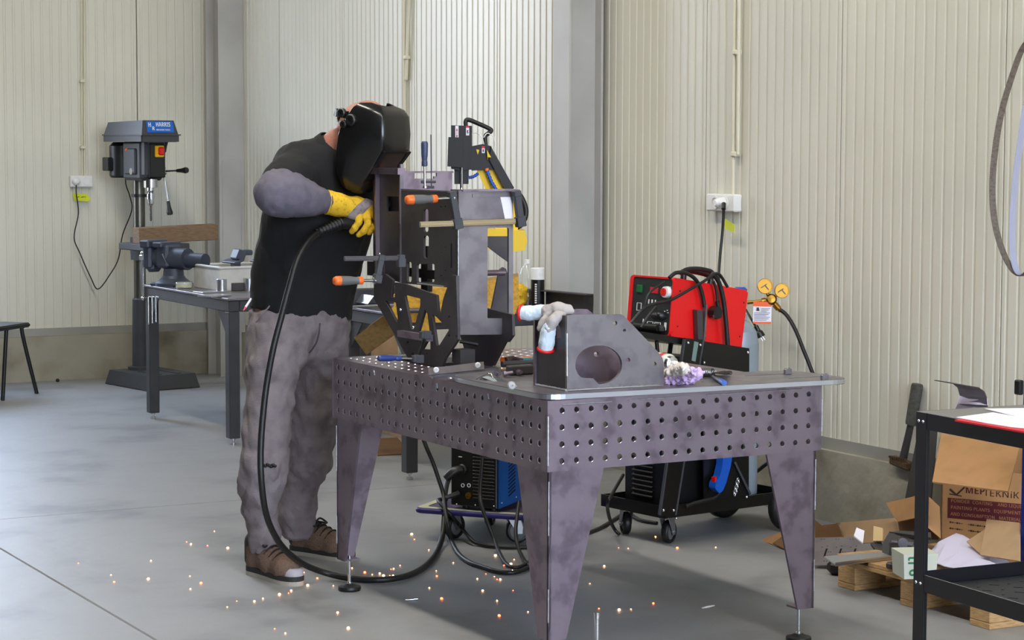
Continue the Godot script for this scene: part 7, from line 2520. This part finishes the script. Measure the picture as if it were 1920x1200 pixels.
	b.cyl(k0, k1, 0.004, 4)
	b.cyl(k1, k2, 0.003, 4)
	b.cyl(fon(F, 1780, 926, 2, 0.0005), fon(F, 1803, 930, 2, 0.0005), 0.002, 4)
	part("logo_strokes", b, M.ink_dark, bx)
	b = mb(F)
	for r in 2:
		for i in 16:
			if i in [6, 7]: continue
			b.box(fon(F, 1782 + i * 4.3, 979 + r * 11.5 + i * 0.55, 2, 0.0004), Vector3(0.0065, 0.006 - 0.002 * (i % 3), 0.001))
	part("fine_print", b, M.ink_dark, bx)
	# torn cardboard pieces
	var card := func(called: String, label: String, sheets: Array, m: Material) -> void:
		var q := mb()
		for s in sheets: sheet3(q, s, 0.005)
		single(called, q, m, dp(sheets[0][0][0], sheets[0][0][1], sheets[0][0][2]), label, "cardboard")
	card.call("cardboard_flap", "orange brown cardboard flap sticking up left of the printed carton", [[[1682, 978, 7.95], [1740, 966, 7.75], [1738, 925, 7.8], [1661, 943, 8.08]]], M.cardboard)
	card.call("cardboard_flap", "shaded inner cardboard side below the orange brown flap", [[[1688, 1010, 8.0], [1760, 1012, 7.8], [1760, 962, 7.82], [1684, 979, 8.0]]], M.cardboard_dark)
	card.call("cardboard_sheet", "cardboard piece beside the rack post, leaning against the printed carton", [[[1735, 985, 7.78], [1764, 1010, 7.75], [1762, 950, 7.8], [1735, 925, 7.8]]], M.cardboard)
	card.call("cardboard_strip", "long pale cardboard side standing on the floor along the concrete plinth", [[[1580, 1022, 8.42], [1690, 1012, 8.0], [1678, 971, 8.1], [1576, 980, 8.5]]], M.cardboard_pale)
	card.call("cardboard_strip", "crumpled cardboard corner with brown print behind the table's right leg", [[[1528, 1012, 8.55], [1582, 1012, 8.4], [1570, 980, 8.45], [1528, 998, 8.6]], [[1528, 998, 8.62], [1572, 981, 8.47], [1540, 985, 8.6], [1528, 975, 8.62]]], M.cardboard_dark)
	b = mb()
	sheet3(b, [[1528, 1001, 8.62], [1580, 980, 8.5], [1578, 978, 8.5], [1545, 985, 8.62]], 0.004)
	card.call("cardboard_strip", "torn cardboard strip lying on the floor left of the table's right leg", [[[1424, 1014, 8.72], [1447, 1020, 8.6], [1470, 1003, 8.62], [1462, 998, 8.72]], [[1399, 1006, 8.95], [1424, 1016, 8.75], [1432, 1010, 8.75], [1404, 1002, 8.95]]], M.cardboard)
	card.call("cardboard_sheet", "dark folded cardboard half hidden behind the table's right leg", [[[1449, 1018, 8.58], [1500, 1045, 8.35], [1500, 1002, 8.5], [1470, 1003, 8.6]]], M.cardboard_dark)
	b = mb()
	b.cyl(dp(1411, 1005, 8.85), dp(1416, 1015, 8.75), 0.009, 12)
	single("paper_roll", b, M.paper, dp(1416, 1017, 8.75), "small white paper roll on the torn cardboard strip", "paper roll")
	card.call("wood_chip", "white paper piece leaning on the pale cardboard side", [[[1601, 1004, 8.0], [1618, 1018, 7.95], [1621, 995, 8.05], [1606, 989, 8.12]]], M.paper)
	card.call("wood_chip", "pale wood piece with grain leaning on the pale cardboard, right of the white paper", [[[1637, 1014, 7.95], [1655, 1014, 7.9], [1655, 990, 8.0], [1638, 986, 8.05]]], mat("pale_wood", Color(0.78, 0.68, 0.50), 0.8))
	# perforated sheet lying against the cardboard
	var ps := thing("perforated_sheet", "gray sheet metal part with slots and small holes propped on the pallet's end", "sheet metal", dp(1570, 1060, 8.1))
	b = mb()
	var A3 := [[1526, 1060, 8.12], [1618, 1058, 8.05], [1615, 1006, 8.22], [1526, 1008, 8.30]]
	var SF := sheet3(b, A3, 0.004)
	part("sheet", b, M.steel_light, ps)
	b = mb(SF)
	for x in [1547.5, 1574.5, 1601.5]:
		var a := fon(SF, x, 1029, 2, 0.0)
		var c := fon(SF, x + 0.6, 1044, 2, 0.0)
		b.box((a + c) / 2, Vector3(0.007, (a - c).length(), 0.0012), Basis.IDENTITY)
		for e in [[-7, 1011], [-2, 1011], [-6, 1026], [4, 1024], [6, 1035], [10, 1035], [-2, 1052], [3, 1052]]:
			b.box(fon(SF, x + e[0], e[1], 2, 0.0), Vector3(0.0032, 0.0032, 0.0012))
	var sl := part("slots", b, M.hole_dark, ps)
	sl.set_meta("kind", "stuff")
	b = mb()
	b.cyl(dp(1464, 1058, 8.4), dp(1480, 1056, 8.3), 0.010, 12)
	single("steel_pin", b, M.chrome, dp(1466, 1058, 8.4), "short bright steel pin lying on the floor by the table's right leg", "steel pin")
	b = mb()
	b.rbox(fl(1578, 1078) + Vector3(0, 0.03, 0), Vector3(0.08, 0.06, 0.10), 0.02, Basis(Vector3.UP, 0.6))
	single("black_bag", b, M.black_rubber, fl(1578, 1082), "small black crumpled bag at the pallet's corner", "bag")
	pallet()

func pallet() -> void:
	var c := fl(1607, 1108)
	var x0 := c.x - 0.01
	var z1 := c.z
	var t := thing("wooden_pallet", "wooden pallet with block feet on the floor by the right wall", "pallet", Vector3(x0, 0, z1))
	var zs := [z1 - 0.05, z1 + 0.30, z1 + 0.66]
	for z: float in zs:
		for x: float in [x0 + 0.07, x0 + 0.36, x0 + 0.65]:
			var b := mb()
			b.rbox(Vector3(x, 0.053, z), Vector3(0.14, 0.064, 0.10), 0.003)
			part("block", b, M.pallet_wood, t)
		var b2 := mb()
		b2.rbox(Vector3(x0 + 0.36, 0.0105, z), Vector3(0.72, 0.021, 0.10), 0.002)
		part("bottom_board", b2, M.pallet_wood, t)
	for x: float in [x0 + 0.07, x0 + 0.36, x0 + 0.65]:
		var b := mb()
		b.rbox(Vector3(x, 0.093, z1 + 0.305), Vector3(0.14, 0.016, 0.82), 0.002)
		part("stringer_board", b, M.pallet_wood, t)
	for i in 5:
		var b := mb()
		b.rbox(Vector3(x0 + 0.36, 0.109, z1 - 0.05 + i * 0.178), Vector3(0.72, 0.016, 0.115), 0.002)
		part("top_board", b, M.pallet_wood, t)
	var h := 0.1175
	# things lying on the pallet
	var b := mb()
	var t0 := fl(1545, 1043, 0.125)
	var t1 := fl(1566, 1058, 0.125)
	var t2 := fl(1700, 1041, 0.128)
	var t3 := fl(1652, 1034, 0.128)
	b.hull8([t0 - Vector3(0, 0.004, 0), t1 - Vector3(0, 0.004, 0), t2 - Vector3(0, 0.004, 0), t3 - Vector3(0, 0.004, 0), t0, t1, t2, t3])
	b.hull8([t1 - Vector3(0, 0.008, 0), t1 - Vector3(-0.003, 0.008, 0.003), t2 - Vector3(-0.003, 0.008, 0.003), t2 - Vector3(0, 0.008, 0), t1 + Vector3(0, 0.006, 0), t1 + Vector3(0.003, 0.006, -0.003), t2 + Vector3(0.003, 0.006, -0.003), t2 + Vector3(0, 0.006, 0)])
	single("steel_tray", b, M.steel_cut, dp(1600, 1055, 7.85), "light gray folded sheet tray lying across the pallet's left end", "sheet metal")
	b = mb()
	sheet3(b, [[1654, 1038, 7.75], [1690, 1040, 7.65], [1700, 1012, 7.72], [1668, 996, 7.85], [1655, 1018, 7.82]], 0.02)
	sheet3(b, [[1668, 997, 7.85], [1745, 1008, 7.62], [1745, 998, 7.7], [1690, 995, 7.88]], 0.01)
	sheet3(b, [[1632, 1018, 7.95], [1650, 1042, 7.8], [1665, 1040, 7.8], [1652, 1015, 7.9]], 0.01)
	b.rbox(dp(1700, 1030, 7.72), Vector3(0.10, 0.07, 0.10), 0.01, Basis(Vector3.UP, 0.5))
	var gm := single("machine_cover", b, mat("cover_gray", Color(0.20, 0.21, 0.215), 0.5), dp(1690, 1042, 7.75), "dark gray angular metal cover lying on the pallet", "machine part")
	b = mb()
	var kc := dp(1692, 1018, 7.6)
	b.lathe([Vector2(0, -0.012), Vector2(0.018, -0.012), Vector2(0.018, 0.012), Vector2(0, 0.012)], look(kc, kc + Vector3(-0.48, 0.1, 0.85)), 16)
	b.cyl(kc, kc + Vector3(-0.035, 0.005, -0.02), 0.010, 6)
	part("bolt", b, M.steel_dark, gm)
	b = mb()
	var bl := fl(1713, 1080, h)
	var cf := Transform3D(Basis(Vector3.UP, deg_to_rad(-20)), bl)
	b.xf = cf
	b.hull8([Vector3(-0.05, 0, 0.05), Vector3(0.06, 0, 0.05), Vector3(0.06, 0, -0.07), Vector3(-0.05, 0, -0.07), Vector3(-0.055, 0.085, 0.055), Vector3(0.066, 0.085, 0.055), Vector3(0.066, 0.085, -0.075), Vector3(-0.055, 0.085, -0.075)])
	var ca := single("paper_box", b, mat("carton_white", Color(0.74, 0.76, 0.70), 0.6), bl, "small white carton with green characters on the pallet beside the rack post", "carton")
	var gi := mat("ink_green", Color(0.03, 0.42, 0.22), 0.6)
	var RT := Basis(Vector3(0, 0, 1), -PI / 2)
	lettering("lettering", "ti", 0.044, cf * Transform3D(RT, Vector3(-0.050, 0.080, 0.0550)), gi, ca)
	lettering("lettering", "6", 0.048, cf * Transform3D(RT, Vector3(-0.046, 0.036, 0.0530)), gi, ca)
	b = mb()
	var tp := fl(1675, 1066, h)
	b.rbox(tp + Vector3(0, 0.012, 0), Vector3(0.05, 0.024, 0.03), 0.006)
	b.cyl(tp + Vector3(0.01, 0.012, 0), tp + Vector3(0.09, 0.016, 0.01), 0.008, 8)
	single("hose_fitting", b, M.steel_dark, tp, "small dark hose fitting lying on the pallet board left of the white carton", "fitting")
	b = mb()   # white sheet draped over the pallet
	var rows := [[[1742, 1038, 7.62], [1760, 1016, 7.68], [1793, 1000, 7.72]], [[1748, 1046, 7.55], [1772, 1022, 7.62], [1806, 1004, 7.68]], [[1756, 1056, 7.45], [1795, 1036, 7.52], [1832, 1019, 7.58]], [[1770, 1062, 7.38], [1830, 1048, 7.42], [1862, 1036, 7.45]], [[1800, 1068, 7.30], [1850, 1062, 7.32], [1893, 1054, 7.35]]]
	for i in 4:
		for j in 2:
			var q := []
			for e in [[i + 1, j], [i + 1, j + 1], [i, j + 1], [i, j]]:
				var v: Array = rows[e[0]][e[1]]
				q.append(dp(v[0], v[1], v[2]))
			var n: Vector3 = ((q[1] - q[0]).cross(q[2] - q[0])).normalized() * 0.001
			b.quad(q[0] + n, q[1] + n, q[2] + n, q[3] + n)
			b.quad(q[3] - n, q[2] - n, q[1] - n, q[0] - n)
	single("packing_sheet", b, mat("sheet_lilac", Color(0.80, 0.79, 0.88), 0.6), dp(1800, 1068, 7.3), "white creased packing sheet lying on the pallet behind the rack", "packing sheet")
	b = mb()
	sheet3(b, [[1838, 1040, 7.4], [1912, 1052, 7.2], [1912, 980, 7.4], [1850, 973, 7.55]], 0.005)
	sheet3(b, [[1812, 1015, 7.55], [1840, 1040, 7.42], [1866, 1000, 7.5], [1850, 990, 7.55]], 0.005)
	single("brown_paper", b, M.cardboard_pale, dp(1870, 1048, 7.3), "pale folded cardboard covering the printed carton's lower right corner", "cardboard")
	b = mb()
	sheet3(b, [[1760, 1130, 7.05], [1790, 1122, 7.0], [1776, 1136, 6.95], [1768, 1138, 6.98]], 0.003)

# ================================================================ small things on the table and the floor
func soft_glove(called: String, label: String, wrist: Array, hand: Array, fingers: Array, rim_dir: Array) -> void:
	var t := thing(called, label, "glove", dp(wrist[0][0], wrist[0][1], wrist[0][2]), 0.0, "work gloves draped on the gray bracket")
	var b := mb()
	flesh(b, chain(wrist), 0.004, 0.015, [[(dp(wrist[0][0], wrist[0][1], wrist[0][2]) - dp(wrist[1][0], wrist[1][1], wrist[1][2])).normalized(), dp(wrist[0][0], wrist[0][1], wrist[0][2])]], 0.002, Vector3(40, 40, 40), 41)
	part("cuff", b, mat("glove_white", Color(0.80, 0.86, 0.90), 0.8, 0.0, null, 6.0, M.shirt_cloth.normal_texture, 0.5), t, "pale blue white knitted cuff")
	b = mb()
	flesh(b, chain(hand) + fingers, 0.004, 0.012, [], 0.002, Vector3(30, 30, 30), 43)
	part("hand", b, mat("glove_coat", Color(0.66, 0.63, 0.62), 0.6), t, "gray coated hand and fingers")
	b = mb()
	var c := dp(rim_dir[0], rim_dir[1], rim_dir[2])
	var d := (dp(wrist[1][0], wrist[1][1], wrist[1][2]) - c).normalized()
	var L := look(c, c + d)
	var ring := []
	for k in 21: ring.append(L * Vector3(cos(TAU * k / 20) * rim_dir[3], 0, sin(TAU * k / 20) * rim_dir[3]))
	b.tube(ring, 0.0045, 8, false)
	part("cuff_rim", b, M.red_plastic, t, "red elastic rim")

func glove_fix(a: Array, r0: float, r1: float) -> Array:
	var o := []
	for i in a.size(): o.append([a[i][0], a[i][1], a[i][2], lerpf(r0, r1, float(i) / (a.size() - 1))])
	return o

func table_items() -> void:
	var TF := table_frame
	soft_glove("work_glove", "white work glove with red rim lying along the gray bracket's top, cuff to the left", glove_fix([[976, 586, 6.56], [992, 587.5, 6.55], [1012, 585, 6.54], [1032, 583, 6.52]], 0.021, 0.019), glove_fix([[1026, 583, 6.52], [1046, 579, 6.50], [1058, 581, 6.49]], 0.020, 0.017),
		chain([[1045, 577, 6.50, 0.012], [1068, 578, 6.49, 0.009]]) + chain([[1046, 583, 6.49, 0.012], [1072, 584, 6.48, 0.009]]) + chain([[1030, 590, 6.50, 0.013], [1020, 602, 6.49, 0.011], [1012, 615, 6.49, 0.010]]), [977, 586, 6.56, 0.0215])
	soft_glove("work_glove", "white work glove with red rim hanging down the gray bracket's dark side", glove_fix([[1023, 655, 6.49], [1025, 640, 6.48], [1028, 622, 6.47], [1031, 612, 6.46]], 0.022, 0.018), glove_fix([[1030, 616, 6.46], [1036, 603, 6.455], [1042, 592, 6.46]], 0.018, 0.013),
		chain([[1036, 604, 6.455, 0.011], [1048, 590, 6.46, 0.009], [1056, 586, 6.49, 0.008]]) + chain([[1040, 600, 6.45, 0.011], [1046, 594, 6.45, 0.009], [1056, 592, 6.47, 0.008]]), [1023, 655, 6.49, 0.0225])
	# folded angle with two bolts, on the table's left edge
	var t := thing("angle_bracket", "light steel angle with two round bolt heads lying at the table's left edge", "bracket", fl(870, 700, 0.845))
	var b := mb()
	var D := 6.35
	sheet3(b, [[804, 703, 6.86], [908, 692, 6.99], [907, 678, 7.01], [834, 687, 6.92], [803, 690, 6.87]], 0.005)
	part("upright_leg", b, M.steel_light, t)
	b = mb()
	sheet3(b, [[812, 707, 6.84], [936, 693, 7.02], [936, 688, 7.08], [806, 703, 6.87]], 0.006)
	part("base_leg", b, M.steel_cut, t)
	for p in [[817.5, 693.5], [895.5, 684.5]]:
		b = mb()
		var c := dp(p[0], p[1], 6.865 if p[0] < 850 else 6.96)
		b.lathe([Vector2(0, 0.010), Vector2(0.005, 0.010), Vector2(0.0085, 0.006), Vector2(0.009, 0), Vector2(0, 0)], look(c, c + Vector3(-0.35, 0.1, 0.9)), 16)
		b.lathe([Vector2(0, 0.0), Vector2(0.009, 0.0), Vector2(0.009, 0.006), Vector2(0.006, 0.010), Vector2(0, 0.010)], look(c, c + Vector3(-0.35, 0.1, 0.9)), 16)
		part("bolt", b, M.white_ink, t)
	# gray hot-knife like tool
	var gt := thing("gray_tool", "pale gray and dark hand tool with a wire loop lying near the table's left edge", "tool", fl(930, 715, 0.845))
	b = mb()
	var P := func(x: float, y: float, hh := 0.86) -> Vector3: return fl(x, y, hh)
	sheet3(b, [[903, 707, 6.74], [936, 719, 6.70], [926, 708, 6.72], [914, 705, 6.74]], 0.03, 0.004)
	sheet3(b, [[909, 714, 6.735], [934, 723, 6.70], [936, 719, 6.70], [916, 711, 6.73]], 0.028, 0.003)
	part("body", b, mat("tool_gray", Color(0.56, 0.58, 0.57), 0.5), gt)
	b = mb()
	sheet3(b, [[893, 716, 6.76], [912, 720, 6.72], [914, 711, 6.73], [903, 707, 6.75]], 0.026, 0.004)
	sheet3(b, [[916, 711, 6.74], [953, 722, 6.68], [955, 717, 6.68], [940, 710, 6.70], [922, 706, 6.73]], 0.03, 0.005)
	part("grip", b, M.gray_plastic, gt, "dark gray grip")
	b = mb()
	b.tube([dp(889.5, 713, 6.76), dp(904, 706, 6.75), dp(914, 701, 6.74), dp(921, 701, 6.73), dp(924, 708.5, 6.72)], 0.0022, 6)
	part("wire_loop", b, M.chrome, gt)
	b = mb()
	b.lathe([Vector2(0, 0), Vector2(0.010, 0.002), Vector2(0.013, 0.010), Vector2(0.010, 0.016), Vector2(0, 0.018)], look(P.call(958, 723, 0.858), P.call(963, 723, 0.862)), 16)
	b.cyl(P.call(960, 723, 0.86), P.call(968, 724, 0.856), 0.003, 8)
	single("nozzle_cap", b, mat("cap_gray", g(0.62), 0.5), fl(958, 725, 0.845), "small white nozzle cap lying in front of the gray bracket's dark side", "cap")
	# pliers, stick, bolts behind the sheet
	var pl := thing("pliers", "teal and orange handled pliers lying beside the gray bracket", "pliers", fl(975, 683, 0.84))
	for e in [[[944, 676, 958, 674, 975, 677, 1004, 673], M.teal_plastic], [[941, 683, 960, 682, 980, 681, 1004, 678], M.dark_gray_plastic]]:
		b = mb()
		var l: Array = e[0]
		b.tube(spline([P.call(l[0], l[1], 0.85), P.call(l[2], l[3], 0.85), P.call(l[4], l[5], 0.85), P.call(l[6], l[7], 0.85)], 4), 0.010, 10)
		part("handle", b, e[1], pl)
	b = mb()
	b.cyl(P.call(942, 676, 0.85), P.call(947, 675.5, 0.85), 0.0115, 12)
	b.tube([P.call(978, 673, 0.856), P.call(996, 671, 0.856)], 0.006, 8)
	part("handle_end", b, M.orange_plastic, pl)
	b = mb()
	b.tube([P.call(948, 675.5, 0.852), P.call(962, 674, 0.853), P.call(978, 677, 0.852)], [0.011, 0.0125, 0.009], 10)
	part("grip_sleeve", b, mat("grip_brown", Color(0.27, 0.20, 0.19), 0.6), pl)
	b = mb()
	b.cyl(P.call(938, 693.5, 0.85), P.call(1004, 687.5, 0.85), 0.0045, 8)
	single("filler_rod", b, mat("rod_tan", Color(0.55, 0.48, 0.34), 0.6), fl(970, 691, 0.845), "thin tan rod lying between the pliers and the bracket", "rod")
	var labels := ["round steel bolt lying behind the gray tool, leftmost of the loose bolts", "steel hex bolt behind the gray tool, middle of the loose bolts", "steel block with a bright bolt beside the gray bracket's foot"]
	for i in 3:
		b = mb()
		var c: Vector3 = P.call([933, 944, 972][i], [700, 701, 698][i], 0.855)
		b.lathe([Vector2(0, 0), Vector2(0.010, 0), Vector2(0.010, 0.008), Vector2(0.006, 0.008), Vector2(0.006, 0.03), Vector2(0, 0.03)], look(c, c + Vector3([-0.6, 0.8, -0.2][i], 0.1, [0.7, 0.2, 0.9][i])), 8)
		var bo := single("loose_bolt", b, M.steel, c, labels[i], "bolt", "loose bolts on the table")
		if i == 2:
			b = mb()
			b.rbox(c + Vector3(0.02, 0.005, -0.025), Vector3(0.09, 0.03, 0.03), 0.004)
			part("block", b, M.steel_dark, bo)
	# spray can lying behind the bracket
	var sc := thing("spray_can", "white and red aerosol can lying behind the gray bracket's slope", "spray can", P.call(1250, 680, 0.845))
	var a0: Vector3 = P.call(1222, 676, 0.875)
	var a1: Vector3 = P.call(1254, 681, 0.875)
	b = mb()
	var CL := (a1 - a0).length()
	var LK := look(a0, a1)
	b.lathe([Vector2(0, 0), Vector2(0.029, 0), Vector2(0.030, 0.004), Vector2(0.030, CL), Vector2(0.026, CL + 0.010), Vector2(0, CL + 0.012)], LK, 22)
	part("can", b, mat("can_white", Color(0.78, 0.79, 0.74), 0.35), sc)
	b = mb()
	b.lathe([Vector2(0.0303, CL - 0.035), Vector2(0.0303, CL - 0.012)], LK, 22)
	part("red_band", b, M.red_ink, sc)
	b = mb()
	b.lathe([Vector2(0.027, CL + 0.006), Vector2(0.022, CL + 0.022), Vector2(0.012, CL + 0.026), Vector2(0, CL + 0.026)], LK, 18)
	part("shoulder", b, M.chrome, sc)
	b = mb()
	b.lathe([Vector2(0.007, CL + 0.024), Vector2(0.011, CL + 0.028), Vector2(0.011, CL + 0.042), Vector2(0.006, CL + 0.050), Vector2(0, CL + 0.050)], LK, 12)
	part("spray_head", b, M.white_plastic, sc)
	# crumpled rags
	b = mb()
	var rag := func(pts: Array, r: float) -> Array:
		var o := []
		for i in pts.size() - 1:
			var p: Array = pts[i]
			var q: Array = pts[i + 1]
			o.append([P.call(p[0], p[1], p[2]), P.call(q[0], q[1], q[2]), r, r * 0.9])
		return o
	flesh(b, rag.call([[1250, 704, 0.862], [1264, 700, 0.880], [1276, 696, 0.89], [1286, 692, 0.90]], 0.017) + rag.call([[1256, 694, 0.888], [1270, 690, 0.9], [1282, 690, 0.905]], 0.014), 0.004, 0.010, [[Vector3.DOWN, Vector3(0, 0.8445, 0)]], 0.010, Vector3(28, 28, 28), 51)
	single("white_rag", b, mat("rag_white", Color(0.83, 0.80, 0.77), 0.85), P.call(1266, 706, 0.845), "crumpled off-white rag lying against the gray bracket's right end", "rag")
	b = mb()
	flesh(b, rag.call([[1254, 714, 0.856], [1272, 709, 0.866], [1290, 703, 0.880], [1302, 697, 0.893]], 0.016) + rag.call([[1280, 714, 0.855], [1298, 711, 0.860], [1310, 704, 0.872], [1312, 700, 0.878]], 0.014), 0.004, 0.010, [[Vector3.DOWN, Vector3(0, 0.8445, 0)]], 0.011, Vector3(28, 28, 28), 53)
	single("lilac_rag", b, mat("rag_lilac", Color(0.76, 0.66, 0.83), 0.85), P.call(1285, 716, 0.845), "crumpled lilac rag in front of the off-white one", "rag")
	# brush
	var br := thing("hand_brush", "flat hand brush with a pale wooden end and dark bristles on the steel plate", "brush", P.call(1335, 700, 0.845))
	b = mb()
	b.tube([P.call(1309, 697, 0.858), P.call(1318, 698, 0.859)], [0.014, 0.014], 10)
	part("handle", b, mat("brush_wood", Color(0.70, 0.55, 0.34), 0.7), br)
	b = mb()
	b.tube([P.call(1317, 698, 0.859), P.call(1336, 699, 0.86)], [0.0145, 0.015], 10)
	var fe := part("ferrule", b, M.dark_gray_plastic, br)
	lettering("lettering", "STALCO", 0.011, Transform3D(Basis(cam_right(), Vector3.UP, Vector3(-0.4811, 0, 0.8766)), P.call(1319, 700.5, 0.862) + Vector3(-0.0075, 0, 0.0135)), M.white_ink, fe)
	b = mb()
	var rg := RandomNumberGenerator.new()
	rg.seed = 5
	for i in 120:
		var q: Vector3 = P.call(1334 + rg.randf() * 4, 699, 0.85 + rg.randf() * 0.022)
		b.tube([q, q + cam_right() * (0.035 + rg.randf() * 0.025) + Vector3(0, rg.randf() * 0.012 - 0.006, rg.randf() * 0.02 - 0.01)], 0.0012, 3, false)
	var bri := part("bristles", b, mat("bristle", Color(0.22, 0.20, 0.18), 0.9), br)
	bri.set_meta("kind", "stuff")
	# marker pen
	var mk := thing("marker_pen", "dark marker pen with a blue cap lying on the steel plate", "pen", P.call(1350, 714, 0.845))
	var m0: Vector3 = P.call(1339, 706.5, 0.853)
	var m1: Vector3 = P.call(1352, 714.5, 0.853)
	var m2: Vector3 = P.call(1358, 718, 0.853)
	b = mb()
	b.cyl(m0, m1, 0.0075, 14)
	part("barrel", b, M.dark_gray_plastic, mk)
	b = mb()
	b.cyl(m1, m2, 0.0085, 14)
	b.cyl(m2, m2 + (m2 - m1).normalized() * 0.002, 0.0055, 14)
	part("cap", b, M.blue_plastic, mk)
	# locating blocks on the plate
	for i in 2:
		b = mb()
		var c: Vector3 = P.call([1477, 1546][i], [702, 713][i], 0.844)
		b.rbox(c + Vector3(0, 0.009, 0), Vector3(0.026, 0.018, 0.012), 0.002)
		b.cyl(c + Vector3(-0.008, 0.018, 0), c + Vector3(-0.008, 0.021, 0), 0.004, 8)
		b.cyl(c + Vector3(0.008, 0.018, 0), c + Vector3(0.008, 0.021, 0), 0.004, 8)
		single("stop_block", b, M.steel_light, c, ["small steel stop block in the plate's rear slot", "small steel stop block in the slot nearest the plate's rounded right end"][i], "steel block", "stop blocks on the steel plate")

func floor_things() -> void:
	var b := mb()
	var o := PackedVector2Array()
	for p in [[705, 822], [745, 820], [771, 850], [708, 853]]:
		var q := fl(p[0], p[1], 0.006)
		o.append(Vector2(q.x, -q.z))
	b.plate(o, [], Transform3D(Basis(Vector3(1, 0, 0), Vector3(0, 0, -1), Vector3(0, 1, 0)), Vector3(0, 0.006, 0)), 0.005)
	single("cardboard_sheet", b, M.cardboard_dark, fl(735, 840), "flat brown cardboard sheet lying on the floor behind the table's left leg", "cardboard")
	b = mb()
	var rb := fl(1119, 1250)
	b.cyl(rb, rb + Vector3(0, 0.165, 0), 0.0085, 16)
	b.cyl(rb + Vector3(0, 0.150, 0), rb + Vector3(0, 0.1665, 0), 0.0105, 16)
	single("steel_rod", b, M.chrome, rb, "short upright steel rod rising into the picture's bottom edge", "steel rod")
	b = mb()
	var nf := fl(771, 1124, 0.004)
	b.tube([nf + Vector3(-0.02, 0, -0.006), nf, nf + Vector3(0.022, 0.001, 0.004)], [0.003, 0.006, 0.005], 8)
	single("metal_scrap", b, M.chrome, nf, "small bent metal scrap on the floor in front of the looping cable", "scrap")
	b = mb()
	var w := fl(1326, 1138, 0.003)
	b.tube([w + Vector3(-0.025, 0, 0.005), w, w + Vector3(0.03, 0.002, 0)], [0.002, 0.004, 0.002], 6)
	single("metal_scrap", b, M.white_ink, w, "small pale scrap on the floor between the table's right legs", "scrap")
	b = mb()
	var cl := fl(108, 713, 0.012)
	b.ball(cl, Vector3(0.014, 0.012, 0.012), 8)
	single("metal_scrap", b, mat("scrap_brown", Color(0.16, 0.12, 0.10), 0.8), cl, "small dark brown lump on the floor near the black chair's legs", "scrap")
	# hot sparks scattered on the floor
	var hot := glow("spark_hot", Color(1.0, 0.72, 0.50), 9.0)
	var warm := glow("spark_orange", Color(1.0, 0.42, 0.22), 6.0)
	var px := [147, 1056, 283, 1051, 278, 1085, 350, 1016, 358, 1020, 402, 996, 389, 1023, 427, 1027, 208, 1078, 214, 1091, 356, 1080, 357, 1104, 377, 1093, 426, 1138, 477, 1127, 444, 1127, 493, 1122, 524, 1114, 541, 1112, 546, 1107, 570, 1073, 567, 1068, 577, 1097, 553, 1073, 595, 1084, 625, 1098, 660, 1065, 684, 1073, 698, 1077, 712, 1075, 733, 1067, 738, 1066, 719, 1079, 731, 1079, 737, 1079, 750, 1060, 777, 1011, 772, 1001, 804, 1031, 819, 1080, 818, 1070, 805, 1102, 828, 1122, 850, 1055, 908, 1061, 911, 1076, 895, 1085, 929, 1041, 932, 1086, 938, 1086, 927, 1081, 945, 1060, 958, 1057, 964, 1049, 971, 1061, 961, 1069, 932, 1126, 936, 1154, 990, 1147, 905, 1107, 962, 1107, 535, 1187, 653, 1177, 515, 1179, 633, 1148, 1106, 1094, 1123, 1141, 1161, 1143, 1183, 1142, 1225, 1131, 1178, 1028, 1229, 1006, 1270, 1027, 1342, 1026, 1133, 1061, 1160, 1027]
	for i in range(0, px.size(), 2):
		var p := fl(px[i], px[i + 1], 0.003)
		var q := mb()
		var r := 0.0015 + 0.0022 * pow(float((i * 7) % 10) / 8.0, 2.0)
		q.ball(p, Vector3(r * 1.4, r, r * 1.4), 8)
		var sp := single("floor_spark", q, hot if (i / 2) % 3 else warm, p, "tiny glowing weld spark lying on the concrete floor", "spark", "glowing sparks on the floor")

func _ready() -> void:
	set_view()
	materials()
	lamps()
	setting()
	welding_table()
	weldment()
	clamps()
	gusset_block()
	welder()
	torch_and_cable()
	walls_fittings()
	drill_press()
	left_bench()
	side_chair()
	saw_bench()
	red_set()
	blue_set()
	right_rack()
	blue_upright()
	saw_blades()
	wall_corner()
	table_items()
	floor_things()
